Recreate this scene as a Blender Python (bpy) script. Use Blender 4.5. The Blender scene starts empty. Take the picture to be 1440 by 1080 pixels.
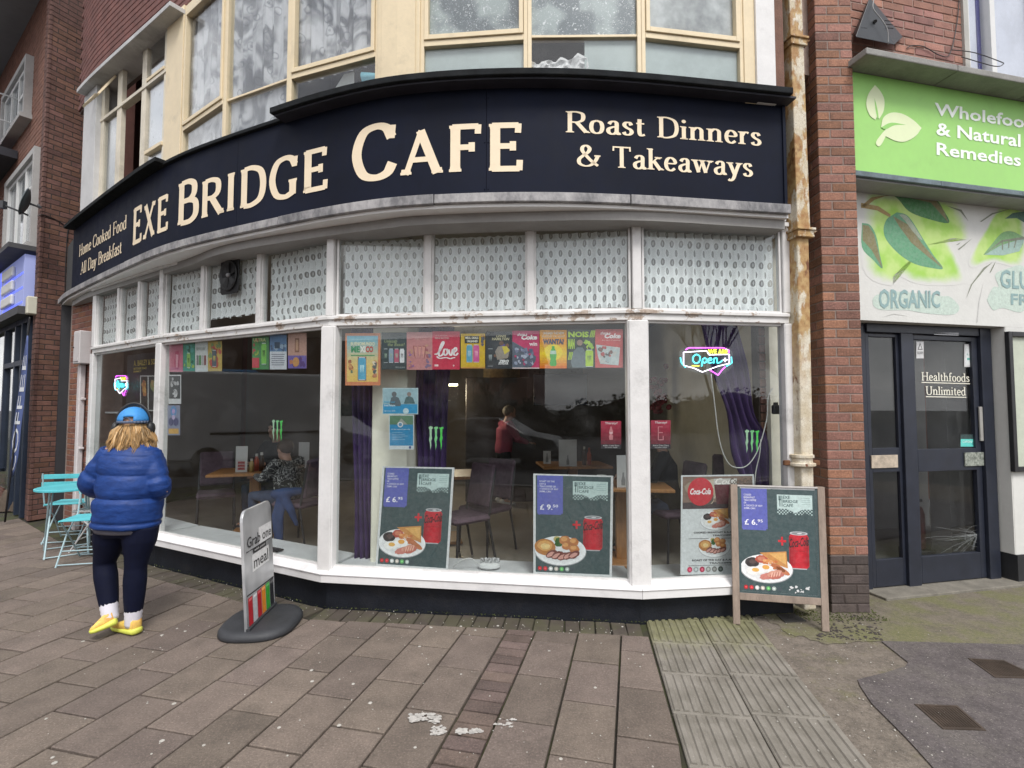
import bpy, bmesh, math, random
from mathutils import Vector, Matrix, noise
from math import sin, cos, pi, radians, atan, sqrt, tan
random.seed(7)
sc = bpy.context.scene
C = sc.collection
# ------------------------------------------------------------------ camera, sky, sun, exposure
FPX = 720.0; CAMZ = 1.6; PITCH = atan(34/720)
cam = bpy.data.cameras.new('camera'); camo = bpy.data.objects.new('camera', cam); C.objects.link(camo)
cam.sensor_width = 36; cam.lens = 18; cam.clip_start = .05; cam.clip_end = 2000
camo.location = (0, 0, CAMZ); camo.rotation_euler = (pi/2 + PITCH, 0, 0)
sc.camera = camo
w = bpy.data.worlds.new('World'); sc.world = w; w.use_nodes = True
nt = w.node_tree; nt.nodes.clear()
L = nt.links.new
out = nt.nodes.new('ShaderNodeOutputWorld'); bg = nt.nodes.new('ShaderNodeBackground')
sky = nt.nodes.new('ShaderNodeTexSky'); sky.sky_type = 'NISHITA'; sky.sun_disc = False
SUN_EL, SUN_ROT = radians(54), radians(200)
sky.sun_elevation = SUN_EL; sky.sun_rotation = SUN_ROT; sky.air_density = 1.2; sky.dust_density = 3
tc = nt.nodes.new('ShaderNodeTexCoord'); mp = nt.nodes.new('ShaderNodeMapping'); mp.inputs['Scale'].default_value = (1.4, 1.4, 4.5)
nz = nt.nodes.new('ShaderNodeTexNoise'); nz.inputs['Scale'].default_value = 2.2; nz.inputs['Detail'].default_value = 7; nz.inputs['Roughness'].default_value = .55
rp = nt.nodes.new('ShaderNodeValToRGB')
rp.color_ramp.elements[0].position = .36; rp.color_ramp.elements[0].color = (4.6, 4.7, 5.1, 1)
rp.color_ramp.elements[1].position = .66; rp.color_ramp.elements[1].color = (11.5, 11.4, 11.4, 1)
mx = nt.nodes.new('ShaderNodeMixRGB'); mx.inputs['Fac'].default_value = .86
L(tc.outputs['Generated'], mp.inputs['Vector']); L(mp.outputs['Vector'], nz.inputs['Vector']); L(nz.outputs['Fac'], rp.inputs['Fac'])
L(sky.outputs['Color'], mx.inputs['Color1']); L(rp.outputs['Color'], mx.inputs['Color2'])
L(mx.outputs['Color'], bg.inputs['Color']); bg.inputs['Strength'].default_value = .093
L(bg.outputs['Background'], out.inputs['Surface'])
sl = bpy.data.lights.new('sun', 'SUN'); so = bpy.data.objects.new('sun', sl); C.objects.link(so)
sl.energy = 1.35; sl.angle = radians(20); sl.color = (1, .97, .93)
# sun behind the camera, high, a little to the right
so.rotation_euler = (radians(36), 0, radians(20))
sc.view_settings.view_transform = 'Standard'; sc.view_settings.look = 'None'
sc.view_settings.exposure = .98; sc.view_settings.gamma = 1
cy = sc.cycles
cy.use_denoising = True; cy.max_bounces = 6; cy.diffuse_bounces = 3; cy.glossy_bounces = 3; cy.transmission_bounces = 4
cy.transparent_max_bounces = 16; cy.caustics_reflective = False; cy.caustics_refractive = False; cy.sample_clamp_indirect = 6

# ------------------------------------------------------------------ measuring helpers
def ray(px, py):
    x = (px-720)/FPX; y = (540-py)/FPX
    return Vector((x, cos(PITCH)-y*sin(PITCH), sin(PITCH)+y*cos(PITCH)))
CP = Vector((0, 0, CAMZ))
def at(px, py, Y):
    r = ray(px, py); return CP + r*(Y/r.y)
def gr(px, py, z=0.0):
    r = ray(px, py); return CP + r*((z-CAMZ)/r.z)

class Wall:
    """vertical plane through A and B (plan points), normal towards the street"""
    def __init__(s, A, B):
        s.A = Vector((A[0], A[1], 0)); s.B = Vector((B[0], B[1], 0))
        s.t = (s.B-s.A).normalized(); s.len = (s.B-s.A).length
        s.n = Vector((s.t.y, -s.t.x, 0))
        if s.n.y > 0 and abs(s.n.y) > .01: s.n = -s.n
    def pt(s, u, off, z):
        return s.A + s.t*u + s.n*off + Vector((0, 0, z))
    def hit(s, px, py, off=0.0):
        r = ray(px, py); O = s.A + s.n*off
        k = (O-Vector((0, 0, 0))).dot(s.n)/r.dot(s.n) if abs(r.dot(s.n)) > 1e-6 else 0
        P = Vector((0, 0, 0)) + Vector((r.x, r.y, 0))*k
        return (P-O).dot(s.t), CAMZ + r.z*k
    def pxpt(s, px, py, off=0.0):
        u, z = s.hit(px, py, off); return s.pt(u, off, z)
def catmull(P, n=8):
    P = [Vector(p) for p in P]; Q = [P[0]*2-P[1]]+P+[P[-1]*2-P[-2]]; o = []
    for i in range(1, len(Q)-2):
        a, b, c, d = Q[i-1:i+3]
        for k in range(n):
            t = k/n
            o.append(.5*((2*b)+(c-a)*t+(2*a-5*b+4*c-d)*t*t+(3*b-a-3*c+d)*t**3))
    o.append(P[-1]); return o
class Arc:
    def __init__(s, pts, off=0.0):
        s.P = [Vector((p[0], p[1], 0)) for p in catmull([(a[0], a[1], 0) for a in pts], 10)]
        s.N = []
        for i in range(len(s.P)):
            t = (s.P[min(i+1, len(s.P)-1)]-s.P[max(i-1, 0)]).normalized(); s.N.append(Vector((t.y, -t.x, 0)))
        s.S = [0.0]
        for i in range(1, len(s.P)): s.S.append(s.S[-1]+(s.P[i]-s.P[i-1]).length)
        s.len = s.S[-1]
    def pt(s, u, off, z):
        i = 0; n = len(s.P)
        while i < n-2 and s.S[i+1] < u: i += 1
        t = (u-s.S[i])/(s.S[i+1]-s.S[i])
        p = s.P[i].lerp(s.P[i+1], t); N = s.N[i].lerp(s.N[i+1], min(max(t, 0), 1)).normalized()
        return p + N*off + Vector((0, 0, z))
    def hit(s, px, py, off=0.0):
        r = ray(px, py); k = r.x/r.y; prev = None
        N = 1200
        for i in range(N+1):
            u = -.3+(s.len+.6)*i/N; p = s.pt(u, off, 0); f = p.x-k*p.y
            if prev is not None and prev[1]*f <= 0:
                t = prev[1]/(prev[1]-f) if prev[1] != f else 0
                uu = prev[0]+(u-prev[0])*t; q = s.pt(uu, off, 0)
                return uu, CAMZ + r.z*q.y/r.y
            prev = (u, f)
        return (0, 0) if k < 0 else (s.len, 0)
# ------------------------------------------------------------------ colour and material helpers
def hx(h, k=1.0):
    h = h.lstrip('#'); o = []
    for i in (0, 2, 4):
        v = int(h[i:i+2], 16)/255
        o.append((v/12.92 if v <= .04045 else ((v+.055)/1.055)**2.4)*k)
    return tuple(o)
class X:
    """tiny math-node expression"""
    def __init__(s, nt, v): s.nt = nt; s.v = v
    def _op(s, op, *a):
        n = s.nt.nodes.new('ShaderNodeMath'); n.operation = op
        for i, q in enumerate((s,)+a):
            q = q.v if isinstance(q, X) else q
            if isinstance(q, (int, float)): n.inputs[i].default_value = q
            else: s.nt.links.new(q, n.inputs[i])
        return X(s.nt, n.outputs[0])
    def __add__(s, o): return s._op('ADD', o)
    def __radd__(s, o): return s._op('ADD', o)
    def __sub__(s, o): return s._op('SUBTRACT', o)
    def __rsub__(s, o): return X(s.nt, o)._op('SUBTRACT', s)
    def __mul__(s, o): return s._op('MULTIPLY', o)
    def __rmul__(s, o): return s._op('MULTIPLY', o)
    def __truediv__(s, o): return s._op('DIVIDE', o)
    def fn(s, op, *a): return s._op(op, *a)
    def step(s, lo, hi):
        n = s.nt.nodes.new('ShaderNodeMapRange'); n.interpolation_type = 'SMOOTHSTEP'
        n.inputs[1].default_value = lo; n.inputs[2].default_value = hi; s.nt.links.new(s.v, n.inputs[0]); return X(s.nt, n.outputs[0])
def newmat(name):
    m = bpy.data.materials.new(name); m.use_nodes = True; n = m.node_tree
    b = n.nodes['Principled BSDF']; return m, n, b
def xyz(n, kind='world'):
    if kind == 'world': g = n.nodes.new('ShaderNodeNewGeometry'); s = g.outputs['Position']
    else: g = n.nodes.new('ShaderNodeTexCoord'); s = g.outputs[{'uv': 'UV', 'obj': 'Object'}[kind]]
    p = n.nodes.new('ShaderNodeSeparateXYZ'); n.links.new(s, p.inputs[0])
    return X(n, p.outputs[0]), X(n, p.outputs[1]), X(n, p.outputs[2]), s
def nse(n, vec, scale, detail=4, rough=.55, stretch=None, dist=0):
    t = n.nodes.new('ShaderNodeTexNoise'); t.inputs['Scale'].default_value = scale; t.inputs['Detail'].default_value = detail
    t.inputs['Roughness'].default_value = rough; t.inputs['Distortion'].default_value = dist
    if stretch:
        mp = n.nodes.new('ShaderNodeMapping'); mp.inputs['Scale'].default_value = stretch; n.links.new(vec, mp.inputs[0]); vec = mp.outputs[0]
    n.links.new(vec, t.inputs['Vector']); return X(n, t.outputs['Fac'])
def mixc(n, f, a, b):
    m = n.nodes.new('ShaderNodeMixRGB')
    for i, q in ((0, f), (1, a), (2, b)):
        if isinstance(q, X): n.links.new(q.v, m.inputs[i])
        elif isinstance(q, (int, float)): m.inputs[i].default_value = q
        elif isinstance(q, (tuple, list)): m.inputs[i].default_value = tuple(q)[:3]+(1,)
        else: n.links.new(q, m.inputs[i])
    return m.outputs[0]
def bump(n, b, h, strength=.3, dist=.01):
    k = n.nodes.new('ShaderNodeBump'); k.inputs['Strength'].default_value = strength; k.inputs['Distance'].default_value = dist
    n.links.new(h.v, k.inputs['Height']); n.links.new(k.outputs[0], b.inputs['Normal'])
MC = {}
def M(name, col, rough=.6, var=.12, scale=6, bmp=.15, col2=None, metal=0, rnd=0, bscale=None, emit=0, spec=.5, dirt=0, stretch=None, sheen=0, grain=0):
    """general weathered surface: base colour, large and small variation, grain relief; rnd = per-object variation"""
    if name in MC: return MC[name]
    m, n, b = newmat(name); x, y, z, P = xyz(n)
    f1 = nse(n, P, scale, 5, .6, stretch); f2 = nse(n, P, scale*7, 4, .6, stretch)
    if grain: f3 = nse(n, P, grain, 3, .7)
    fac = (f1*.65+f2*.35).step(.3, .72)
    lo = tuple(c*(1-var) for c in col); hi = tuple(min(1, c*(1+var)) for c in (col2 or col))
    cc = mixc(n, fac, lo, hi)
    if grain: cc = mixc(n, f3.step(.52, .68)*.55, cc, tuple(min(1, c*1.9) for c in col)); cc = mixc(n, f3.step(.46, .32)*.55, cc, tuple(c*.5 for c in col))
    if rnd:
        oi = n.nodes.new('ShaderNodeObjectInfo'); r = X(n, oi.outputs['Random'])
        hs = n.nodes.new('ShaderNodeHueSaturation'); n.links.new(cc, hs.inputs['Color'])
        n.links.new((r*rnd*2+(1-rnd)).v, hs.inputs['Value'])
        r2 = (r*7.13).fn('FRACT'); n.links.new((r2*rnd*.6+(1-rnd*.3)).v, hs.inputs['Saturation']); 
        n.links.new((r2*.02+.49).v, hs.inputs['Hue']); cc = hs.outputs[0]
    if dirt:
        d = nse(n, P, 3.1, 8, .7).step(.5, .75)*dirt
        cc = mixc(n, d, cc, (.06, .052, .042))
    n.links.new(cc, b.inputs['Base Color'])
    n.links.new((f2*.25+(rough-.12)).v, b.inputs['Roughness']); b.inputs['Metallic'].default_value = metal
    b.inputs['Specular IOR Level'].default_value = spec
    if sheen: b.inputs['Sheen Weight'].default_value = sheen
    if emit: b.inputs['Emission Color'].default_value = tuple(col)+(1,); b.inputs['Emission Strength'].default_value = emit
    if bmp: bump(n, b, nse(n, P, bscale or scale*14, 3, .6, stretch), bmp, .01)
    MC[name] = m; return m
# ------------------------------------------------------------------ mesh builder
WL = {}
class MB:
    def __init__(s): s.v = []; s.f = []; s.c = []; s.uv = None
    def add(s, vs, fs, col=None):
        o = len(s.v); s.v += [Vector(p) for p in vs]; s.f += [tuple(i+o for i in f) for f in fs]; s.c += [col]*len(fs); return s
    def hexa(s, p, col=None):
        """8 points: bottom 0-3, top 4-7"""
        p = [Vector(q) for q in p]; c = sum(p, Vector())/8; fs = []
        for f in ((0, 1, 2, 3), (4, 5, 6, 7), (0, 1, 5, 4), (1, 2, 6, 5), (2, 3, 7, 6), (3, 0, 4, 7)):
            q = [p[i] for i in f]; nn = (q[1]-q[0]).cross(q[2]-q[0]); fc = sum(q, Vector())/4
            fs.append(f if nn.dot(fc-c) >= 0 else f[::-1])
        return s.add(p, fs, col)
    def box(s, c, size, R=None, bev=0, col=None):
        h = [q/2 for q in size]; c = Vector(c); R = R or Matrix.Identity(3)
        if R.__class__ is float or R.__class__ is int: R = Matrix.Rotation(R, 3, 'Z')
        if not bev:
            P = [c+R@Vector((a*h[0], b*h[1], d*h[2])) for d in (-1, 1) for a, b in ((-1, -1), (1, -1), (1, 1), (-1, 1))]
            return s.hexa(P, col)
        b = min(bev, min(h)*.9); V = []; idx = {}
        for sx in (-1, 1):
            for sy in (-1, 1):
                for sz in (-1, 1):
                    S = (sx, sy, sz)
                    for a in range(3):
                        q = [S[k]*(h[k]-(0 if k == a else b)) for k in range(3)]; idx[S, a] = len(V); V.append(Vector(q))
        F = []
        for a in range(3):
            o = [k for k in range(3) if k != a]
            for sg in (-1, 1):
                f = []
                for (p, q) in ((-1, -1), (1, -1), (1, 1), (-1, 1)):
                    S = [0, 0, 0]; S[a] = sg; S[o[0]] = p; S[o[1]] = q; f.append(idx[tuple(S), a])
                F.append(f)
            for p in (-1, 1):
                for q in (-1, 1):
                    S1 = [0, 0, 0]; S1[o[0]] = p; S1[o[1]] = q; S2 = list(S1); S1[a] = -1; S2[a] = 1; S1 = tuple(S1); S2 = tuple(S2)
                    F.append([idx[S1, o[0]], idx[S2, o[0]], idx[S2, o[1]], idx[S1, o[1]]])
        for sx in (-1, 1):
            for sy in (-1, 1):
                for sz in (-1, 1): F.append([idx[(sx, sy, sz), a] for a in range(3)])
        G = []
        for f in F:
            q = [V[i] for i in f]; nn = (q[1]-q[0]).cross(q[2]-q[0]); G.append(f if nn.dot(sum(q, Vector())) >= 0 else f[::-1])
        return s.add([c+R@q for q in V], G, col)
    def beam(s, W, u0, u1, o0, o1, z0, z1, z0b=None, z1b=None, col=None):
        """block on a wall/arc between u0..u1, offsets o0 (back)..o1 (front)"""
        z0b = z0 if z0b is None else z0b; z1b = z1 if z1b is None else z1b
        return s.hexa([W.pt(u0, o1, z0), W.pt(u1, o1, z0b), W.pt(u1, o0, z0b), W.pt(u0, o0, z0),
                       W.pt(u0, o1, z1), W.pt(u1, o1, z1b), W.pt(u1, o0, z1b), W.pt(u0, o0, z1)], col)
    def tube(s, pts, r, n=8, cap=True, col=None, flat=None, up=None):
        pts = [Vector(p) for p in pts]; m = len(pts)
        if not isinstance(r, (list, tuple)): r = [r]*m
        r = [q if isinstance(q, tuple) else (q, q) for q in r]
        V = []; U = Vector(up) if up else None; prev = None
        for i, p in enumerate(pts):
            t = (pts[min(i+1, m-1)]-pts[max(i-1, 0)])
            t = t.normalized() if t.length > 1e-9 else Vector((0, 0, 1))
            if prev is None:
                a = U or (Vector((1, 0, 0)) if abs(t.x) < .9 else Vector((0, 1, 0)))
            else: a = prev
            a = (a-t*a.dot(t)); a = a.normalized() if a.length > 1e-6 else t.orthogonal().normalized()
            prev = a; b = t.cross(a)
            for k in range(n):
                an = 2*pi*k/n; V.append(p+a*(cos(an)*r[i][0])+b*(sin(an)*r[i][1]))
        F = [(i*n+k, i*n+(k+1) % n, (i+1)*n+(k+1) % n, (i+1)*n+k) for i in range(m-1) for k in range(n)]
        if cap: F += [tuple(range(n))[::-1], tuple((m-1)*n+k for k in range(n))]
        return s.add(V, F, col)
    def lathe(s, c, prof, n=20, col=None, R=None, sx=1, sy=1):
        c = Vector(c); R = R or Matrix.Identity(3); V = []
        for (r, z) in prof:
            for k in range(n):
                a = 2*pi*k/n; V.append(c+R@Vector((r*cos(a)*sx, r*sin(a)*sy, z)))
        m = len(prof); F = [(i*n+k, i*n+(k+1) % n, (i+1)*n+(k+1) % n, (i+1)*n+k) for i in range(m-1) for k in range(n)]
        F += [tuple(range(n))[::-1], tuple((m-1)*n+k for k in range(n))]
        return s.add(V, F, col)
    def prism(s, poly, d, col=None):
        """poly: list of 3-D points (planar), d: extrusion vector"""
        poly = [Vector(p) for p in poly]; n = len(poly); d = Vector(d); N = Vector()
        for i in range(n): N += poly[i].cross(poly[(i+1) % n])
        V = poly+[p+d for p in poly]; fl = N.dot(d) > 0
        A = tuple(range(n)); B = tuple(range(n, 2*n))
        F = [A[::-1] if fl else A, B if fl else B[::-1]]
        for i in range(n):
            j = (i+1) % n; q = (i, j, n+j, n+i); F.append(q if fl else q[::-1])
        return s.add(V, F, col)
    def grid(s, fn, nu, nv, col=None, uv=False):
        V = [fn(i/nu, j/nv) for j in range(nv+1) for i in range(nu+1)]
        F = [(j*(nu+1)+i, j*(nu+1)+i+1, (j+1)*(nu+1)+i+1, (j+1)*(nu+1)+i) for j in range(nv) for i in range(nu)]
        if uv:
            s.uv = s.uv or {}
            o = len(s.v)
            for j in range(nv+1):
                for i in range(nu+1): s.uv[o+j*(nu+1)+i] = (i/nu, j/nv)
        return s.add(V, F, col)
    def ball(s, c, r, n=12, m=8, R=None, col=None):
        r = r if isinstance(r, tuple) else (r, r, r); c = Vector(c); R = R or Matrix.Identity(3)
        V = [c+R@Vector((0, 0, -r[2]))]
        for j in range(1, m):
            t = pi*j/m
            for k in range(n):
                a = 2*pi*k/n; V.append(c+R@Vector((r[0]*sin(t)*cos(a), r[1]*sin(t)*sin(a), -r[2]*cos(t))))
        V.append(c+R@Vector((0, 0, r[2]))); F = []
        for k in range(n): F.append((0, 1+(k+1) % n, 1+k))
        for j in range(m-2):
            for k in range(n): a = 1+j*n+k; b = 1+j*n+(k+1) % n; F.append((a, b, b+n, a+n))
        e = len(V)-1
        for k in range(n): F.append((e, 1+(m-2)*n+k, 1+(m-2)*n+(k+1) % n))
        return s.add(V, F, col)
    def build(s, name, m=None, parent=None, smooth=False, bev=0, origin=None):
        if not s.v: return None
        if origin is None:
            lo = [min(p[i] for p in s.v) for i in range(3)]; hi = [max(p[i] for p in s.v) for i in range(3)]
            origin = Vector(((lo[0]+hi[0])/2, (lo[1]+hi[1])/2, lo[2]))
        origin = Vector(origin)
        me = bpy.data.meshes.new(name); me.from_pydata([p-origin for p in s.v], [], s.f); 
        if any(c is not None for c in s.c):
            at_ = me.attributes.new('col', 'FLOAT_COLOR', 'FACE')
            fl = []
            for c in s.c: fl += list(c or (1, 1, 1))[:3]+[1]
            at_.data.foreach_set('color', fl)
        if s.uv:
            l = me.uv_layers.new(name='UVMap')
            for lp in me.loops: l.data[lp.index].uv = s.uv.get(lp.vertex_index, (0, 0))
        if smooth:
            me.polygons.foreach_set('use_smooth', [True]*len(me.polygons))
        me.update()
        o = bpy.data.objects.new(name, me); C.objects.link(o)
        if m: me.materials.append(m)
        place(o, origin, parent)
        if bev:
            b = o.modifiers.new('bevel', 'BEVEL'); b.width = bev; b.segments = 2; b.limit_method = 'ANGLE'
        return o
def place(o, wloc, parent=None):
    o.location = Vector(wloc) - (WL[parent.name] if parent else Vector()); WL[o.name] = Vector(wloc)
    if parent: o.parent = parent
def tag(o, label=None, cat=None, group=None, kind=None):
    if label: o['label'] = label
    if cat: o['category'] = cat
    if group: o['group'] = group
    if kind: o['kind'] = kind
    return o
def thing(name, label, cat, loc=(0, 0, 0), group=None, rz=0):
    o = bpy.data.objects.new(name, None); C.objects.link(o); o.empty_display_size = .1; place(o, loc); tag(o, label, cat, group)
    return o
def copy_tree(o, wloc, rz=0.0, label=None, parent=None):
    c = o.copy(); C.objects.link(c)
    if parent: c.parent = parent
    else:
        c.location = wloc; c.rotation_euler = (0, 0, rz); WL[c.name] = Vector(wloc)
        if label: c['label'] = label
    for ch in list(o.children): copy_tree(ch, None, parent=c)
    return c
def fuse(mb, name, m, parent=None, vox=.012, smooth=4, post=None, fac=.6):
    """closed overlapping solids -> one continuous skin"""
    o = mb.build(name, m, None, smooth=True)
    r = o.modifiers.new('r', 'REMESH'); r.mode = 'VOXEL'; r.voxel_size = vox; r.use_smooth_shade = True
    if smooth: q = o.modifiers.new('s', 'SMOOTH'); q.iterations = smooth; q.factor = fac
    ts = bpy.data.scenes.new('tmp'); ts.collection.objects.link(o); ts.view_layers[0].update(); dg = ts.view_layers[0].depsgraph
    me = bpy.data.meshes.new_from_object(o.evaluated_get(dg)); loc = WL[o.name]; bpy.data.scenes.remove(ts)
    o.modifiers.clear(); o.data = me
    if m and not me.materials: me.materials.append(m)
    me.polygons.foreach_set('use_smooth', [True]*len(me.polygons))
    place(o, loc, parent)
    if post: post(o, loc)
    return o
def pmat(name, rough=.45, k=1.0, wear=0.05, spec=.4):
    """flat print: the ink colours come from the face attribute"""
    if name in MC: return MC[name]
    m, n, b = newmat(name); a = n.nodes.new('ShaderNodeAttribute'); a.attribute_name = 'col'
    x, y, z, P = xyz(n); f = nse(n, P, 30, 4, .7).step(.35, .7)*wear
    g1 = (nse(n, P, 45, 5, .7)*.75+nse(n, P, 160, 3, .7)*.45+.42); vm = n.nodes.new('ShaderNodeVectorMath'); vm.operation = 'SCALE'; n.links.new(a.outputs['Color'], vm.inputs[0]); n.links.new(g1.v, vm.inputs['Scale'])
    n.links.new(mixc(n, f, vm.outputs[0], (.55*k, .55*k, .55*k)), b.inputs['Base Color']); b.inputs['Roughness'].default_value = rough
    b.inputs['Specular IOR Level'].default_value = spec
    MC[name] = m; return m
# ------------------------------------------------------------------ plain sans text as polygons
TX = {}
def text_poly(body, bold=0.0, shear=0.0):
    k = (body, bold, shear)
    if k in TX: return TX[k]
    cu = bpy.data.curves.new('t', 'FONT'); cu.body = body; cu.offset = bold; cu.resolution_u = 2; cu.shear = shear; cu.fill_mode = 'FRONT'
    o = bpy.data.objects.new('t', cu); me = o.to_mesh()
    V = [(v.co.x, v.co.y) for v in me.vertices]; F = [tuple(p.vertices) for p in me.polygons]
    o.to_mesh_clear()
    bpy.data.objects.remove(o); bpy.data.curves.remove(cu)
    x0 = min(v[0] for v in V); x1 = max(v[0] for v in V); y0 = min(v[1] for v in V); y1 = max(v[1] for v in V)
    V = [((a-x0)/(x1-x0), (b-y0)/(y1-y0)) for a, b in V]
    TX[k] = (V, F); return TX[k]
class Print:
    """flat print on a sheet given by its four corners bl, br, tr, tl (3-D)"""
    def __init__(s, bl, br, tr, tl, bg=(.8, .8, .8), th=.002):
        s.q = [Vector(p) for p in (bl, br, tr, tl)]; s.n = (s.q[1]-s.q[0]).cross(s.q[3]-s.q[0]).normalized(); s.mb = MB(); s.th = th
        s.W = (s.q[1]-s.q[0]).length; s.H = (s.q[3]-s.q[0]).length
        b = [p-s.n*th for p in s.q]
        s.mb.hexa(b+s.q, bg)
    def P(s, u, v, L):
        a, b, c, d = s.q; return a*(1-u)*(1-v)+b*u*(1-v)+c*u*v+d*(1-u)*v + s.n*(.0006*L)
    def poly(s, pts, col, L=1):
        s.mb.add([s.P(u, v, L) for u, v in pts], [tuple(range(len(pts)))] if sum(pts[i][0]*pts[(i+1) % len(pts)][1]-pts[(i+1) % len(pts)][0]*pts[i][1] for i in range(len(pts))) > 0 else [tuple(range(len(pts)))[::-1]], col); return s
    def rect(s, u0, v0, u1, v1, col, L=1): return s.poly([(u0, v0), (u1, v0), (u1, v1), (u0, v1)], col, L)
    def grad(s, u0, v0, u1, v1, c0, c1, n=8, L=1):
        for i in range(n):
            t = (i+.5)/n; s.rect(u0, v0+(v1-v0)*i/n, u1, v0+(v1-v0)*(i+1)/n, tuple(a*(1-t)+b*t for a, b in zip(c0, c1)), L)
        return s
    def ell(s, cu, cv, ru, rv=None, col=(1, 1, 1), L=2, n=20, a0=0, wob=0, rot=0):
        rv = ru*s.W/s.H if rv is None else rv; k = s.W/s.H; pts = []
        for i in range(n):
            a = 2*pi*i/n; w_ = 1+wob*(random.random()-.5); x = ru*cos(a)*w_; y = rv*sin(a)*w_/k
            pts.append((cu+x*cos(rot)-y*sin(rot), cv+(x*sin(rot)+y*cos(rot))*k))
        return s.poly(pts, col, L)
    def text(s, body, u0, v0, u1, v1, col, L=3, bold=.0, shear=0.0, rot=0):
        V, F = text_poly(body, bold, shear)
        s.mb.add([s.P(u0+(u1-u0)*a, v0+(v1-v0)*b+rot*(u1-u0)*a, L) for a, b in V], F, col); return s
    def blobs(s, u0, v0, u1, v1, cols, n=14, r=.1, L=2, seed=1):
        rd = random.Random(seed)
        for i in range(n):
            c = rd.choice(cols); ru = r*rd.uniform(.4, 1); k = s.W/s.H
            cu = rd.uniform(u0+ru, max(u0+ru, u1-ru)); cv = rd.uniform(v0+ru*k, max(v0+ru*k, v1-ru*k)); st = rd.random()*6; pts = []
            for j in range(9):
                a = 2*pi*j/9+st; q = ru*rd.uniform(.55, 1); pts.append((min(max(cu+q*cos(a), u0), u1), min(max(cv+q*sin(a)*k, v0), v1)))
            s.poly(pts, c, L+i*.15)
        return s
    def build(s, name, label, cat, m=None, group=None, parent=None, kind=None):
        o = s.mb.build(name, m or pmat('poster_print'), parent)
        if cat: tag(o, label, cat, group, kind)
        return o
# ------------------------------------------------------------------ serif glyphs drawn with a broad pen
def sp(pts, n=6): return [tuple(p[:2]) for p in catmull([(a[0], a[1], 0) for a in pts], n)]
GL = {}
def G(ch, adv, *st): GL[ch] = (adv, st)
# stroke kinds: V thick stem, T thin straight, K thick straight, C curve with pen contrast, S serif bar, . dot
G('A', .86, ('T', (.10, 0), (.42, 1)), ('K', (.40, 1), (.76, 0)), ('T', (.2, .33), (.64, .33)), ('S', .10, 0), ('S', .76, 0))
G('B', .74, ('V', .16, 0, 1), ('C', (.16, .98), (.42, .98), (.6, .88), (.6, .66), (.44, .54), (.2, .54)), ('C', (.2, .53), (.46, .53), (.66, .44), (.67, .16), (.48, .02), (.16, .02)), ('SL', .16, 0), ('SL', .16, 1))
G('C', .84, ('C', (.76, .74), (.66, .93), (.46, .985), (.22, .88), (.1, .5), (.22, .12), (.46, .015), (.68, .08), (.78, .26)), ('T', (.755, .72), (.775, .97)))
G('D', .84, ('V', .16, 0, 1), ('C', (.16, .98), (.42, .98), (.68, .84), (.76, .5), (.68, .16), (.42, .02), (.16, .02)), ('SL', .16, 0), ('SL', .16, 1))
G('E', .70, ('V', .16, 0, 1), ('T', (.1, .965), (.6, .965)), ('T', (.2, .52), (.5, .52)), ('T', (.1, .035), (.62, .035)), ('T', (.59, .8), (.60, 1.0)), ('T', (.495, .42), (.495, .62)), ('T', (.615, 0), (.625, .22)), ('SL', .16, 0), ('SL', .16, 1))
G('F', .66, ('V', .16, 0, 1), ('T', (.1, .965), (.6, .965)), ('T', (.2, .52), (.48, .52)), ('T', (.59, .8), (.60, 1.0)), ('T', (.475, .42), (.475, .62)), ('S', .16, 0), ('SL', .16, 1))
G('G', .86, ('C', (.76, .76), (.66, .93), (.46, .985), (.22, .88), (.1, .5), (.22, .12), (.46, .015), (.64, .06), (.74, .12)), ('T', (.755, .72), (.775, .97)), ('V', .70, .04, .42), ('S', .70, .42))
G('H', .90, ('V', .17, 0, 1), ('V', .73, 0, 1), ('T', (.2, .52), (.7, .52)), ('S', .17, 0), ('S', .17, 1), ('S', .73, 0), ('S', .73, 1))
G('I', .36, ('V', .18, 0, 1), ('S', .18, 0), ('S', .18, 1))
G('M', 1.0, ('T', (.14, 0), (.17, 1)), ('K', (.17, 1), (.48, .08)), ('T', (.48, .08), (.80, 1)), ('V', .83, 0, 1), ('S', .14, 0), ('S', .83, 0), ('SL', .83, 1), ('SL', .17, 1))
G('R', .80, ('V', .16, 0, 1), ('C', (.16, .98), (.42, .98), (.62, .88), (.62, .62), (.44, .5), (.2, .5)), ('K', (.40, .5), (.74, .02)), ('S', .16, 0), ('SL', .16, 1), ('SR', .74, 0))
G('T', .76, ('V', .38, 0, 1), ('T', (.06, .965), (.70, .965)), ('T', (.06, 1), (.05, .78)), ('T', (.70, 1), (.71, .78)), ('S', .38, 0))
G('U', .86, ('C', (.17, 1), (.17, .6), (.18, .25), (.30, .04), (.48, .015), (.64, .1), (.70, .3), (.70, 1)), ('S', .17, 1), ('S', .70, 1))
G('X', .84, ('K', (.14, 1), (.70, 0)), ('T', (.12, 0), (.70, 1)), ('S', .12, 0), ('S', .70, 0), ('S', .14, 1), ('S', .70, 1))
G('&', .95, ('C', (.84, .5), (.74, .26), (.56, .06), (.34, .015), (.14, .12), (.12, .32), (.28, .5), (.46, .66), (.52, .84), (.40, .97), (.26, .9), (.24, .74), (.36, .54), (.62, .22), (.84, .04)), ('T', (.70, .5), (.94, .5)))
G('a', .54, ('C', (.12, .48), (.18, .58), (.30, .62), (.39, .55), (.40, .42), (.40, .12), (.46, .02), (.54, .06)), ('C', (.40, .38), (.22, .33), (.10, .24), (.10, .1), (.20, .01), (.32, .04), (.40, .14)))
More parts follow.
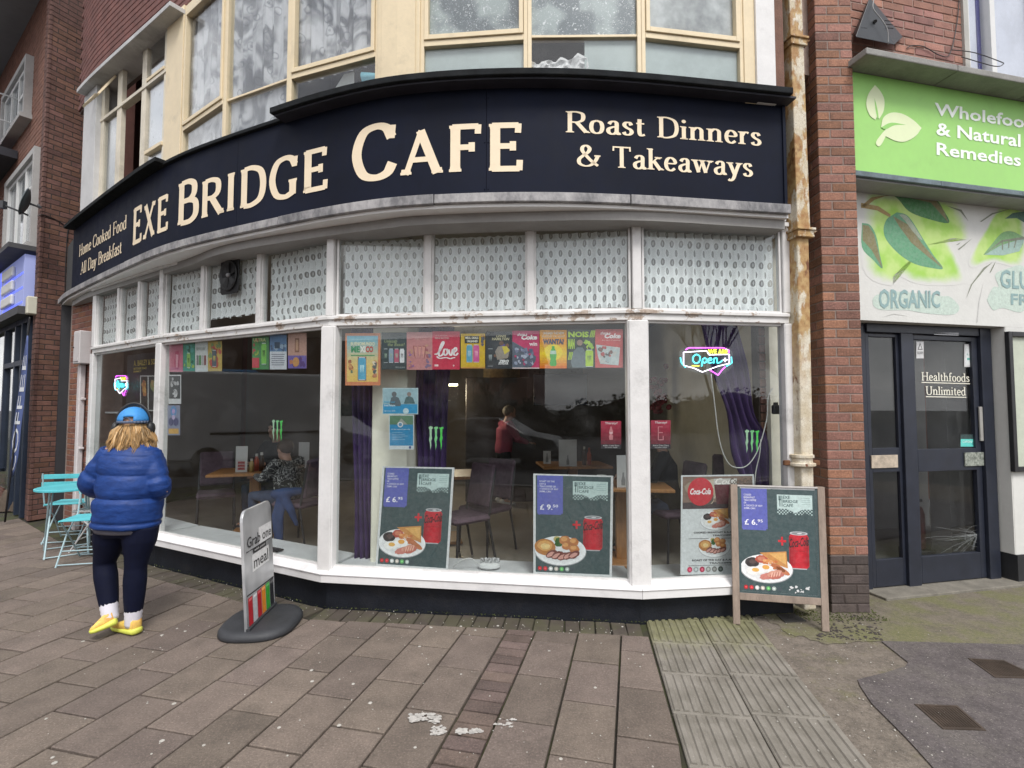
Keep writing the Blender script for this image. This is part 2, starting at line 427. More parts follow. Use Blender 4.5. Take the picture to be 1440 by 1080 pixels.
G('b', .60, ('V', .12, 0, 1), ('C', (.14, .46), (.24, .60), (.38, .60), (.50, .46), (.51, .2), (.40, .02), (.26, .01), (.14, .12)), ('SL', .12, 1))
G('c', .50, ('C', (.43, .48), (.38, .58), (.26, .61), (.12, .5), (.08, .3), (.14, .1), (.28, .01), (.44, .12)))
G('d', .62, ('V', .46, 0, 1), ('C', (.45, .5), (.36, .61), (.22, .60), (.09, .44), (.08, .2), (.18, .02), (.32, .01), (.45, .14)), ('SL', .46, 1), ('SR', .46, 0))
G('e', .52, ('C', (.10, .34), (.43, .36), (.42, .52), (.28, .62), (.14, .54), (.08, .32), (.13, .1), (.28, .01), (.44, .12)))
G('f', .38, ('C', (.40, .92), (.32, 1.0), (.20, .94), (.16, .78), (.16, .4), (.16, 0)), ('T', (.04, .59), (.34, .59)), ('S', .16, 0))
G('h', .64, ('V', .13, 0, 1), ('C', (.14, .46), (.24, .58), (.36, .61), (.47, .52), (.48, .34), (.48, 0)), ('S', .13, 0), ('S', .48, 0), ('SL', .13, 1))
G('i', .30, ('V', .14, 0, .62), ('S', .14, 0), ('SL', .14, .62), ('.', .14, .86))
G('k', .62, ('V', .13, 0, 1), ('T', (.14, .26), (.42, .6)), ('K', (.26, .40), (.52, .0)), ('S', .13, 0), ('SL', .13, 1), ('SR', .52, 0), ('S', .44, .61))
G('l', .29, ('V', .14, 0, 1), ('S', .14, 0), ('SL', .14, 1))
G('m', .94, ('V', .13, 0, .62), ('C', (.14, .46), (.24, .58), (.34, .61), (.44, .52), (.45, .34), (.45, 0)), ('C', (.46, .46), (.56, .58), (.66, .61), (.77, .52), (.78, .34), (.78, 0)), ('S', .13, 0), ('S', .45, 0), ('S', .78, 0), ('SL', .13, .62))
G('n', .64, ('V', .13, 0, .62), ('C', (.14, .46), (.24, .58), (.36, .61), (.47, .52), (.48, .34), (.48, 0)), ('S', .13, 0), ('S', .48, 0), ('SL', .13, .62))
G('o', .56, ('C', (.28, .61), (.13, .53), (.08, .31), (.13, .09), (.28, .01), (.43, .09), (.48, .31), (.43, .53), (.28, .61)))
G('r', .44, ('V', .13, 0, .62), ('C', (.14, .42), (.22, .56), (.32, .6), (.40, .56)), ('S', .13, 0), ('SL', .13, .62))
G('s', .44, ('C', (.35, .48), (.28, .6), (.14, .59), (.09, .47), (.18, .35), (.32, .26), (.36, .13), (.26, .02), (.12, .04), (.07, .14)))
G('t', .38, ('C', (.17, .8), (.16, .5), (.16, .16), (.22, .02), (.36, .07)), ('T', (.04, .59), (.34, .59)))
G('w', .84, ('K', (.10, .6), (.26, .02)), ('T', (.26, .02), (.42, .58)), ('K', (.40, .6), (.56, .02)), ('T', (.56, .02), (.74, .6)), ('S', .10, .62), ('S', .74, .62), ('S', .41, .62))
G('y', .60, ('K', (.10, .6), (.30, .04)), ('C', (.50, .6), (.34, .14), (.24, -.16), (.12, -.26), (.04, -.2)), ('S', .10, .62), ('S', .50, .62))
G(' ', .34)
def serif_text(mb, body, fn, TH=.15, TN=.055, SER=.11, SW=.04, track=.03, big=None, lift=.0003):
    """draws body with pen strokes; fn(u, v, layer) -> 3-D point; u in 0..1 over the whole line, v in cap heights"""
    tot = 0; pos = []
    for i, ch in enumerate(body):
        k = (big[i] if big else 1.0); pos.append((tot, k)); tot += (GL[ch][0]+track)*k
    cnt = 0
    for (x0, k), ch in zip(pos, body):
        for st in GL[ch][1]:
            cnt += 1; lay = (cnt % 7)*lift; kd = st[0]
            def strip(pts, ws):
                V = []; n = len(pts)
                for i, p in enumerate(pts):
                    a = pts[max(i-1, 0)]; b = pts[min(i+1, n-1)]; dx, dy = b[0]-a[0], b[1]-a[1]; l = math.hypot(dx, dy) or 1
                    nx, ny = -dy/l, dx/l; h = ws[i]/2
                    V += [fn((x0+(p[0]+nx*h)*k)/tot, (p[1]+ny*h)*k, lay), fn((x0+(p[0]-nx*h)*k)/tot, (p[1]-ny*h)*k, lay)]
                mb.add(V, [(2*i, 2*i+1, 2*i+3, 2*i+2) for i in range(n-1)])
            if kd == 'V': strip([(st[1], st[2]+(st[3]-st[2])*i/3) for i in range(4)], [TH]*4)
            elif kd in 'TK':
                a, b = st[1], st[2]; wd = TN if kd == 'T' else TH
                strip([(a[0]+(b[0]-a[0])*i/3, a[1]+(b[1]-a[1])*i/3) for i in range(4)], [wd]*4)
            elif kd == 'C':
                pts = sp(st[1:], 5); ws = []
                for i in range(len(pts)):
                    a = pts[max(i-1, 0)]; b = pts[min(i+1, len(pts)-1)]; l = math.hypot(b[0]-a[0], b[1]-a[1]) or 1
                    ws.append(TN+(TH-TN)*(abs(b[1]-a[1])/l)**1.3)
                strip(pts, ws)
            elif kd in ('S', 'SL', 'SR'):
                x, y = st[1], st[2]; top = y > .3; yy = y-SW/2 if top else y+SW/2
                a = x-TH/2-(SER if kd != 'SR' else 0)*.7; b = x+TH/2+(SER if kd != 'SL' else 0)*.7
                strip([(a, yy), (b, yy)], [SW]*2)
                # bracket
                sg = -1 if top else 1
                strip([(x, yy), (x, yy+sg*SW*1.6)], [TH+SER*.7, TH])
            elif kd == '.':
                c = [(st[1]+TH*.55*cos(q*pi/5), st[2]+TH*.55*sin(q*pi/5)) for q in range(10)]
                mb.add([fn((x0+p[0]*k)/tot, p[1]*k, lay) for p in c], [tuple(range(10))])
    return mb
# ================================================================== THE PLAN
P0 = at(133, 560, 6.35); P1 = at(227, 560, 5.33); P2 = at(465, 560, 4.22); P3 = at(896, 560, 3.93); P4 = at(1107, 560, 4.10)
FC = [Wall(P0, P1), Wall(P1, P2), Wall(P2, P3), Wall(P3, P4)]
SZ = [.33, .335, .325, .30, .30]          # glass bottom height at each post
TZ0, TZ1, HZ = 2.275, 2.36, 3.05          # transom bottom/top, head bottom
# sign front line measured along the lead drip (z = 3.1)
def arcpts(lst, z):
    o = []
    for px, py in lst: p = gr(px, py, z); o.append((p.x, p.y))
    return o
SA = Arc(arcpts([(84, 428), (100, 415), (175, 379), (250, 350), (390, 318), (500, 298), (600, 288), (745, 284), (893, 288), (1110, 301)], 3.1))
UA = Arc([(-6.05, 6.95), (-5.2, 6.28)] + arcpts([(257, 184), (314, 144), (408, 110), (534, 76), (595, 64), (740, 54), (893, 52), (1045, 69), (1100, 76)], 4.4)) 
CN = gr(39, 733)                                            # street corner of the left pier
PD = Vector((.45, .89, 0)).normalized()                       # its cheek runs back towards the cafe
ND = Vector((-.80, .60, 0)).normalized()                      # neighbour's front runs away to the left
HD = Vector((.975, .223, 0)).normalized()
def hwall(x, y, ln=3.2): A = Vector((x, y, 0)); return Wall(A, A+HD*ln)
F0 = Vector((2.79, 4.12, 0)); HF = hwall(2.76, 4.115)       # green fascia
HM = hwall(2.90, 4.36)                                     # painted wall
HDW = hwall(2.95, 4.50)                                   # door plane
PR = gr(1170, 862)                                        # front left corner of the right pier

# ================================================================== MATERIALS
white = M('white_paint', (.72, .71, .70), .45, .06, 5, .12, dirt=.35)
whitesill = M('white_sill', (.78, .77, .77), .35, .04, 4, .05, dirt=.15)
cream = M('cream_paint', (.74, .62, .42), .5, .06, 5, .1, dirt=.25)
navy = M('navy_sign_board', (.0060, .0085, .020), .62, .3, 1.3, .04, spec=.14)
ivory = M('ivory_letter', (.86, .72, .52), .5, .04, 9, .0)
blackm = M('black_masonry_paint', (.010, .012, .018), .6, .3, 6, .3, dirt=.25, spec=.3)
lead = M('lead_flashing', (.20, .20, .215), .6, .5, 4, .3, col2=(.30, .29, .29), stretch=(1, 1, .6))
copingm = M('coping_felt', (.012, .014, .016), .85, .5, 9, .5, dirt=.2, spec=.2)
brickm = M('red_brick', (.245, .118, .080), .8, .28, 9, .5, grain=70, rnd=.28, bscale=90)
brickdark = M('brown_brick', (.165, .082, .062), .8, .25, 9, .5, rnd=.25, bscale=90)
brickpaint = M('sooty_brick', (.085, .066, .060), .8, .35, 7, .5, rnd=.2, bscale=90)
mortarm = M('mortar', (.24, .185, .16), .9, .2, 14, .5)
mortdark = M('dark_mortar', (.06, .045, .04), .9, .2, 14, .5)
concrete = M('grey_concrete', (.27, .265, .25), .85, .18, 5, .4, dirt=.3)
soffitm = M('soffit_board', (.34, .34, .34), .7, .1, 3, .1, dirt=.3)
paverm = M('paver_concrete', (.165, .131, .109), .85, .22, 5, .6, rnd=.16, bscale=220, dirt=.42, grain=95)
paverbrick = M('paver_clay', (.135, .098, .084), .85, .25, 7, .6, rnd=.2, bscale=200, dirt=.35, grain=90)
darkint = M('interior_wall', (.10, .09, .085), .8, .1, 3, .05)
steel = M('grey_metal', (.35, .35, .36), .35, .1, 8, .05, metal=.9)
blackp = M('black_plastic', (.02, .02, .022), .45, .2, 8, .1)
whitep = M('white_plastic', (.68, .68, .67), .4, .05, 8, .02)
woodt = M('orange_wood', (.36, .17, .06), .45, .25, 6, .1, stretch=(6, 6, 1))

def peel_paint():
    m, n, b = newmat('peeling_white_paint'); x, y, z, P = xyz(n)
    f = (nse(n, P, 4.2, 6, .62, (1.2, 1.2, 2.2))*.75+nse(n, P, 26, 4, .6)*.25)
    pl = f.step(.565, .585); ed = f.step(.545, .565)
    c = mixc(n, nse(n, P, 9, 4).step(.3, .7), (.74, .73, .72), (.64, .63, .61))
    c = mixc(n, ed*.5, c, (.5, .46, .42))
    wd = mixc(n, nse(n, P, 40, 4).step(.3, .7), (.30, .22, .17), (.50, .43, .36))
    n.links.new(mixc(n, pl, c, wd), b.inputs['Base Color']); b.inputs['Roughness'].default_value = .5
    bump(n, b, (pl*-1.0)+nse(n, P, 60, 3)*.2, .5, .003); return m
peel = peel_paint()
def mossy(name, base, moss, lo=.45, hi=.62, rough=.9, bs=160, speck=True):
    m, n, b = newmat(name); x, y, z, P = xyz(n)
    g = nse(n, P, 130, 3, .7); f = nse(n, P, 2.6, 7, .65).step(lo, hi); q = nse(n, P, 7, 5, .6)
    c = mixc(n, q.step(.3, .7), tuple(k*.8 for k in base), tuple(k*1.2 for k in base))
    c = mixc(n, f, c, moss)
    if speck:
        h = nse(n, P, 38, 5, .75); c = mixc(n, h.step(.52, .66)*.5, c, tuple(k*1.7 for k in base)); c = mixc(n, h.step(.48, .36)*.5, c, tuple(k*.45 for k in base))
        c = mixc(n, g.step(.60, .70)*.8, c, (.36, .33, .29)); c = mixc(n, g.step(.42, .3)*.8, c, (.03, .028, .025))
    n.links.new(c, b.inputs['Base Color']); b.inputs['Roughness'].default_value = rough
    bump(n, b, nse(n, P, bs, 3, .7), .8, .004); return m
tarmac = mossy('worn_tarmac', (.16, .135, .11), (.14, .13, .065), .5, .68)
mosst = mossy('mossy_tarmac', (.155, .133, .103), (.148, .146, .066), .40, .62)
asph = mossy('dark_asphalt_patch', (.098, .084, .084), (.12, .105, .098), .45, .6, speck=True)
jointm = mossy('joint_sand', (.035, .030, .024), (.05, .055, .02), .4, .6, speck=False)
tactm = mossy('ribbed_slab_concrete', (.20, .185, .155), (.15, .155, .075), .45, .66, bs=120)
def tact_mat():
    m, n, b = newmat('ribbed_slab'); x, y, z, P = xyz(n)
    q = nse(n, P, 6, 5, .6).step(.3, .7); g = nse(n, P, 110, 3, .7)
    c = mixc(n, q, (.165, .150, .125), (.24, .22, .19)); c = mixc(n, g.step(.6, .7)*.5, c, (.4, .38, .33))
    # moss creeping out from the wall foot
    f = ((y-3.05)*.9+nse(n, P, 5, 6, .7)*.9-.45).step(.2, .75)
    c = mixc(n, f*.7, c, mixc(n, q, (.14, .138, .06), (.21, .21, .085)))
    n.links.new(c, b.inputs['Base Color']); b.inputs['Roughness'].default_value = .85
    bump(n, b, g, .5, .003); return m
tactm = tact_mat()
def moss_edge():
    m, n, b = newmat('border_brick'); x, y, z, P = xyz(n)
    q = nse(n, P, 8, 5, .6).step(.3, .7); f = nse(n, P, 3.5, 7, .7).step(.38, .62)
    oi = n.nodes.new('ShaderNodeObjectInfo'); r = X(n, oi.outputs['Random'])
    c = mixc(n, q, (.062, .050, .040), (.10, .082, .068)); c = mixc(n, f*.7, c, (.085, .085, .040)); c = mixc(n, r*.5, c, (.055, .042, .035))
    n.links.new(c, b.inputs['Base Color']); b.inputs['Roughness'].default_value = .9; bump(n, b, nse(n, P, 150, 3, .7), .6, .004); return m
bordm = moss_edge()
def glass_mat(name='window_glass', tint=(.93, .95, .95), base=.045, dirty=.03):
    m, n, b = newmat(name); n.nodes.remove(b); o = n.nodes['Material Output']
    ge = n.nodes.new('ShaderNodeNewGeometry'); d = n.nodes.new('ShaderNodeVectorMath'); d.operation = 'DOT_PRODUCT'
    n.links.new(ge.outputs['Normal'], d.inputs[0]); n.links.new(ge.outputs['Incoming'], d.inputs[1])
    c = X(n, d.outputs['Value']).fn('ABSOLUTE'); f = (1-c).fn('POWER', 5)*(1-base)+base
    tr = n.nodes.new('ShaderNodeBsdfTransparent'); tr.inputs[0].default_value = tint+(1,)
    gl = n.nodes.new('ShaderNodeBsdfGlossy'); gl.inputs['Roughness'].default_value = .0
    df = n.nodes.new('ShaderNodeBsdfDiffuse'); df.inputs[0].default_value = (.5, .5, .5, 1)
    m1 = n.nodes.new('ShaderNodeMixShader'); m2 = n.nodes.new('ShaderNodeMixShader')
    n.links.new(f.v, m1.inputs[0]); n.links.new(tr.outputs[0], m1.inputs[1]); n.links.new(gl.outputs[0], m1.inputs[2])
    x, y, z, P = xyz(n)
    n.links.new((nse(n, P, 3, 6, .7).step(.45, .8)*dirty).v, m2.inputs[0]); n.links.new(m1.outputs[0], m2.inputs[1]); n.links.new(df.outputs[0], m2.inputs[2])
    n.links.new(m2.outputs[0], o.inputs[0]); return m
glass = glass_mat()
glassup = glass_mat('upper_window_glass', (.95, .96, .96), .05, .05)

# ================================================================== GROUND
def sheet(name, pts, z, m, kind='structure', parent=None):
    mb = MB(); mb.add([(p[0], p[1], z) for p in pts], [tuple(range(len(pts)))])
    o = mb.build(name, m, parent)
    if kind and not parent: o['kind'] = kind
    return o
sheet('ground', [(-400, -400), (400, -400), (400, 400), (-400, 400)], -.16, M('far_ground', (.07, .068, .06), .9, .2, .5, .2))
road = sheet('road', [(-60, -60), (60, -60), (60, -2.6), (-60, -2.6)], -.12, M('road_asphalt', (.055, .055, .057), .85, .2, 3, .5, bscale=120))
kb = MB()
for i in range(40): kb.box((-20+i*1.0, -2.53, -.07), (.985, .14, .14), bev=.012)
kerb = kb.build('kerb', concrete); tag(kerb, kind='structure')
pv = MB(); pv.hexa([(-30, -2.45, -.15), (2.2, -2.45, -.15), (2.2, 40, -.15), (-30, 40, -.15), (-30, -2.45, -.022), (2.2, -2.45, -.022), (2.2, 40, -.022), (-30, 40, -.022)])
PAV = pv.build('pavement', jointm, origin=(0, 0, -.022)); tag(PAV, kind='structure')
TA = sheet('tarmac_forecourt', [(1.0, -2.45), (9, -2.45), (14, 6.9), (1.85, 4.02), (1.80, 3.9)], -.004, tarmac)
# moss-covered tarmac in front of the health shop
ms0 = [(1092, 878), (1110, 892), (1135, 897), (1160, 906), (1200, 903), (1239, 901), (1262, 905), (1300, 903), (1340, 909), (1385, 905), (1440, 910)]; ms = []
for (xa, ya), (xb, yb) in zip(ms0, ms0[1:]):
    for k in range(6): ms.append(gr(xa+(xb-xa)*k/6+random.uniform(-2.5, 2.5), ya+(yb-ya)*k/6+random.uniform(-1.6, 1.6)))
sheet('mossy_tarmac_strip', [(1.95, 4.12), (1.93, 3.9)]+[(p.x, p.y) for p in ms]+[(8, 4.2), (9, 6.2), (3.0, 4.6), (2.4, 4.3)], .0, mosst)
pb = [(1239, 902), (1277, 932), (1273, 938), (1240, 948), (1206, 956), (1210, 966), (1226, 990), (1250, 1014), (1275, 1039), (1312, 1080), (1380, 1180)]
pp = [gr(*q) for q in pb]
sheet('asphalt_patch', [(p.x, p.y) for p in pp]+[(2.0, .3), (9, .3), (9, 3.7), (gr(1440, 907).x, gr(1440, 907).y)], .004, asph)

# ---- pavers
AG = radians(13.3); U = Vector((sin(AG), cos(AG), 0)); V_ = Vector((cos(AG), -sin(AG), 0)); R0 = gr(750.7, 893); R0.z = 0
def G2(u, v): return R0+U*u+V_*v
BASE = [Vector((P0.x-1.0, P0.y+.75, 0)), Vector((P0.x, P0.y, 0)), Vector((P1.x, P1.y, 0)), Vector((P2.x, P2.y, 0)), Vector((P3.x, P3.y, 0)), Vector((P4.x, P4.y, 0))]
def clip(poly, A, n):
    """keep the side where (p-A).n >= 0"""
    o = []
    for i in range(len(poly)):
        a, b = poly[i], poly[(i+1) % len(poly)]; da, db = (a-A).dot(n), (b-A).dot(n)
        if da >= 0: o.append(a)
        if da*db < 0: o.append(a+(b-a)*(da/(da-db)))
    return o
tact_u = Vector((sin(radians(8)), cos(radians(8)), 0)); T0 = gr(907.5, 873); T0.z = 0
tact_n = Vector((-tact_u.y, tact_u.x, 0))     # pointing left
def base_clip(poly, c, off):
    best = None
    for a, b in zip(BASE, BASE[1:]):
        t = (b-a).normalized(); k = min(max((c-a).dot(t), 0), (b-a).length); d = (c-(a+t*k)).length; n = Vector((t.y, -t.x, 0))
        if best is None or d < best[0]: best = (d, a, n)
    return clip(poly, best[1]+best[2]*off, best[2])
slabs = []
def add_slab(poly, kind):
    c = sum(poly, Vector())/len(poly)
    if not (-13 < c.x < 2.5 and -2.3 < c.y < 13): return
    q = base_clip(poly, c, .255)
    q = clip(q, T0+tact_n*.01, tact_n)
    q = clip(q, CN+PD*.0+Vector((-.1, -.1, 0)), Vector((-.2, -1, 0)).normalized()) if False else q
    if len(q) < 3: return
    A = abs(sum(q[i].x*q[(i+1) % len(q)].y-q[(i+1) % len(q)].x*q[i].y for i in range(len(q))))/2
    if A < .0015: return
    c = sum(q, Vector())/len(q); 
    seen = c.y > .9 and abs(c.x)/c.y < 1.2
    if not seen and c.x < -8: return
    slabs.append((c.length+(0 if seen else 100), q, kind))
for k in range(-26, 7):
    if k >= 0: v0 = .3*k; ph = -.08 if k % 2 == 0 else -.29
    else: v0 = -.207+.3*k; ph = -.10 if k % 2 == 1 else -.33
    for j in range(-18, 30):
        u0 = ph+.458*j; g = .0062
        add_slab([G2(u0+g, v0+g), G2(u0+g, v0+.3-g), G2(u0+.458-g, v0+.3-g), G2(u0+.458-g, v0+g)], 'p')
for j in range(-58, 12):
    u0 = -.02+.105*j; g = .0075
    add_slab([G2(u0+g, -.207+g), G2(u0+g, -g), G2(u0+.105-g, -g), G2(u0+.105-g, -.207+g)], 'b')
slabs.sort(key=lambda s: s[0])
def slab_mesh(mb, q, h, b=.004):
    if sum(q[i].x*q[(i+1) % len(q)].y-q[(i+1) % len(q)].x*q[i].y for i in range(len(q))) < 0: q = q[::-1]
    c = sum(q, Vector())/len(q); tx, ty = random.uniform(-.004, .004), random.uniform(-.004, .004); n = len(q)
    zt = lambda p: h+(p.x-c.x)*tx+(p.y-c.y)*ty
    ins = [p+(c-p).normalized()*b*1.4 for p in q]
    V = [Vector((p.x, p.y, -.03)) for p in q]+[Vector((p.x, p.y, zt(p)-b)) for p in q]+[Vector((p.x, p.y, zt(p))) for p in ins]
    F = [(i, (i+1) % n, n+(i+1) % n, n+i) for i in range(n)]+[(n+i, n+(i+1) % n, 2*n+(i+1) % n, 2*n+i) for i in range(n)]+[tuple(range(2*n, 3*n))]
    mb.add(V, F)
rest = {'p': MB(), 'b': MB()}; cnt = {'p': 0, 'b': 0}
for d, q, kd in slabs:
    h = random.uniform(-.0015, .002)
    if cnt[kd] < 300:
        mb = MB(); slab_mesh(mb, q, h); mb.build('paver' if kd == 'p' else 'clay_brick', paverm if kd == 'p' else paverbrick, PAV); cnt[kd] += 1
    else: slab_mesh(rest[kd], q, h)
o = rest['p'].build('far_pavers', paverm, PAV)
if o: o['kind'] = 'stuff'
# soldier course along the shopfront foot
for a, b in zip(BASE[1:], BASE[2:]):
    t = (b-a).normalized(); n = Vector((t.y, -t.x, 0)); ln = (b-a).length; k = int(ln/.108)
    for i in range(k):
        u0 = i*ln/k+.004; u1 = (i+1)*ln/k-.004; c = a+t*(u0+u1)/2
        if c.x > .93: continue
        sk = random.uniform(-.006, .006)
        q = [a+t*(u0+sk)+n*.25, a+t*(u1+sk)+n*.25, a+t*u1+n*.035, a+t*u0+n*.035]
        mb = MB(); slab_mesh(mb, q, random.uniform(-.008, .0), .007); mb.build('border_brick', bordm, PAV)
# ---- ribbed warning slabs
def ribbed():
    mb = MB(); mb.box((0, 0, -.02), (.402, .402, .036), bev=.005)
    for i in range(8):
        x = -.175+i*.05; h = .0065
        a, b = .0105, .018
        mb.prism([(x-b, -.186, -.003), (x+b, -.186, -.003), (x+a, -.186, h), (x-a, -.186, h)], (0, .372, 0))
    return mb
rb = None; v2 = Vector((1, -.03, 0)).normalized(); tilt = -radians(8)
for i in range(2):
    for j in range(-1, 15):
        c = T0+v2*(.205+.41*i+.004)+tact_u*(-.19-.41*j+.02)
        if rb is None:
            rb = ribbed().build('ribbed_slab', tactm, PAV, origin=(0, 0, 0)); o = rb
        else: o = rb.copy(); C.objects.link(o)
        o.location = Vector((c.x, c.y, random.uniform(-.001, .002)))-WL['pavement']; o.rotation_euler = (random.uniform(-.004, .004), random.uniform(-.004, .004), tilt+random.uniform(-.006, .006))
        o.parent = PAV
# ---- iron covers
def cover(label, pts, ribs):
    P = [gr(*q) for q in pts]; P = [Vector((p.x, p.y, 0)) for p in P]; c = sum(P, Vector())/4
    rust = M('rusty_iron', (.075, .055, .042), .7, .35, 9, .4, metal=.3)
    t = thing('drain_cover', label, 'drain cover', c, 'iron covers set in the forecourt')
    mb = MB(); e = [c+(p-c)*1.0 for p in P]; i_ = [c+(p-c)*.87 for p in P]
    for k in range(4):
        a, b, d, f = e[k], e[(k+1) % 4], i_[(k+1) % 4], i_[k]
        mb.hexa([a+Vector((0, 0, -.01)), b+Vector((0, 0, -.01)), d+Vector((0, 0, -.01)), f+Vector((0, 0, -.01)), a+Vector((0, 0, .0085)), b+Vector((0, 0, .0085)), d+Vector((0, 0, .0085)), f+Vector((0, 0, .0085))])
    mb.build('frame', rust, t)
    mb = MB(); i2 = [c+(p-c)*.85 for p in P]; z = Vector((0, 0, 1))
    mb.hexa([p-z*.01 for p in i2]+[p+z*.0055 for p in i2])
    for k in range(ribs):
        s0, s1 = (k+.25)/ribs, (k+.75)/ribs
        for (r0, r1) in ((.04, .96),):
            f = lambda a, b: (i2[0]*(1-a)+i2[1]*a)*(1-b)+(i2[3]*(1-a)+i2[2]*a)*b
            q = [f(s0, r0), f(s1, r0), f(s1, r1), f(s0, r1)]; mb.hexa([p+z*.0056 for p in q]+[p+z*.0085 for p in q])
    mb.build('lid', rust, t)
cover('rusty ribbed iron cover in the dark asphalt patch, nearer the bottom edge', [(1326, 1027), (1387, 1029), (1346, 994), (1286, 992)], 12)
cover('rusty iron cover further up the asphalt patch, towards the shop doors', [(1399, 954), (1466, 956), (1412, 930), (1361, 927)], 12)
sc_ = [gr(*q) for q in [(1104, 876), (1134, 874), (1118, 864), (1092, 865)]]
mb = MB(); mb.hexa([(p.x, p.y, -.01) for p in sc_]+[(p.x, p.y, .007) for p in sc_]); c4 = sum(sc_, Vector())/4; mb.box((c4.x, c4.y, .009), (.03, .02, .006))
tag(mb.build('stopcock_cover', M('stopcock_iron', (.05, .047, .045), .7, .3, 9, .4)), 'small square grey stopcock cover behind the A-board', 'cover')
# paint splashes, chewing gum, litter
sp_m = M('white_paint_splash', (.47, .45, .42), .8, .3, 60, .3)
def splash(cx, cy, rx, ry, n, seed):
    rd = random.Random(seed); mb = MB()
    for i in range(int(n*2.6)):
        c = gr(cx+rd.uniform(-rx, rx), cy+rd.uniform(-ry, ry)); r = rd.uniform(.003, .017); k = 11
        pts = []
        for j in range(k):
            a = 2*pi*j/k; q = r*rd.uniform(.45, 1.2); pts.append(Vector((c.x+q*1.3*cos(a), c.y+q*sin(a), .0042+.0001*i)))
        mb.add(pts, [tuple(range(k))])
    return mb
for s, l in (((598, 1011, 22, 6, 22, 3), 'large white paint splash on a paver left of the brick strip'), ((616, 1028, 10, 6, 12, 4), 'smaller white paint drip below the large splash'), ((660, 1030, 18, 3, 9, 5), 'line of white paint spots across the dark brick strip'), ((706, 1022, 16, 12, 6, 9), 'faint white paint flecks on the paver right of the brick strip')):
    tag(splash(*s).build('paint_splash', sp_m), l, 'paint splash', 'paint splashes on the paving')
gum = MB(); rd = random.Random(11)
for i in range(150):
    x, y = rd.uniform(0, 1), rd.uniform(0, 1); c = gr(40+x*880, 880+y*y*200)
    r = rd.uniform(.002, .006) if i % 5 else rd.uniform(.008, .013); gum.lathe((c.x, c.y, .001), [(r, 0), (r*.7, .0025)], 6)
for i in range(110):
    c = gr(rd.uniform(1090, 1330), rd.uniform(876, 1075)); r = rd.uniform(.002, .006); gum.lathe((c.x, c.y, .003), [(r, 0), (r*.6, .003)], 5)
for i in range(160):   # grit along the wall foot
    k = rd.random(); a, b = rd.choice(list(zip(BASE[2:], BASE[3:]))); t = (b-a).normalized(); n = Vector((t.y, -t.x, 0)); p = a+(b-a)*k+n*rd.uniform(.03, .28)
    r = rd.uniform(.0015, .005); gum.lathe((p.x, p.y, .0), [(r, 0), (r*.6, .004)], 5)
tag(gum.build('litter', M('pale_grit', (.42, .40, .36), .9, .3, 30, 0)), kind='stuff', label='pale grit and chewing gum specks scattered on the paving')
leafm = M('moss_tuft', (.085, .10, .03), .9, .4, 40, .2)
tf = MB()
for i in range(900):   # moss and weeds against the stall riser
    a, b = rd.choice([(BASE[2], BASE[3]), (BASE[3], BASE[4]), (BASE[3], BASE[4]), (BASE[4], BASE[5])]); t = (b-a).normalized(); n = Vector((t.y, -t.x, 0)); p = a+(b-a)*rd.random()+n*(.005+abs(rd.gauss(0, .012)))
    h = rd.uniform(.004, .016); d = Vector((rd.uniform(-1, 1), rd.uniform(-1, 1), 0))*.006
    tf.add([p+d, p-d, p+Vector((rd.uniform(-.008, .008), rd.uniform(-.008, .008), h-.003))], [(0, 1, 2)])
for i in range(700):   # weeds and grit round the foot of the right pier
    p = Vector((PR.x+rd.uniform(-.32, .35), PR.y+rd.uniform(-.16, .05), .002)); h = rd.uniform(.004, .014); d = Vector((rd.uniform(-1, 1), rd.uniform(-1, 1), 0))*.007
    tf.add([p+d, p-d, p+Vector((rd.uniform(-.01, .01), rd.uniform(-.01, .01), h))], [(0, 1, 2)])
tag(tf.build('moss', leafm), 'green moss and small weeds along the foot of the shopfront', kind='stuff')
# asphalt rubble in the crack
rbm = MB()
for i in range(160):
    c = gr(rd.uniform(1150, 1240), rd.uniform(866, 900)); r = rd.uniform(.004, .014); rbm.ball((c.x, c.y, .002), (r, r*rd.uniform(.6, 1), r*.5), 6, 4)
tag(rbm.build('rubble', M('broken_tarmac', (.06, .05, .045), .9, .4, 30, .3)), 'broken tarmac crumbs round the foot of the brick pier', kind='stuff')
# ================================================================== BRICKWORK
BK = {}
def brick_obj(c, size, R, m, parent, name='brick'):
    """size (length, depth, height); meshes shared between alike bricks"""
    key = (round(size[0], 3), round(size[1], 3), m.name, random.randrange(2))
    if key not in BK:
        mb = MB(); mb.box((0, 0, 0), (size[0], size[1], size[2]), bev=.004)
        me_o = mb.build(name, m, parent, origin=(0, 0, 0)); BK[key] = me_o.data; o = me_o
    else:
        o = bpy.data.objects.new(name, BK[key]); C.objects.link(o); o.parent = parent
    o.location = Vector(c)-WL[parent.name]; o.rotation_euler = (random.uniform(-.004, .004), random.uniform(-.003, .003), R+random.uniform(-.006, .006)); return o
def face_bricks(W, u0, u1, z0, z1, m, parent, stuff=None, off=.0, depth=.05, course=.0745, start=0, first=None):
    """stretcher bond on a wall plane, bricks stand off the mortar core"""
    ang = math.atan2(W.t.y, W.t.x); j = 0; z = z0
    while z < z1-.03:
        u = u0; ln = .2125 if (j+start) % 2 == 0 else .1025
        if first: ln = first[(j+start) % len(first)]
        while u < u1-.015:
            e = min(u+ln, u1)
            c = W.pt((u+e)/2, off-depth/2+random.uniform(-.0015, .0015), z+.0325)
            if stuff is not None: stuff.box(c, (e-u, depth, .065), Matrix.Rotation(ang, 3, 'Z'), bev=.003)
            else: brick_obj(c, (e-u, depth, .065), ang, m, parent)
            u = e+.010; ln = .215
        z += course; j += 1
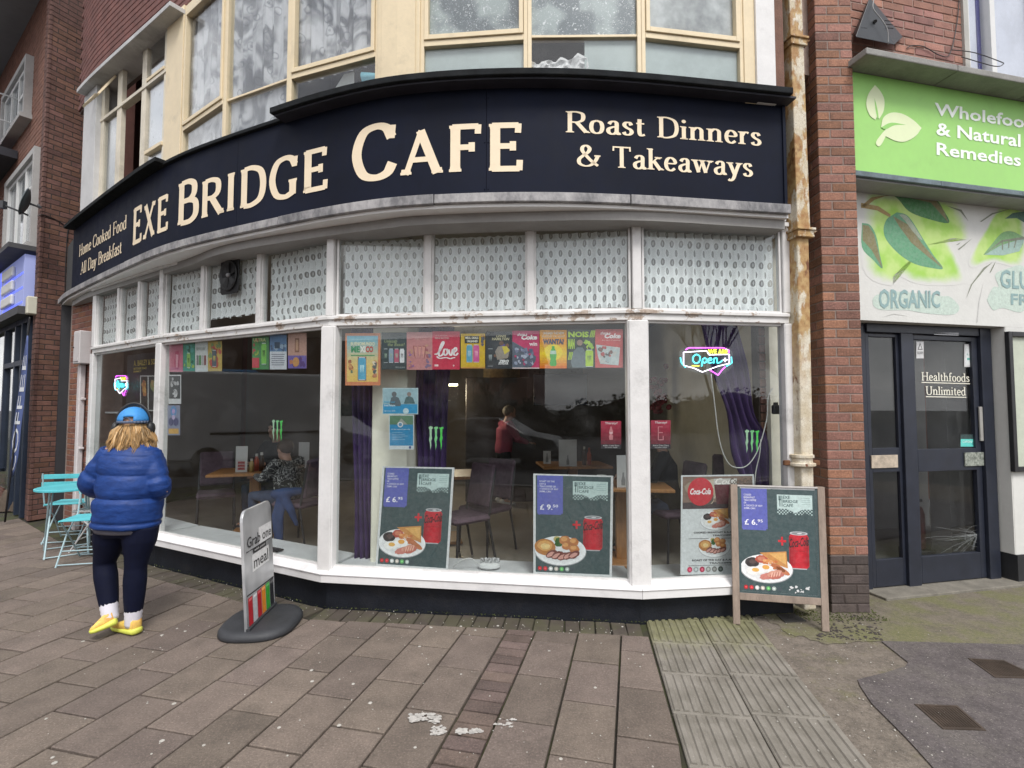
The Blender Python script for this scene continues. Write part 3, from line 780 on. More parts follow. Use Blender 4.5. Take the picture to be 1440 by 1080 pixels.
# ---- right pier
pier = thing('brick_pier', 'red brick pier with sooty foot between the cafe and the green shop', 'pier', (PR.x, PR.y, 0))
PW = Wall(PR, PR+Vector((.30, 0, 0))); PWd = .305
PS = Wall(PR, PR+Vector((0, .5, 0))); PS.n = Vector((-1, 0, 0))
co = MB(); co.box((PR.x+.151, PR.y+.264, 3.52), (.294, .52, 6.16)); co.build('mortar_core', mortarm, pier); co = MB(); co.box((PR.x+.151, PR.y+.264, .2195), (.294, .52, .439)); co.build('sooty_mortar', mortdark, pier)
z = 0; j = 0
while z < 5.3:
    m = brickpaint if z < .44 else brickm
    x0, y0 = PR.x, PR.y; zz = z+.0325
    if j % 2 == 0:
        brick_obj((x0+.0975, y0+.05, zz), (.195, .10, .065), 0, m, pier); brick_obj((x0+.2525, y0+.05, zz), (.095, .10, .065), 0, m, pier)
        brick_obj((x0+.05, y0+.11+.1075, zz), (.215, .10, .065), pi/2, m, pier); brick_obj((x0+.05, y0+.335+.05, zz), (.10, .10, .065), pi/2, m, pier)
    else:
        brick_obj((x0+.0475, y0+.1075, zz), (.095, .215, .065), 0, m, pier); brick_obj((x0+.2025, y0+.05, zz), (.195, .10, .065), 0, m, pier)
        brick_obj((x0+.05, y0+.225+.09, zz), (.18, .10, .065), pi/2, m, pier)
    z += .0747; j += 1
# wall between pipe and shopfront (recessed)
rw = thing('recessed_brick_wall', 'narrow recessed brick wall behind the flaking drainpipe', 'wall', (2.33, 4.42, 0))
mb = MB(); mb.box((2.36, 4.52, 3.3), (.42, .12, 6.6)); mb.build('mortar_core', mortdark, rw)
RWW = Wall((2.16, 4.46), (2.56, 4.46)); RWW.n = Vector((0, -1, 0)); face_bricks(RWW, 0.0, .34, 0, 5.3, brickdark, rw, off=.012, depth=.03)

# ---- left pier
lp = thing('brick_pier', 'tall dark brown brick pier left of the cafe with a cable across it', 'pier', (CN.x, CN.y, 0))
CW = Wall(CN, CN+PD*1.0); CW.n = Vector((PD.y, -PD.x, 0))
PB = CN+ND*.22                                              # the short return on the neighbour's side
NWp = Wall(CN, PB); NWp.n = Vector((-ND.y, ND.x, 0))*1.0
if NWp.n.y > 0: NWp.n = -NWp.n
mb = MB(); i0 = CN-CW.n*.004-NWp.n*.004
mb.prism([i0, i0+PD*.80, i0+PD*.80+ND*.22, i0+ND*.22], (0, 0, 8.6)); mb.build('mortar_core', mortdark, lp)
face_bricks(CW, 0, .76, 0, 7.42, brickdark, lp, off=.0, depth=.045, first=(.2125, .1025))
st = MB(); face_bricks(CW, 0, .76, 7.45, 8.6, brickdark, lp, stuff=st, off=0, depth=.045)
face_bricks(NWp, .0, .215, 0, 8.6, brickdark, lp, stuff=st, off=0, depth=.04, first=(.1025, .215))
o = st.build('return_brickwork', brickdark, lp); o['kind'] = 'stuff'
# ================================================================== CAFE SHOPFRONT
SH = thing('cafe_shopfront', 'white painted bowed timber shopfront of the cafe on a black stall riser', 'shopfront', ((P2.x+P3.x)/2, (P2.y+P3.y)/2, 0))
def mitre(i):
    """offset direction at post i so neighbouring facets meet"""
    ns = []
    if i > 0: ns.append(FC[i-1].n)
    if i < 4: ns.append(FC[i].n)
    n = sum(ns, Vector()).normalized(); return n/(n.dot(ns[0]))
PT = [P0, P1, P2, P3, P4]; MT = [mitre(i) for i in range(5)]
def bay(mb, i, o0, o1, za0, za1, zb0, zb1, fa=0, fb=0):
    """block along facet i between posts, mitred; za*, zb* heights at the two ends"""
    A = Vector((PT[i].x, PT[i].y, 0)); B = Vector((PT[i+1].x, PT[i+1].y, 0)); t = FC[i].t
    a = lambda o, z: A+MT[i]*o+t*fa+Vector((0, 0, z)); b = lambda o, z: B+MT[i+1]*o-t*fb+Vector((0, 0, z))
    mb.hexa([a(o1, za0), b(o1, zb0), b(o0, zb0), a(o0, za0), a(o1, za1), b(o1, zb1), b(o0, zb1), a(o0, za1)])
for i in range(4):
    za, zb = SZ[i], SZ[i+1]
    mb = MB(); bay(mb, i, -.16, .012, -.1, za-.11, -.1, zb-.11); mb.build('stall_riser', blackm, SH, bev=.003)
    mb = MB()      # sloping sill with a moulded nose
    A = Vector((PT[i].x, PT[i].y, 0)); B = Vector((PT[i+1].x, PT[i+1].y, 0)); g = .0012
    prof = [(-.05, -.108), (.088, -.108), (.090, -.05), (.098, -.045), (.098, -.038), (.090, -.032), (.03, -.004), (-.05, -.0)]
    va = [A+MT[i]*o+FC[i].t*g+Vector((0, 0, za+h)) for o, h in prof]; vb = [B+MT[i+1]*o-FC[i].t*g+Vector((0, 0, zb+h)) for o, h in prof]
    n = len(prof); F = [(k, k+1 if k+1 < n else 0, n+(k+1 if k+1 < n else 0), n+k) for k in range(n)]+[tuple(range(n))[::-1], tuple(range(n, 2*n))]
    mb.add(va+vb, F); mb.build('sill', whitesill, SH, bev=.002)
    # inner ledge behind the glass
    mb = MB(); bay(mb, i, -.42, -.052, za-.12, za-.02, zb-.12, zb-.02, .02, .02); mb.build('window_ledge', M('inner_ledge', (.66, .67, .68), .4, .1, 4, .05, dirt=.3), SH)
    mb = MB(); bay(mb, i, -.05, .045, TZ0, TZ1, TZ0, TZ1); mb.build('transom', peel, SH, bev=.004)
    mb = MB(); bay(mb, i, .0455, .062, TZ0+.05, TZ1-.008, TZ0+.05, TZ1-.008); mb.build('transom_bead', peel, SH, bev=.004)
    mb = MB(); bay(mb, i, -.05, .075, HZ, HZ+.034, HZ, HZ+.034); bay(mb, i, -.05, .02, HZ+.0345, HZ+.0505, HZ+.0345, HZ+.0505); bay(mb, i, -.05, .045, HZ+.051, HZ+.19, HZ+.051, HZ+.19); mb.build('head_rail', white, SH, bev=.003)
for i in range(5):      # main posts and the short posts over the transom
    A = Vector((PT[i].x, PT[i].y, 0)); n = MT[i].normalized(); t = Vector((-n.y, n.x, 0)); R = math.atan2(t.y, t.x)
    hw = (.05, .055, .068, .082, .042)[i]
    mb = MB(); mb.box(A+n*.0+Vector((0, 0, (SZ[i]-.03+TZ0)/2)), (hw*2, .10, TZ0-SZ[i]+.028), R, bev=.008)
    if i in (2, 3): mb.box(A+n*.055+Vector((0, 0, (SZ[i]-.035+TZ0)/2-.004)), (hw*1.72, .012, TZ0-SZ[i]+.03), R, bev=.004)
    mb.build('post', white, SH)
    mb = MB(); mb.box(A+n*.0+Vector((0, 0, (TZ1+HZ)/2)), (.07 if i else .1, .085, HZ-TZ1), R, bev=.006); mb.build('mullion', white, SH)
# upper light mullions read off the photograph
MUL = {0: [(166, 440), (195, 430)], 1: [(285, 400), (364, 390)], 2: [(602, 375), (746, 372)], 3: []}
PANES = {}
for i in range(4):
    W = FC[i]; us = [.045]
    for px, py in MUL[i]:
        u, z = W.hit(px, py, .03); mb = MB(); mb.beam(W, u-.027, u+.027, -.045, .038, TZ1, HZ); mb.build('mullion', white, SH, bev=.004); us += [u-.027, u+.027]
    us.append(W.len-.04); PANES[i] = [(us[k], us[k+1]) for k in range(0, len(us), 2)]
    for a, b in PANES[i]:
        fr = MB(); d = .016
        fr.beam(W, a, a+d, -.02, .018, TZ1, HZ); fr.beam(W, b-d, b, -.02, .018, TZ1, HZ); fr.beam(W, a+d, b-d, -.02, .018, TZ1, TZ1+d); fr.beam(W, a+d, b-d, -.02, .018, HZ-d, HZ)
        fr.build('glazing_bead', white, SH)
        mb = MB(); mb.beam(W, a+d-.004, b-d+.004, -.004, .002, TZ1+d-.004, HZ-d+.004); mb.build('pane', glass, SH)
    mb = MB(); a = .05 if i != 2 else .06; 
    mb.beam(W, a, W.len-.05, -.004, .002, max(SZ[i], SZ[i+1])-.035, TZ0+.004); mb.build('pane', glass, SH)
    fr = MB(); zz = max(SZ[i], SZ[i+1])
    fr.beam(W, .05, W.len-.05, -.02, .018, SZ[i]-.01, SZ[i]+.012, SZ[i+1]-.01, SZ[i+1]+.012); fr.build('glazing_bead', white, SH); fr = MB(); fr.beam(W, .05, W.len-.05, -.02, .018, TZ0-.018, TZ0); fr.build('glazing_bead', white, SH)
# ---- sign band
fz0, fz1 = 3.10, 3.165
SG = thing('cafe_sign', 'long curved navy sign board with cream lettering above the cafe windows', 'sign', SA.pt(SA.len/2, 0, 3.1))
def band(mb, Ar, u0, u1, o0, o1, z0, z1, n=None, z0f=None, z1f=None):
    n = n or max(1, int((u1-u0)/.12))
    for k in range(n):
        a = u0+(u1-u0)*k/n; b = u0+(u1-u0)*(k+1)/n
        P = [Ar.pt(a, o1, z0), Ar.pt(b, o1, z0), Ar.pt(b, o0, z0), Ar.pt(a, o0, z0), Ar.pt(a, o1, z1), Ar.pt(b, o1, z1), Ar.pt(b, o0, z1), Ar.pt(a, o0, z1)]
        o = len(mb.v); mb.v += P; F = [(0, 3, 2, 1), (4, 5, 6, 7), (0, 1, 5, 4), (2, 3, 7, 6)]
        if k == 0: F.append((3, 0, 4, 7))
        if k == n-1: F.append((1, 2, 6, 5))
        mb.f += [tuple(i+o for i in f) for f in F]; mb.c += [None]*len(F)
    return mb
sOf = lambda px, py, off=0: SA.hit(px, py, off)[0]
# lead drip in lengths
cuts = [0.0]+[sOf(x, y, .02) for x, y in ((175, 385), (250, 352), (391, 312), (610, 283), (887, 282))]+[SA.len]
for k in range(len(cuts)-1):
    mb = MB(); d = .0015+(k % 2)*.003; band(mb, SA, cuts[k]+.003, cuts[k+1]-.003, -.06, .022+d, fz0-d, fz1+d*.5); mb.build('lead_flashing', lead, SG, bev=.004)
mb = MB(); band(mb, SA, 0, SA.len, -.30, -.012, fz0-.028, fz0-.0035); mb.build('soffit', M('bright_soffit', (.84, .83, .82), .5, .04, 4, .05), SG)
mb = MB(); band(mb, SA, 0, SA.len, -.32, -.061, fz0, fz0+.09); mb.build('upper_soffit', white, SG)
zt = 3.965
uL = sOf(102, 370)
sc2 = [uL]+[sOf(x, y) for x, y in ((185, 330), (333, 280), (684, 200))]+[SA.len-.02]
for k in range(len(sc2)-1):
    mb = MB(); band(mb, SA, sc2[k]+.0015, sc2[k+1]-.0015, -.05, 0, fz1+.003, zt); mb.build('sign_panel', navy, SG)
mb = MB(); band(mb, SA, SA.len-.045, SA.len-.02, .0005, .012, fz1+.004, zt); mb.build('edge_trim', navy, SG)
# copings: a low one on the left, the deep projecting one on the right
uc = sOf(377, 165, .15)
mb = MB(); band(mb, SA, SA.hit(208, 245, .12)[0], uc+.05, -.3, .03, zt+.001, zt+.035); mb.build('coping', copingm, SG, bev=.006)
mb = MB(); band(mb, SA, uL-.03, SA.hit(214, 240, .12)[0], -.3, .10, zt+.012, zt+.055); mb.build('coping', copingm, SG, bev=.004)
mb = MB(); band(mb, SA, uc, SA.len-.045, -.3, .14, zt+.003, zt+.052); mb.build('coping', copingm, SG, bev=.006)
mb = MB(); band(mb, SA, uc+.02, SA.len, .001, .11, zt-.012, zt+.002); mb.build('coping_soffit', M('coping_underside', (.02, .02, .03), .6, .3, 6, .2), SG)
mb = MB(); band(mb, SA, .0, SA.len, -.34, -.06, 3.2, 3.95); mb.build('backing', M('sign_backing', (.05, .05, .05), .8, .2, 3, .1), SG)
for (u, z) in [(sOf(684, 200)-.012, 3.2), (sOf(684, 200)+.014, 3.2), (sOf(684, 200)-.012, 3.55), (sOf(684, 200)+.014, 3.55), (sOf(684, 200)-.012, 3.88), (sOf(684, 200)+.014, 3.88), (sOf(185, 330)+.02, 3.55), (sOf(333, 280)+.02, 3.55)]:
    mb = MB(); mb.ball(SA.pt(u, .002, z), .005, 6, 4); mb.build('screw', navy, SG)
# ---- lettering
def sign_line(name, body, px0, py0, px1, py1, z0, h, big=None, **kw):
    u0 = sOf(px0, py0); u1 = sOf(px1, py1); mb = MB()
    serif_text(mb, body, lambda u, v, l: SA.pt(u0+(u1-u0)*u, .003+l, z0+v*h), big=big, **kw)
    o = mb.build(name, ivory, SG); o['label'] = 'cream lettering reading '+body; return o
bigk = dict(TH=.19, TN=.12, SER=.035, SW=.06, track=.10)
sign_line('lettering', 'EXE', 187, 320, 240, 300, 3.325, .345, big=[1.10, 1, 1], **bigk)
sign_line('lettering', 'BRIDGE', 250, 280, 468, 235, 3.325, .335, big=[1.18, 1, 1, 1, 1, 1], **bigk)
sign_line('lettering', 'CAFE', 495, 215, 744, 205, 3.335, .350, big=[1.17, .94, 1, 1], **bigk)
sm = dict(TH=.155, TN=.065, SER=.10, SW=.045, track=.05)
sign_line('lettering', 'Roast Dinners', 795, 175, 1072, 190, 3.622, .158, **sm)
sign_line('lettering', '& Takeaways', 810, 225, 1060, 240, 3.372, .160, **sm)
sign_line('lettering', 'Home Cooked Food', 112, 350, 179, 310, 3.55, .150, TH=.15, TN=.06, SER=.08, SW=.045)
sign_line('lettering', 'All Day Breakfast', 114, 380, 172, 350, 3.30, .150, TH=.15, TN=.06, SER=.08, SW=.045)

# ================================================================== CAFE BUILDING (upper floor)
BL = thing('cafe_building', 'upper floor of the cafe building with cream framed curtained windows', 'building', UA.pt(UA.len/2, 0, 3.9))
uU = lambda px, py: UA.hit(px, py)[0]
TOPZ = 5.6
# wall strip behind the sign, wall above the windows
mb = MB(); band(mb, UA, 0, UA.len, -.25, -.02, 3.0, 4.02); mb.build('wall_band', M('painted_render', (.3, .29, .28), .8, .1, 4, .2), BL)
mb = MB(); band(mb, UA, 0, UA.len, -.25, -.02, TOPZ+.1, 8.2); mb.build('wall', mortarm, BL)
st = MB(); ub = uU(262, 0)
zz = TOPZ+.12; j = 0
while zz < 8.1:
    u = .02+(j % 2)*.11
    while u < UA.len-.02:
        e = min(u+.215, UA.len)
        P = UA.pt((u+e)/2, -.012, zz+.0325); a = UA.pt(u, 0, 0); b = UA.pt(e, 0, 0); st.box(P, (e-u, .03, .065), math.atan2(b.y-a.y, b.x-a.x), bev=.003); u = e+.01
    zz += .0745; j += 1
o = st.build('brickwork', M('upper_brick', (.16, .065, .055), .8, .3, 5, .4), BL); o['kind'] = 'stuff'
# side walls, back, roof so that the building is a solid from elsewhere
bw = M('rear_brick', (.16, .07, .055), .85, .2, 5, .3)
mb = MB(); mb.box((3.0, 8.2, 4.1), (.2, 7.2, 8.2)); mb.box((-1.8, 11.8, 4.1), (9.6, .2, 8.2)); mb.box((-6.3, 10.0, 4.1), (.2, 3.6, 8.2)); mb.build('rear_wall', bw, BL)
mb = MB(); mb.prism([(P4.x+.8, 4.2, 8.2)]+[UA.pt(UA.len*k/8, .05, 8.2) for k in range(8, -1, -1)]+[(-6.4, 11.9, 8.2), (3.1, 11.9, 8.2)], (0, 0, .15)); mb.build('roof', concrete, BL)
# cream posts and windows
def ubeam(mb, px0, px1, py, o0, o1, z0, z1): return band(mb, UA, uU(px0, py), uU(px1, py), o0, o1, z0, z1)
for (a, b, y, m, f) in ((236, 259, 150, cream, .03), (534, 592, 90, cream, .035), (1043, 1058, 60, cream, .03), (1058, 1084, 60, white, .05), (1084, 1102, 60, brickdark, .0)):
    mb = MB(); ubeam(mb, a, b, y, -.14, f, 3.95, TOPZ+.1); mb.build('post', m, BL, bev=.004)
mb = MB(); ubeam(mb, 540, 586, 90, .036, .044, 3.95, TOPZ+.1); mb.build('post_panel', cream, BL, bev=.003)
# concrete surround of the far left window
mb = MB(); ubeam(mb, 126, 143, 200, -.15, .07, 3.98, TOPZ); mb.build('window_surround', M('white_render', (.55, .55, .55), .7, .08, 4, .15), BL, bev=.004)
mb = MB(); ubeam(mb, 133, 262, 60, -.15, .16, TOPZ+.001, TOPZ+.05); mb.build('window_hood', M('hood_concrete', (.50, .50, .50), .7, .15, 3, .2, dirt=.4), BL, bev=.004)
rail = MB()
# each window: (name px range, y for probing, rail z, sash?)
curt_n = [0]
def floral():
    m, n, b = newmat('floral_net'); x, y, z, P = xyz(n)
    f = nse(n, P, 4.5, 2, .4, (1, 1, .8), 1.8); v = n.nodes.new('ShaderNodeTexVoronoi'); v.inputs['Scale'].default_value = 6.5; n.links.new(P, v.inputs['Vector'])
    r = X(n, v.outputs['Distance']); rose = (r*30).fn('SINE').step(.2, .9)*(r.step(.5, .25)); 
    c = mixc(n, f.step(.35, .65), (.30, .31, .34), (.62, .63, .66)); c = mixc(n, rose*.55, c, (.14, .15, .18))
    n.links.new(c, b.inputs['Base Color']); b.inputs['Roughness'].default_value = .9
    n.links.new((f.step(.3, .6)*.35+.6+rose*.05).v, b.inputs['Alpha']); return m
floralm = floral()
def obscure():
    m, n, b = newmat('patterned_obscure_film'); x, y, z, P = xyz(n)
    f = nse(n, P, 34, 3, .6, None, 2.5); q = nse(n, P, 3.2, 2, .5)
    c = mixc(n, q.step(.42, .56), (.10, .13, .15), (.36, .42, .42)); c = mixc(n, f.step(.58, .66), c, (.78, .80, .82))
    n.links.new(c, b.inputs['Base Color']); b.inputs['Roughness'].default_value = .35; return m
obsm = obscure()
frost = M('frosted_film', (.46, .53, .52), .5, .1, 2.5, .02)
frost2 = M('milky_film', (.33, .35, .36), .4, .5, 1.2, .02, col2=(.50, .52, .52))
crump = M('crumpled_paper', (.80, .80, .80), .7, .12, 8, .3)
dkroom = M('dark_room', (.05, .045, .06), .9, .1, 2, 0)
def upwin(pxa, pxb, py, zr, lower, upper, sash=True, thin=False, zr2=None):
    ua, ub_ = uU(pxa, py), uU(pxb, py); nseg = 1
    A, B = UA.pt(ua, 0, 0), UA.pt(ub_, 0, 0); W = Wall(A, B)
    W.n = Vector((W.t.y, -W.t.x, 0)); ln = W.len
    w_ = thing_part('window', BL, W.pt(ln/2, 0, 3.95))
    m_ = cream; f = MB(); d = .03
    f.beam(W, 0, d, -.06, .02, 3.96, TOPZ+.08); f.beam(W, ln-d, ln, -.06, .02, 3.96, TOPZ+.08); f.beam(W, d, ln-d, -.06, .02, 3.96, 4.0); f.beam(W, d, ln-d, -.06, .02, TOPZ, TOPZ+.08)
    f.beam(W, d, ln-d, -.05, .022 if not thin else .01, zr-(.024 if not thin else .012), zr+(.02 if not thin else .008))
    o = f.build('frame', cream if not thin else cream, w_, bev=.003)
    if sash:
        f = MB(); e = .034; f.beam(W, d+.003, d+e, -.02, .034, zr+.023, TOPZ-.003); f.beam(W, ln-d-e, ln-d-.003, -.02, .034, zr+.023, TOPZ-.003); f.beam(W, d+e, ln-d-e, -.02, .034, zr+.023, zr+.06); f.beam(W, d+e, ln-d-e, -.02, .034, TOPZ-.05, TOPZ-.003)
        f.build('sash', cream, w_, bev=.003)
    g = MB(); g.beam(W, d-.003, ln-d+.003, -.012, -.006, 4.0, zr-.01); g.beam(W, d-.003, ln-d+.003, -.012, -.006, zr+.01, TOPZ); g.build('pane', glassup, w_)
    if lower:
        mb = MB(); mb.beam(W, d, ln-d, -.05, -.02 if lower is not floralm else -.035, 3.98, zr-.015); mb.build('window_film', lower, w_)
    if upper:
        mb = MB()
        if upper is floralm: mb.grid(lambda a, b: W.pt(d+(ln-2*d)*a, -.06+.018*sin(a*37+b*2)+.01*sin(a*83), zr-.01+(TOPZ-zr)*b), 60, 6)
        else: mb.beam(W, d, ln-d, -.045, -.02, zr+.01, TOPZ)
        mb.build('window_film' if upper is not floralm else 'net', upper, w_, smooth=upper is floralm)
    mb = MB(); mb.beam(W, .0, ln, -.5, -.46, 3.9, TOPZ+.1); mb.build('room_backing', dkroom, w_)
    return W, w_
def thing_part(name, parent, loc):
    o = bpy.data.objects.new(name, None); C.objects.link(o); o.empty_display_size = .05; place(o, loc, parent); return o
upwin(259, 318, 160, 4.395, floralm, floralm)
upwin(318, 409, 130, 4.395, floralm, floralm, sash=False, thin=True)
upwin(409, 534, 88, 4.395, None, floralm)
upwin(592, 742, 60, 4.40, frost, obsm)
Wm, wm = upwin(742, 901, 52, 4.41, None, obsm, sash=False, thin=True)
mb = MB(); mb.beam(Wm, Wm.hit(822, 80, -.03)[0], Wm.len-.03, -.05, -.025, 3.98, 4.395); mb.build('window_film', frost, wm)
upwin(901, 1043, 60, 4.41, frost, frost2)
# grey board and blue face mask leaning inside the third window
W3 = Wall(UA.pt(uU(409, 88), 0, 0), UA.pt(uU(534, 88), 0, 0)); W3.n = Vector((W3.t.y, -W3.t.x, 0))
mb = MB(); a, z = W3.hit(440, 125, -.06); b, z2 = W3.hit(498, 100, -.06)
mb.prism([W3.pt(a, -.06, 3.99), W3.pt(b, -.06, 3.99), W3.pt(b, -.06, 4.36), W3.pt(b-.1, -.06, 4.36)], W3.n*-.01)
tag(mb.build('board', M('pale_board', (.50, .52, .50), .6, .1, 4, 0)), 'pale grey board propped inside the lower light of an upstairs window', 'board')
mb = MB(); a, z = W3.hit(508, 100, -.03); b, z2 = W3.hit(533, 92, -.03)
mb.grid(lambda p, q: W3.pt(a+(b-a)*p, -.03+.012*sin(q*16), 4.03+(.29-.05*p)*q-.06*(1-p)*(1-q)*0), 4, 16)
tag(mb.build('face_mask', M('blue_mask', (.22, .55, .66), .7, .1, 20, .1), smooth=True), 'light blue pleated face mask stuck inside the upstairs window glass', 'mask')
# crumpled white paper in the middle window
mb = MB(); rd = random.Random(5); a0, _ = Wm.hit(748, 80, 0); a1, _ = Wm.hit(830, 80, 0)
mb.grid(lambda p, q: Wm.pt(a0+(a1-a0)*p, -.030+.030*noise.noise(Vector((p*11, q*8, 3))), 4.0+q*(.24+.12*noise.noise(Vector((p*4, 0, 1)))+.06*p)), 24, 12)
tag(mb.build('crumpled_paper', crump), 'crumpled white paper peeling behind the middle upstairs window', 'paper')
# far left window group (px 140-236): outer casement, open gap, pale pane
def leftgroup():
    A = UA.pt(uU(141, 200), 0, 0); B = UA.pt(uU(236, 130), 0, 0); W = Wall(A, B); W.n = Vector((W.t.y, -W.t.x, 0)); ln = W.len
    w_ = thing_part('window', BL, W.pt(ln/2, 0, 4.05)); zs = 4.14
    uq = lambda px, py: W.hit(px, py)[0]
    f = MB(); zr = 5.16
    f.beam(W, 0, ln, -.12, .05, zs-.12, zs); 
    for (a, b, y) in ((141, 145, 250), (165, 171, 200), (200, 206, 170), (232, 236, 130)): f.beam(W, uq(a, y), uq(b, y), -.035, .015, zs, TOPZ)
    f.beam(W, 0, ln, -.05, .025, zr-.02, zr+.02)
    f.build('frame', M('dull_cream', (.68, .62, .50), .5, .1, 5, .1, dirt=.3), w_, bev=.003)
    g = MB(); g.beam(W, uq(145, 230), uq(163, 220), -.012, -.006, zs, zr-.02); g.build('pane', glassup, w_); g = MB(); g.beam(W, uq(208, 170), uq(232, 150), -.012, -.006, zs, TOPZ); g.build('pane', glassup, w_)
    mb = MB(); mb.beam(W, uq(145, 230), uq(163, 220), -.06, -.04, zs, zr); mb.build('net', M('grey_net', (.34, .35, .36), .9, .15, 6, .1), w_)
    mb = MB(); mb.beam(W, uq(208, 170), uq(232, 150), -.04, -.02, zs, TOPZ-.25); mb.build('window_film', M('pale_blue_film', (.50, .54, .62), .3, .08, 2, 0), w_)
    f = MB(); f.beam(W, uq(208, 190), uq(232, 180), -.02, .034, 4.36, 4.40); f.build('sash', cream, w_, bev=.003); f = MB(); f.beam(W, uq(208, 190), uq(232, 180), -.02, .034, zr+.021, zr+.055); f.build('sash', cream, w_, bev=.003)
    # top-hung vent pushed open
    u0, u1 = uq(143, 150), uq(165, 120); v = MB(); 
    top = W.pt(u0, .02, TOPZ-.02); dn = W.n*.16+Vector((0, 0, -.30)); t = W.t*(u1-u0)
    for (p, q) in ((top, top+t), (top+dn, top+dn+t), (top, top+dn), (top+t, top+dn+t)): v.tube([p, q], .014, 4)
    v.build('vent_frame', cream, w_)
    mb = MB(); mb.prism([top, top+t, top+t+dn, top+dn], W.n*.004); mb.build('pane', glassup, w_)
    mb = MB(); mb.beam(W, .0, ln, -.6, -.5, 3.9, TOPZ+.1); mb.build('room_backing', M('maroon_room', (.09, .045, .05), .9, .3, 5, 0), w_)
leftgroup()
# ================================================================== HEALTH FOOD SHOP
HS = thing('health_food_shop', 'right hand shop front with painted leaf mural and navy glazed double doors', 'shop', HM.pt(1.2, 0, 0))
hu = lambda px, py, off=0, W=HF: W.hit(px, py, off)
EX = 3.6
muralbase = M('mural_white', (.66, .66, .63), .7, .05, 3, .15)
navyd = M('navy_door_paint', (.020, .024, .038), .4, .2, 6, .05, dirt=.15)
plinth = M('black_plinth', (.02, .021, .024), .6, .3, 6, .2)
lug = M('upstairs_brick', (.30, .145, .115), .8, .25, 9, .5, rnd=.22, bscale=90)
# positions in the mural plane
mu0, _ = HM.hit(1212, 400); mzb = 2.36; mzt = 3.5
dr1, _ = HM.hit(1419, 560); dl = mu0
mb = MB(); mb.beam(HM, mu0-.25, EX, -.16, 0, mzb, mzt); mb.build('mural_wall', muralbase, HS)
mb = MB(); mb.beam(HM, dr1, EX, -.28, 0, .26, mzb-.001); mb.build('side_wall', muralbase, HS)
mb = MB(); mb.beam(HM, dr1-.003, EX, -.285, .012, -.02, .26); mb.build('plinth', plinth, HS)
mb = MB(); mb.beam(HM, dr1-.012, dr1-.0005, -.285, -.002, .262, mzb-.002); mb.build('door_reveal', muralbase, HS)
mb = MB(); mb.beam(HF, 0.0, EX+.2, -.34, .0, 3.485, 3.50); mb.build('soffit', soffitm, HS)
for k in range(4):
    mb = MB(); mb.beam(HF, k*.93+.0, k*.93+.926, -.03, .03, 3.50, 3.545); mb.build('lead_flashing', M('blue_grey_lead', (.13, .17, .19), .6, .3, 6, .3), HS, bev=.004)
for k in range(4):
    mb = MB(); mb.beam(HF, k*.95-.02+(0 if k else .02), k*.95+.925, -.3, .20, 4.40, 4.455); mb.build('concrete_canopy', concrete, HS, bev=.008)
WB = Wall(HF.pt(0, -.12, 0), HF.pt(4.2, -.12, 0)); WB.n = HF.n
wl, _ = WB.hit(1352, 30)
mb = MB(); mb.beam(WB, -.3, wl, -.2, -.006, 4.4, 8.0); mb.beam(WB, wl, 4.4, -.2, -.006, 5.9, 8.0); mb.beam(WB, wl, 4.4, -.2, -.006, 4.2, 4.47); mb.beam(WB, 3.4, 4.4, -.2, -.006, 4.47, 5.9); mb.build('wall', M('pale_mortar', (.36, .27, .23), .9, .2, 14, .4), HS)
face_bricks(WB, 0, wl, 4.46, 5.2, lug, HS, off=.0, depth=.04)
st = MB(); face_bricks(WB, 0, 4.2, 5.9, 7.9, lug, HS, stuff=st, depth=.04); face_bricks(WB, 0, wl, 5.2, 5.9, lug, HS, stuff=st, depth=.04)
o = st.build('upper_brickwork', lug, HS); o['kind'] = 'stuff'
# first floor window
wn = thing_part('window', HS, WB.pt(wl+.5, 0, 4.6))
f = MB(); cs = M('stone_surround', (.42, .41, .38), .8, .1, 5, .2)
f.beam(WB, wl, wl+.055, -.1, .02, 4.47, 5.9); f.beam(WB, wl+.056, 3.4, -.1, .03, 4.47, 4.53); f.build('surround', cs, wn)
f = MB(); a = wl+.06; f.beam(WB, a, a+.05, -.1, -.01, 4.58, 5.9); f.beam(WB, a+.05, 3.3, -.1, -.01, 4.535, 4.60); f.beam(WB, a+.30, a+.36, -.1, -.005, 4.60, 5.9); f.beam(WB, a+.9, a+.96, -.1, -.005, 4.60, 5.9); f.build('frame', whitep, wn, bev=.003)
g = MB(); g.beam(WB, a+.05, 3.3, -.07, -.06, 4.6, 5.9); g.build('pane', glassup, wn)
cu = MB(); cu.beam(WB, a+.05, a+.26, -.14, -.10, 4.58, 5.9); cu.beam(WB, a+.36, 3.3, -.14, -.10, 4.58, 5.9); cu.build('blind', M('lilac_blind', (.72, .74, .86), .7, .08, 4, 0), wn)
cu = MB(); cu.beam(WB, a+.26, a+.30, -.14, -.09, 4.58, 5.9); cu.build('curtain', M('deep_blue_curtain', (.05, .05, .25), .7, .1, 4, 0), wn)
mb = MB(); mb.box((6.0, 9.2, 4.0), (6.0, .2, 8.0)); mb.box((8.4, 7.2, 4.0), (.2, 4.2, 8.0)); mb.build('rear_wall', bw, HS)
mb = MB(); mb.prism([WB.pt(-.3, 0, 8.0), WB.pt(4.4, 0, 8.0), WB.pt(5.5, 0, 8)+Vector((0, 3, 0)), Vector((3, 9.3, 8.0))], (0, 0, .15)); mb.build('roof', concrete, HS)
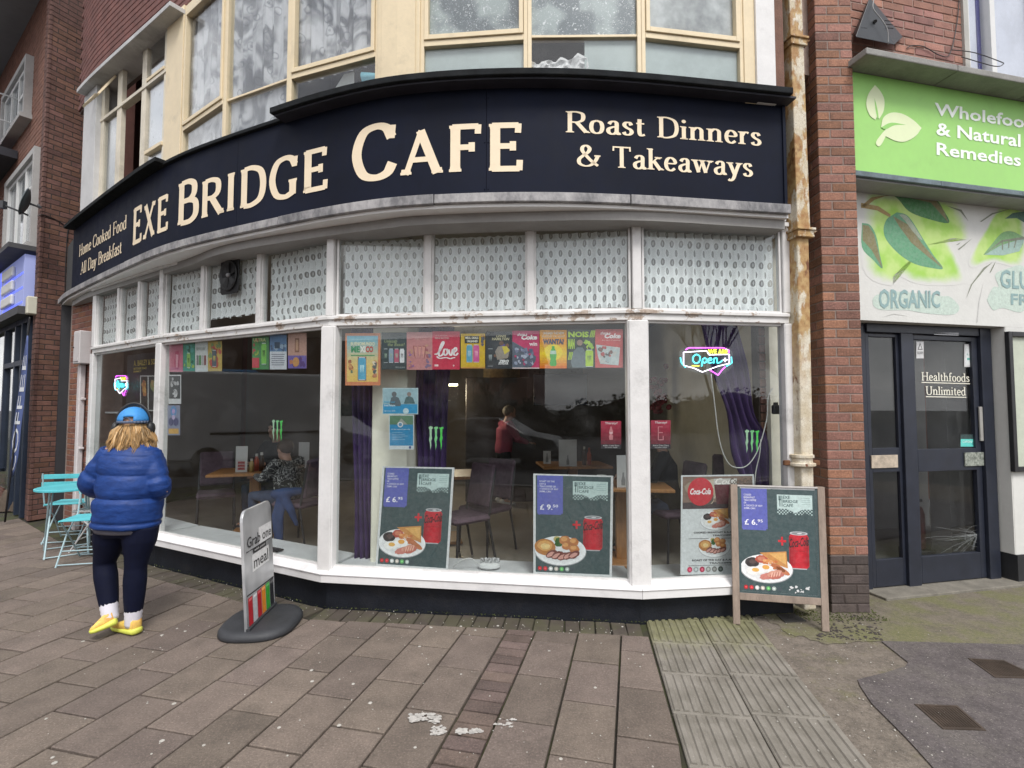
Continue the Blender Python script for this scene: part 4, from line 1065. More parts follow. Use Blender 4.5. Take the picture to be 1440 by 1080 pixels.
# green fascia
gz0, gz1 = 3.547, 4.395
GS = thing('green_shop_sign', 'bright green shop sign with pale leaf emblem and white lettering', 'sign', HF.pt(1.2, 0, gz0))
def greenm():
    m, n, b = newmat('green_sign_vinyl'); x, y, z, P = xyz(n)
    f = ((z-3.55)*1.15+nse(n, P, 7, 6, .7)*.22-.1).step(.55, 1.0); c = mixc(n, f, (.40, .68, .26), (.27, .56, .12))
    n.links.new(c, b.inputs['Base Color']); b.inputs['Roughness'].default_value = .5; return m
mb = MB(); mb.beam(HF, .0, EX, -.03, .0, gz0, gz1); mb.build('sign_panel', M('green_sign_vinyl', (.33, .64, .17), .5, .05, 2, .02, dirt=.1), GS)
def FP(px, py, off=.003): u, z = HF.hit(px, py, off); return HF.pt(u, off, z)
palel = M('pale_leaf', (.74, .82, .52), .5, .03, 4, 0); whl = M('white_vinyl', (.90, .95, .88), .5, .02, 4, 0); grn = M('leaf_vein_green', (.30, .62, .16), .5, .03, 4, 0)
def leafshape(mb, pts, off):
    p = sp(pts+[pts[0]], 5); mb.add([FP(a, b, off) for a, b in p[:-1]], [tuple(range(len(p)-1))])
k45 = lambda L_: [(1200+a/4.5, 60+b/4.5) for a, b in L_]
mb = MB()
def polyp(mb, L_, off, n=4):
    o = []
    for i, seg in enumerate(L_): o += sp(k45(seg), n)[:-1]
    mb.add([FP(a, b, off) for a, b in o], [tuple(range(len(o)))])
polyp(mb, [[(137, 268), (95, 325), (82, 395), (105, 460), (140, 488)], [(140, 488), (150, 470), (165, 482)], [(165, 482), (192, 430), (196, 360), (170, 305), (137, 268)]], .0035)
polyp(mb, [[(175, 536), (190, 475), (240, 443), (310, 450), (380, 490), (432, 540)], [(432, 540), (395, 590), (330, 625), (270, 622), (205, 592)], [(205, 592), (180, 640), (160, 656), (144, 640), (150, 615), (185, 570), (205, 545), (175, 536)]], .0035)
mb.build('leaf_emblem', palel, GS)
mb = MB(); polyp(mb, [[(133, 350), (140, 420), (152, 482)], [(152, 482), (160, 470), (148, 400), (133, 350)]], .0042)
polyp(mb, [[(176, 536), (240, 506), (334, 520)], [(334, 520), (262, 522), (205, 548), (176, 536)]], .0042)
mb.build('leaf_vein', grn, GS)
def vinyl(name, body, corners, m, W, off, parent, bold=.0, shear=0):
    V, F = text_poly(body, bold, shear); a, b, c, d = corners
    A = [W.hit(*q, off) for q in corners]
    mb = MB()
    def pt(s, t):
        u = (A[0][0]*(1-s)+A[1][0]*s)*(1-t)+(A[3][0]*(1-s)+A[2][0]*s)*t; z = (A[0][1]*(1-s)+A[1][1]*s)*(1-t)+(A[3][1]*(1-s)+A[2][1]*s)*t
        return W.pt(u, off, z)
    mb.add([pt(s, t) for s, t in V], F); o = mb.build(name, m, parent); o['label'] = 'lettering reading '+body; return o
q = lambda L_: [(1200+a/4.5, 60+b/4.5) for a, b in L_]
vinyl('lettering', 'Wholefoods', q([(515, 458), (1195, 560), (1195, 482), (515, 378)]), whl, HF, .0035, GS, .02)
vinyl('lettering', '& Natural', q([(525, 585), (1058, 662), (1058, 580), (525, 503)]), whl, HF, .0035, GS, .02)
vinyl('lettering', 'Remedies', q([(527, 710), (1060, 784), (1060, 706), (527, 630)]), whl, HF, .0035, GS, .02)
# mural (flat paint) built as thin paint shapes
def MP(px, py, L_=1): u, z = HM.hit(px, py, .001); return HM.pt(u, .0008+.0005*L_, z)
k51 = lambda L_: [(1200+a/5.142, 260+b/5.142) for a, b in L_]
MU = [0]
def paint(L_, col, lay, n=4, smooth=True):
    p = k51(L_); p = sp(p+[p[0]], n)[:-1] if smooth else p
    mb = MB(); V = [MP(a, b, lay) for a, b in p]; V = [Vector((v.x, v.y, min(v.z, 3.484))) for v in V]
    mb.add(V, [tuple(range(len(V)))], col); return mb
mm = pmat('mural_paint', .75, wear=.12)
def softgreen():
    m, n, b = newmat('sprayed_green'); x, y, z, P = xyz(n)
    a = n.nodes.new('ShaderNodeAttribute'); a.attribute_name = 'fade'
    f = (X(n, a.outputs['Fac'])+nse(n, P, 9, 4, .6)*.5-.25).step(.05, .75)
    c = mixc(n, nse(n, P, 5, 3).step(.35, .65), (.36, .62, .11), (.52, .70, .24)); c = mixc(n, f, (.66, .66, .63), c)
    n.links.new(c, b.inputs['Base Color']); b.inputs['Roughness'].default_value = .75; return m
sg_ = softgreen()
def sprayed(L_, lay=1):
    p = sp(k51(L_)+[k51(L_)[0]], 5)[:-1]; cx = sum(a for a, b in p)/len(p); cy_ = sum(b for a, b in p)/len(p); mb = MB(); rings = [0, .35, .7, .88, 1.0]; fa = [1, 1, .8, .35, 0]
    V = []; fd = []
    for r, f in zip(rings, fa):
        for a, b in p: v = MP(cx+(a-cx)*r, cy_+(b-cy_)*r, lay); V.append(Vector((v.x, v.y, min(v.z, 3.484)))); fd.append(f)
    n = len(p); F = [(i*n+k, i*n+(k+1) % n, (i+1)*n+(k+1) % n, (i+1)*n+k) for i in range(4) for k in range(n)]
    mb.add(V, F); o = mb.build('sprayed_leaf_glow', sg_, HS)
    at_ = o.data.attributes.new('fade', 'FLOAT', 'POINT'); at_.data.foreach_set('value', fd)
sprayed([(66, 20), (400, 20), (700, 60), (830, 250), (840, 390), (700, 400), (800, 640), (770, 720), (480, 720), (300, 650), (270, 730), (66, 600)])
sprayed([(1234, 60), (1080, 120), (960, 300), (840, 520), (860, 600), (1000, 560), (1240, 560)], 1)
dk1, dk2, tl, br_ = (.075, .22, .085), (.13, .33, .19), (.33, .48, .42), (.22, .20, .10)
MR = MB()
def addp(L_, col, lay, smooth=False):
    p = paint(L_, col, lay, 4, smooth); o = len(MR.v); MR.v += p.v; MR.f += [tuple(i+o for i in f) for f in p.f]; MR.c += p.c
addp([(262, 50), (330, 110), (400, 190), (520, 240), (690, 276), (650, 180), (600, 100), (560, 90), (430, 70)], dk1, 2, True)
addp([(420, 80), (560, 130), (690, 276), (650, 180), (600, 100)], br_, 3)
addp([(315, 198), (380, 215), (430, 270), (510, 400), (580, 510), (648, 604), (560, 600), (440, 570), (330, 500), (240, 400), (218, 320), (240, 250), (280, 220)], dk2, 2, True)
addp([(285, 225), (400, 290), (500, 430), (648, 604), (540, 520), (420, 420), (330, 300)], br_, 3)
addp([(330, 215), (375, 218), (425, 275), (500, 400), (440, 350), (380, 270)], (.36, .42, .32), 3.5, True)
addp([(62, 275), (120, 290), (165, 370), (190, 500), (210, 605), (140, 540), (62, 450)], dk2, 2, True)
addp([(66, 290), (110, 295), (150, 360), (210, 605), (130, 470), (66, 400)], br_, 3)
addp([(55, 130), (180, 155), (270, 215), (262, 235), (170, 185), (55, 165)], (.36, .25, .10), 4)
addp([(60, 150), (130, 90), (262, 55), (240, 75), (150, 110), (80, 165)], (.34, .24, .10), 4)
addp([(1095, 245), (1150, 205), (1240, 175), (1240, 275), (1180, 240)], (.08, .17, .13), 2)
addp([(940, 505), (1000, 430), (1070, 350), (1140, 335), (1210, 365), (1234, 390), (1200, 470), (1100, 500)], (.20, .38, .17), 2, True)
addp([(950, 505), (1060, 440), (1230, 385), (1234, 400), (1200, 480), (1080, 510)], (.33, .47, .42), 3)
for p in ([(938, 508), (1070, 400), (1234, 375), (1234, 395), (1075, 412)], [(1070, 410), (1080, 405), (1082, 470), (1074, 470)], [(1120, 402), (1130, 400), (1125, 458), (1118, 458)], [(1172, 395), (1182, 393), (1165, 455), (1158, 455)], [(915, 265), (1000, 205), (1120, 170), (1125, 176), (1005, 215), (925, 268)],
          [(755, 465), (860, 385), (800, 440), (765, 468)], [(815, 820), (850, 720), (940, 600), (1005, 560), (950, 610), (860, 718), (822, 805)], [(985, 635), (1000, 600), (1030, 550), (1010, 600), (992, 632)], [(670, 150), (780, 180), (832, 265), (770, 192)], [(740, 435), (775, 415), (760, 430)]): addp(p, (.22, .24, .18), 4.5)
cl = lambda *L_: addp(list(L_), (.52, .62, .55), 2, True)
cl((138, 830), (170, 795), (300, 770), (520, 790), (640, 805), (700, 810), (765, 880), (740, 930), (660, 940), (500, 925), (380, 905), (220, 905), (150, 880))
cl((965, 830), (1010, 740), (1050, 735), (1025, 650), (1100, 610), (1240, 600), (1240, 905), (1080, 890), (1010, 905))
addp([(200, 960), (290, 930), (400, 950), (290, 936)], (.50, .50, .47), 2); addp([(890, 1000), (905, 850), (940, 700), (912, 850), (900, 990)], (.52, .52, .50), 2)
o = MR.build('mural_leaves', mm, HS)
qq = lambda L_: [(1200+a/5.142, 260+b/5.142) for a, b in L_]
mt = M('mural_teal', (.27, .40, .40), .75, .08, 6, 0)
vinyl('lettering', 'ORGANIC', qq([(185, 895), (628, 890), (628, 765), (185, 750)]), mt, HM, .0045, HS, .025)
vinyl('lettering', 'GLUTEN', qq([(1062, 745), (1480, 770), (1480, 650), (1062, 610)]), mt, HM, .0045, HS, .02)
vinyl('lettering', 'FREE', qq([(1140, 865), (1390, 880), (1390, 800), (1140, 785)]), mt, HM, .0045, HS, .02)
# ---- doors
DU = lambda px, py: HDW.hit(px, py)[0]
def dbox(mb, pa, pb, za, zb, o0=-.05, o1=0.0, y=640): mb.beam(HDW, DU(pa, y), DU(pb, y), o0, o1, za, zb); return mb
def dz(px, py): return HDW.hit(px, py)[1]
zTop = 2.355
zh = dz(1330, 476); 
fr = MB(); dbox(fr, 1213, 1222, .0, zTop); dbox(fr, 1381, 1396, .0, zTop, -.05, .03); dbox(fr, 1222, 1381, 2.28, zTop, -.05, .02); dbox(fr, 1270, 1287, .0, 2.28, -.05, .02); fr.build('door_frame', navyd, HS, bev=.004)
z1 = dz(1245, 474); z2 = dz(1245, 630); z3 = dz(1245, 664); z4 = dz(1245, 787)
d1 = thing_part('door', HS, HDW.pt(DU(1245, 640), 0, 0)); f = MB()
dbox(f, 1223, 1228, .03, 2.27, -.04, -.008); dbox(f, 1266, 1270, .03, 2.27, -.04, -.008); dbox(f, 1228, 1266, z1, 2.27, -.04, -.008); dbox(f, 1228, 1266, z3, z2, -.04, -.008); dbox(f, 1228, 1266, .03, z4, -.04, -.008); f.build('door_leaf', navyd, d1, bev=.003)
g = MB(); dbox(g, 1227, 1267, z4, z3, -.03, -.024); dbox(g, 1227, 1267, z2, z1, -.03, -.024); g.build('pane', glass, d1)
lb = MB(); dbox(lb, 1225, 1262, dz(1243, 658), dz(1243, 640), -.007, .004); lb.build('letterbox', M('worn_brass_letterbox', (.50, .42, .33), .5, .3, 20, .2), d1, bev=.002)
z1 = dz(1330, 479); z2 = dz(1330, 631); z3 = dz(1335, 662); z4 = dz(1335, 780)
d2 = thing_part('door', HS, HDW.pt(DU(1335, 640), 0, 0)); f = MB()
dbox(f, 1287.5, 1291, .03, 2.27, -.04, .0); dbox(f, 1373, 1380.5, .03, 2.27, -.04, .0); dbox(f, 1291, 1373, z1, 2.27, -.04, .0); dbox(f, 1291, 1373, z3, z2, -.04, .0); dbox(f, 1291, 1373, .03, z4, -.04, .0); f.build('door_leaf', navyd, d2, bev=.003)
g = MB(); dbox(g, 1290, 1374, z4, z3, -.03, -.024); dbox(g, 1290, 1374, z2, z1, -.03, -.024); g.build('pane', glass, d2)
h = MB(); dbox(h, 1377, 1385, dz(1380, 620), dz(1380, 572), .006, .02); h.build('handle', M('pale_handle', (.36, .35, .33), .4, .1, 5, 0), d2, bev=.003)
h = MB(); dbox(h, 1355, 1384, dz(1370, 655), dz(1370, 636), .001, .014); h.build('lock_plate', M('scuffed_plate', (.16, .19, .16), .5, .6, 40, .2, col2=(.30, .32, .28)), d2, bev=.002)
h = MB(); dbox(h, 1317, 1352, dz(1335, 472), dz(1335, 468), .001, .02); h.build('door_closer', steel, d2)
mb = MB(); mb.beam(HDW, DU(1213, 640)-.02, DU(1421, 640), -.1, .20, -.03, .022); mb.build('threshold', M('threshold_stone', (.20, .185, .155), .85, .25, 8, .4, dirt=.4), HS, bev=.006)
# words and stickers on the door glass
wv = M('cream_window_vinyl', (.80, .78, .66), .5, .03, 4, 0)
def door_serif(body, pa, pb, pya, pyb, hgt):
    u0, za = HDW.hit(pa, pya, -.02); u1, zb = HDW.hit(pb, pyb, -.02); mb = MB()
    serif_text(mb, body, lambda u, v, l: HDW.pt(u0+(u1-u0)*u, -.021+l*.3, za+(zb-za)*u+v*hgt), TH=.13, TN=.085, SER=.13, SW=.07)
    mb.beam(HDW, u0, u1, -.022, -.0205, za-.022, za-.014, zb-.022, zb-.014)
    o = mb.build('lettering', wv, d2); o['label'] = 'cream lettering reading '+body
door_serif('Healthfoods', 1296, 1364, 535, 537, .078); door_serif('Unlimited', 1302, 1359, 555, 556, .078)
def dprint(name, label, pa, ya, pb, yb, parent, off=-.0225):
    c = [HDW.pxpt(pa, yb, off), HDW.pxpt(pb, yb, off), HDW.pxpt(pb, ya, off), HDW.pxpt(pa, ya, off)]; p = Print(*c, bg=(.6, .6, .6), th=.0008)
    return p
p = dprint('', '', 1288.5, 480, 1299, 504, d2); p.rect(.05, .45, .95, .95, (.75, .75, .75)); p.poly([(.15, .5), (.85, .5), (.5, .92)], (.12, .12, .12), 2); p.poly([(.3, .55), (.7, .55), (.5, .82)], (.75, .75, .75), 3); p.text('ALARM', .1, .25, .9, .4, (.2, .2, .2)); p.mb.build('sticker', pmat('poster_print'), d2)
p = dprint('', '', 1356, 484, 1371, 516, d2); p.rect(.1, .08, .9, .9, (.72, .74, .74)); p.rect(.25, .3, .75, .4, (.15, .45, .4), 2); p.text('A A A', .2, .5, .8, .6, (.2, .4, .35)); p.mb.build('sticker', pmat('poster_print'), d2)
p = dprint('', '', 1351, 611, 1373, 628, d2); p.rect(0, 0, 1, .62, (.12, .62, .55)); p.rect(0, .62, 1, 1, (.03, .06, .06)); p.text('OPEN', .1, .3, .7, .5, (.7, .85, .8)); p.ell(.8, .25, .09, col=(.05, .3, .28), L=2); p.mb.build('sticker', pmat('poster_print'), d2)
# cracked lower pane: a web of bright fracture lines
crk = MB(); cx, cyy = 1374, 752; rd = random.Random(3)
for i in range(26):
    a = radians(rd.uniform(110, 262)); L_ = rd.uniform(14, 78)*(1 if 150 < math.degrees(a) < 235 else .55); pts = []
    for j in range(5):
        t = j/4; X_ = cx+cos(a)*L_*t+rd.uniform(-1, 1); Y_ = cyy-sin(a)*L_*t*.9+rd.uniform(-1, 1)+12*t
        if 1293 < X_ < 1377 and 664 < Y_ < 779: pts.append(HDW.pxpt(X_, Y_, -.0235))
    if len(pts) > 1: crk.tube(pts, .00055, 3, False)
for (rx, ry) in ((10, 9), (17, 15)):
    pts = [HDW.pxpt(min(cx+cos(radians(a))*rx, 1377), cyy-sin(radians(a))*ry+2, -.0235) for a in range(90, 280, 14)]; crk.tube(pts, .0006, 3, False)
o = crk.build('cracks', M('fracture_white', (.42, .45, .46), .3, .1, 10, 0), d2)
# inside the shop
IN = M('shop_inside_wall', (.20, .20, .20), .8, .1, 2, 0)
mb = MB(); mb.beam(HDW, .14, 3.2, -1.95, -1.85, 0, 3.4); mb.beam(HDW, .09, .14, -1.9, -.06, 0, 3.4); mb.beam(HDW, .14, 3.2, -1.95, -.06, 2.9, 2.95); mb.beam(HDW, 1.50, 3.3, -.5, -.3, 0, 3.4); mb.build('inner_wall', IN, HS)
mb = MB(); mb.beam(HDW, .1, 3.2, -1.9, -.05, -.02, .015); mb.build('shop_floor', M('shop_lino', (.16, .155, .15), .5, .2, 3, .05), HS)
t = thing('shelf_unit', 'low white slatted shelf unit standing inside the health shop', 'shelves', HDW.pt(.5, -1.6, 0))
mb = MB()
for z in (.4, .75, 1.1, 1.35): mb.beam(HDW, .17, .9, -1.75, -1.4, z, z+.03)
mb.build('shelf', M('shelf_grey', (.30, .31, .31), .5, .1, 4, 0), t); mb = MB()
for u in (.14, .9): mb.beam(HDW, u, u+.03, -1.75, -1.4, .015, 1.4)
mb.build('side_panel', M('shelf_grey', (.3, .31, .31)), t)
ex = HDW.pt(DU(1357, 720)+.1, -.55, .33); t = thing('fire_extinguisher', 'dark red fire extinguisher with black hose behind the cracked glass', 'fire extinguisher', ex)
mb = MB(); mb.lathe((ex.x, ex.y, .16), [(.07, 0), (.08, .02), (.08, .36), (.06, .42), (.025, .45), (.025, .48)], 18); mb.build('cylinder', M('extinguisher_red', (.07, .02, .02), .35, .1, 4, 0), t, smooth=True)
mb = MB(); mb.tube([(ex.x, ex.y, .63), (ex.x-.06, ex.y-.05, .68), (ex.x-.15, ex.y-.08, .62), (ex.x-.16, ex.y-.09, .45), (ex.x-.09, ex.y-.09, .28)], .012, 8); mb.box((ex.x, ex.y-.02, .66), (.03, .12, .025)); mb.build('hose', blackp, t, smooth=True)
mb = MB(); mb.box((ex.x, ex.y, .085), (.22, .22, .15), bev=.01); tag(mb.build('stand', blackp), 'black box stand under the red fire extinguisher', 'stand')
# notice frame at the right
a, zt_ = HM.hit(1417, 466, .03); b, zb_ = HM.hit(1417, 664, .03); t = thing('notice_board', 'black framed notice board on the white wall right of the doors', 'notice board', HM.pt(a+.3, .03, zb_))
f = MB(); f.beam(HM, a, a+.045, .001, .04, zb_, zt_); f.beam(HM, a+.75, a+.795, .001, .04, zb_, zt_); f.beam(HM, a+.045, a+.75, .001, .04, zb_, zb_+.045); f.beam(HM, a+.045, a+.75, .001, .04, zt_-.045, zt_); f.build('frame', blackp, t, bev=.004)
f = MB(); f.beam(HM, a+.045, a+.75, .002, .012, zb_+.045, zt_-.045); f.build('notice', M('notice_paper', (.52, .56, .46), .6, .08, 6, 0), t)
# alarm box: triangular, on the canopy wall
AB = thing('alarm_box', 'dark grey triangular alarm box above the green sign', 'alarm box', WB.pt(.25, .02, 4.5))
def wbp(px, py, off): u, z = WB.hit(px, py, off); return WB.pt(u, off, z)
o_ = .17; bl = wbp(1203, 52, o_); br2 = wbp(1258, 63, o_); tp = wbp(1223, -4, .12); br3 = wbp(1270, 52, .02); bb = wbp(1200, 46, .02); t3 = wbp(1223, -4, .02)
mb = MB(); mb.add([bl, br2, br3, bb, tp, t3], [(0, 1, 4), (1, 2, 5, 4), (3, 0, 4, 5), (0, 3, 2, 1), (2, 3, 5)]); mb.build('box', M('alarm_grey', (.022, .026, .032), .5, .2, 5, .05), AB, bev=.006)
mb = MB(); 
for k in range(3):
    for s_ in (0, 1):
        a_ = wbp((1210, 1246)[s_]-(0, 2-k)[s_], 29+k*5, o_-.035+.010*k); b_ = wbp((1219, 1256)[s_], 30+k*5, o_-.035+.010*k); mb.tube([a_, b_], .004, 4)
mb.tube([wbp(1230, 30, .15), wbp(1231, 30, .165)], .014, 8); mb.build('vent_slot', blackp, AB)
def cable(name, label, pts, r, m, cat='cable'):
    mb = MB(); p = catmull(pts, 5); mb.tube(p, r, 6); return tag(mb.build(name, m, smooth=True), label, cat)
gw = M('grey_cable', (.28, .28, .28), .5, .1, 5, 0)
cable('cable', 'thin pale cable looping over the triangular alarm box', [wbp(1229, -2, .16), wbp(1228, 12, .19), wbp(1240, 28, .20), wbp(1248, 42, .21), wbp(1249, 62, .2)], .004, gw)
cable('cable', 'dark cable hanging down the brick wall beside the upstairs window', [wbp(1350, -20, .01), wbp(1346, 30, .012), wbp(1336, 75, .012), wbp(1322, 78, .014), wbp(1300, 66, .014), wbp(1283, 64, .014), wbp(1275, 68, .01)], .004, blackp)
cable('cable', 'black cable sagging along the sill of the upstairs right window', [wbp(1338, 70, .05), wbp(1370, 74, .08), wbp(1405, 86, .1), wbp(1411, 90, .1), wbp(1398, 93, .09), wbp(1352, 80, .06)], .004, blackp)

# ================================================================== DRAINPIPE
def pipem():
    m, n, b = newmat('flaking_pipe_paint'); x, y, z, P = xyz(n)
    f = nse(n, P, 3.2, 7, .65, (2.2, 2.2, 1.0)); v = n.nodes.new('ShaderNodeTexVoronoi'); v.feature = 'DISTANCE_TO_EDGE'; v.inputs['Scale'].default_value = 42
    n.links.new(P, v.inputs['Vector']); cr = X(n, v.outputs['Distance']).step(.035, .0)
    c = mixc(n, nse(n, P, 12, 4).step(.3, .7), (.56, .48, .34), (.70, .65, .54))
    pl = f.step(.46, .52)*((z-1.6).step(0, .7)); c = mixc(n, cr*.6, c, (.22, .12, .06)); c = mixc(n, pl, c, mixc(n, nse(n, P, 18, 5).step(.3, .7), (.34, .17, .06), (.52, .36, .16)))
    c = mixc(n, (f.step(.60, .68)), c, (.16, .055, .02))
    n.links.new(c, b.inputs['Base Color']); b.inputs['Roughness'].default_value = .6; bump(n, b, (cr*-1.0)+pl*-.8, .6, .004); return m
pm = pipem(); DP = thing('drainpipe', 'square cream drainpipe with flaking rusty paint beside the brick pier', 'drainpipe', (2.29, 3.98, 0))
YP = 4.0
def pX(px, py): return at(px, py, YP)
top = pX(1116, 10); mid = pX(1126, 322); low = pX(1131, 648)
mb = MB(); rz = .3
def sq(mb, a, b, wd, R=radians(12)):
    a = Vector(a); b = Vector(b); ex_ = Matrix.Rotation(R, 3, 'Z'); o = []
    for p in (a, b): o += [p+ex_@Vector((x*wd/2, y*wd/2, 0)) for x, y in ((-1, -1), (1, -1), (1, 1), (-1, 1))]
    mb.hexa(o)
tt = Vector((top.x-.012, YP, 5.4)); sq(mb, (mid.x, YP+.03, mid.z), (tt.x, YP+.03, tt.z), .118); mb.build('upper_pipe', pm, DP, bev=.008)
mb = MB(); sq(mb, (low.x, YP+.04, 0.06), (mid.x, YP+.04, mid.z), .108); mb.build('lower_pipe', pm, DP, bev=.012)
for (p, n_) in ((Vector((top.x, YP+.03, 4.58)), 1), (Vector((mid.x+.004, YP+.03, mid.z)), 1)):
    mb = MB(); sq(mb, p+Vector((0, 0, -.075)), p+Vector((0, 0, -.055)), .150); sq(mb, p+Vector((0, 0, -.0548)), p+Vector((0, 0, -.02)), .142); sq(mb, p+Vector((0, 0, -.0198)), p+Vector((0, 0, .0)), .168); sq(mb, p+Vector((.06, -.03, -.05)), p+Vector((.10, -.03, -.02)), .04); mb.build('collar', pm, DP, bev=.004)
mb = MB(); p = low; mb.lathe((p.x, YP+.04, p.z-.05), [(.075, 0), (.10, .012), (.10, .03), (.078, .036), (.078, .07), (.09, .075), (.09, .095), (.07, .1)], 20); mb.build('collar', pm, DP)
mb = MB(); 
for s_ in (-1, 1): mb.box((p.x+s_*.115, YP+.04, p.z-.02), (.05, .03, .04), bev=.006)
mb.build('pipe_bracket', M('rust', (.16, .07, .03), .8, .3, 20, .4), DP)

# ================================================================== CORNER LEFT OF CAFE: return wall, utility box, white pipe
LR = Wall(CN+PD*.40+Vector((.02, 0, 0)), Vector((P0.x-.06, P0.y+.16, 0)))
LRt = Wall(at(97, 560, 7.05), at(130, 560, 6.62)); LRt.n = Vector((LRt.t.y, -LRt.t.x, 0))
lw = thing('brick_wall', 'narrow strip of red brick wall between the dark pier and the shopfront', 'wall', LRt.pt(.2, 0, 0))
mb = MB(); mb.beam(LRt, -.05, LRt.len+.08, -.3, -.004, 0, 3.2); mb.build('mortar_core', mortarm, lw)
face_bricks(LRt, .0, LRt.len+.05, 0, 3.05, M('orange_brick', (.20, .085, .055), .8, .28, 9, .5, rnd=.25, bscale=90), lw, off=0, depth=.035)
mb = MB(); a = CW.hit(84, 430, .02)[0]; b_ = CW.hit(98, 430, .02)[0]
P_a = at(84, 428, 7.6); mb = MB(); bx = [(84.5, 430), (97.5, 430)]
A_ = at(91, 560, 7.32); mb.box((A_.x, A_.y, 1.6), (.14, .10, 3.2), radians(30), bev=.01)
tag(mb.build('dark_boxing', M('dark_board', (.016, .015, .018), .6, .2, 5, .1)), 'tall dark boxed pipe in the corner between brown pier and brick strip', 'pipe boxing')
c1 = LRt.pxpt(116, 488, .07); ub = thing('utility_box', 'pale grey meter box fixed on the brick above a white pipe', 'meter box', (c1.x, c1.y, 2.05))
R_ = math.atan2(LRt.t.y, LRt.t.x); zb0 = at(116, 512, c1.y).z; zb1 = at(116, 466, c1.y).z
gb = M('meter_box_grey', (.55, .52, .52), .5, .06, 5, .05)
mb = MB(); mb.box((c1.x, c1.y, (zb0+zb1)/2), (.20, .13, zb1-zb0), R_, bev=.01); mb.build('box', gb, ub)
mb = MB(); mb.box(Vector((c1.x, c1.y, (zb0+zb1)/2))+LRt.n*.069+LRt.t*.01, (.155, .008, (zb1-zb0)*.86), R_, bev=.003); mb.build('door', gb, ub); 
mb = MB(); mb.lathe(Vector((c1.x, c1.y, (zb0+zb1)/2))+LRt.n*.078-LRt.t*.05, [(.008, -.008), (.008, .008)], 8); mb.build('lock', blackp, ub)
c2 = LRt.pxpt(112, 600, .045); wp = thing('white_pipe', 'white conduit pipe running down from the grey meter box', 'pipe', (c2.x, c2.y, 0))
mb = MB(); mb.box((c2.x, c2.y, zb0/2+.01), (.088, .07, zb0-.03), R_, bev=.012); mb.build('pipe', M('white_conduit', (.60, .56, .56), .5, .05, 5, .05, dirt=.2), wp)
for z in (1.72, 1.08, .4): mb = MB(); mb.box(Vector((c2.x, c2.y, z))-LRt.n*.008, (.16, .05, .03), R_, bev=.006); mb.build('clip', M('white_conduit', (.6, .56, .56)), wp)
# cable on the pier
cp = lambda px, py, o=.008: CW.pxpt(px, py, o)
cable('cable', 'thin dark cable drooping across the brown brick pier at sign height', [cp(53, 304), cp(60, 302), cp(72, 306), cp(84, 312), cp(95, 320)], .006, blackp)
cable('cable', 'vertical dark cable running down the brown pier to the sign corner', [cp(96, 320), cp(94, 340), cp(92, 380), cp(91, 425)], .006, blackp)

# ================================================================== NEIGHBOURING SHOP (far left)
PBn = CN+ND*.215-NWp.n*.05
NS = Wall(PBn, PBn+ND*7); NS.n = NWp.n
NB = thing('neighbouring_shop', 'brick building at the far left with blue lit sign and dark shopfront', 'shop', NS.pt(2, 0, 0))
def NZ(px, py, off=0): return NS.hit(px, py, off)
mb = MB(); mb.beam(NS, 0, 7, -.4, -.02, 0, 8.6); mb.build('wall', mortdark, NB)
zs0 = NZ(40, 372)[1]
st = MB(); face_bricks(NS, 0, 4.2, 4.15, 8.5, M('neighbour_brick', (.21, .10, .07), .8, .3, 9, .5, bscale=90), NB, stuff=st, off=.0, depth=.03)
o = st.build('brickwork', MC['neighbour_brick'], NB); o['kind'] = 'stuff'
def nwin(L_, T_, R__, B_, surround=True):
    """window measured as px left/right and z"""
    w_ = thing_part('window', NB, NS.pt((L_+R__)/2, 0, B_)); s = .09
    f = MB(); f.beam(NS, L_, L_+s, -.03, .10, B_, T_); f.beam(NS, R__-s, R__, -.03, .10, B_, T_); f.beam(NS, L_+s, R__-s, -.03, .10, T_-s, T_); f.beam(NS, L_-.05, R__+.05, -.03, .15, B_-.07, B_); 
    if surround: f.build('surround', M('pale_surround', (.40, .39, .38), .8, .1, 5, .2), w_)
    f = MB(); e = .06; n_ = 3
    for k in range(n_+1): u = L_+s+(R__-L_-2*s-e)*k/n_; f.beam(NS, u, u+e, .0, .06, B_, T_-s)
    f.beam(NS, L_+s, R__-s, .0, .058, B_, B_+e); f.beam(NS, L_+s, R__-s, .0, .058, T_-s-e, T_-s); f.beam(NS, L_+s, L_+s+(R__-L_)/3, .0, .057, T_-.55, T_-.5)
    f.build('frame', whitep, w_, bev=.004)
    g = MB(); g.beam(NS, L_+s, R__-s, .02, .028, B_+e, T_-s-e); g.build('pane', M('reflecting_pane', (.25, .27, .28), .08, .1, 3, 0, spec=.9), w_)
uA, zA = NZ(52, 200, .1); uB, zB = NZ(52, 333, .1)
nwin(.12, zA, 2.3, zB)
uA, zA2 = NZ(36, 85, .1); _, zB2 = NZ(36, 125, .1)
nwin(uA, 7.35, uA+2.0, 6.35)
# overhanging eaves slab top left
s0 = NZ(62, 10, .9)
mb = MB(); mb.prism([NS.pt(-.1, .0, 8.2), NS.pt(-.1, 1.1, 8.2), NS.pt(7, 1.1, 8.2), NS.pt(7, -.5, 8.2)], (0, 0, .25)); mb.build('eaves_soffit', M('eaves_grey', (.24, .24, .25), .8, .1, 2, .1), NB)
mb = MB(); mb.beam(NS, -.3, 7, -.4, 1.15, 8.46, 8.6); mb.build('roof_edge', M('dark_roof_edge', (.05, .05, .055), .7, .2, 3, .1), NB)
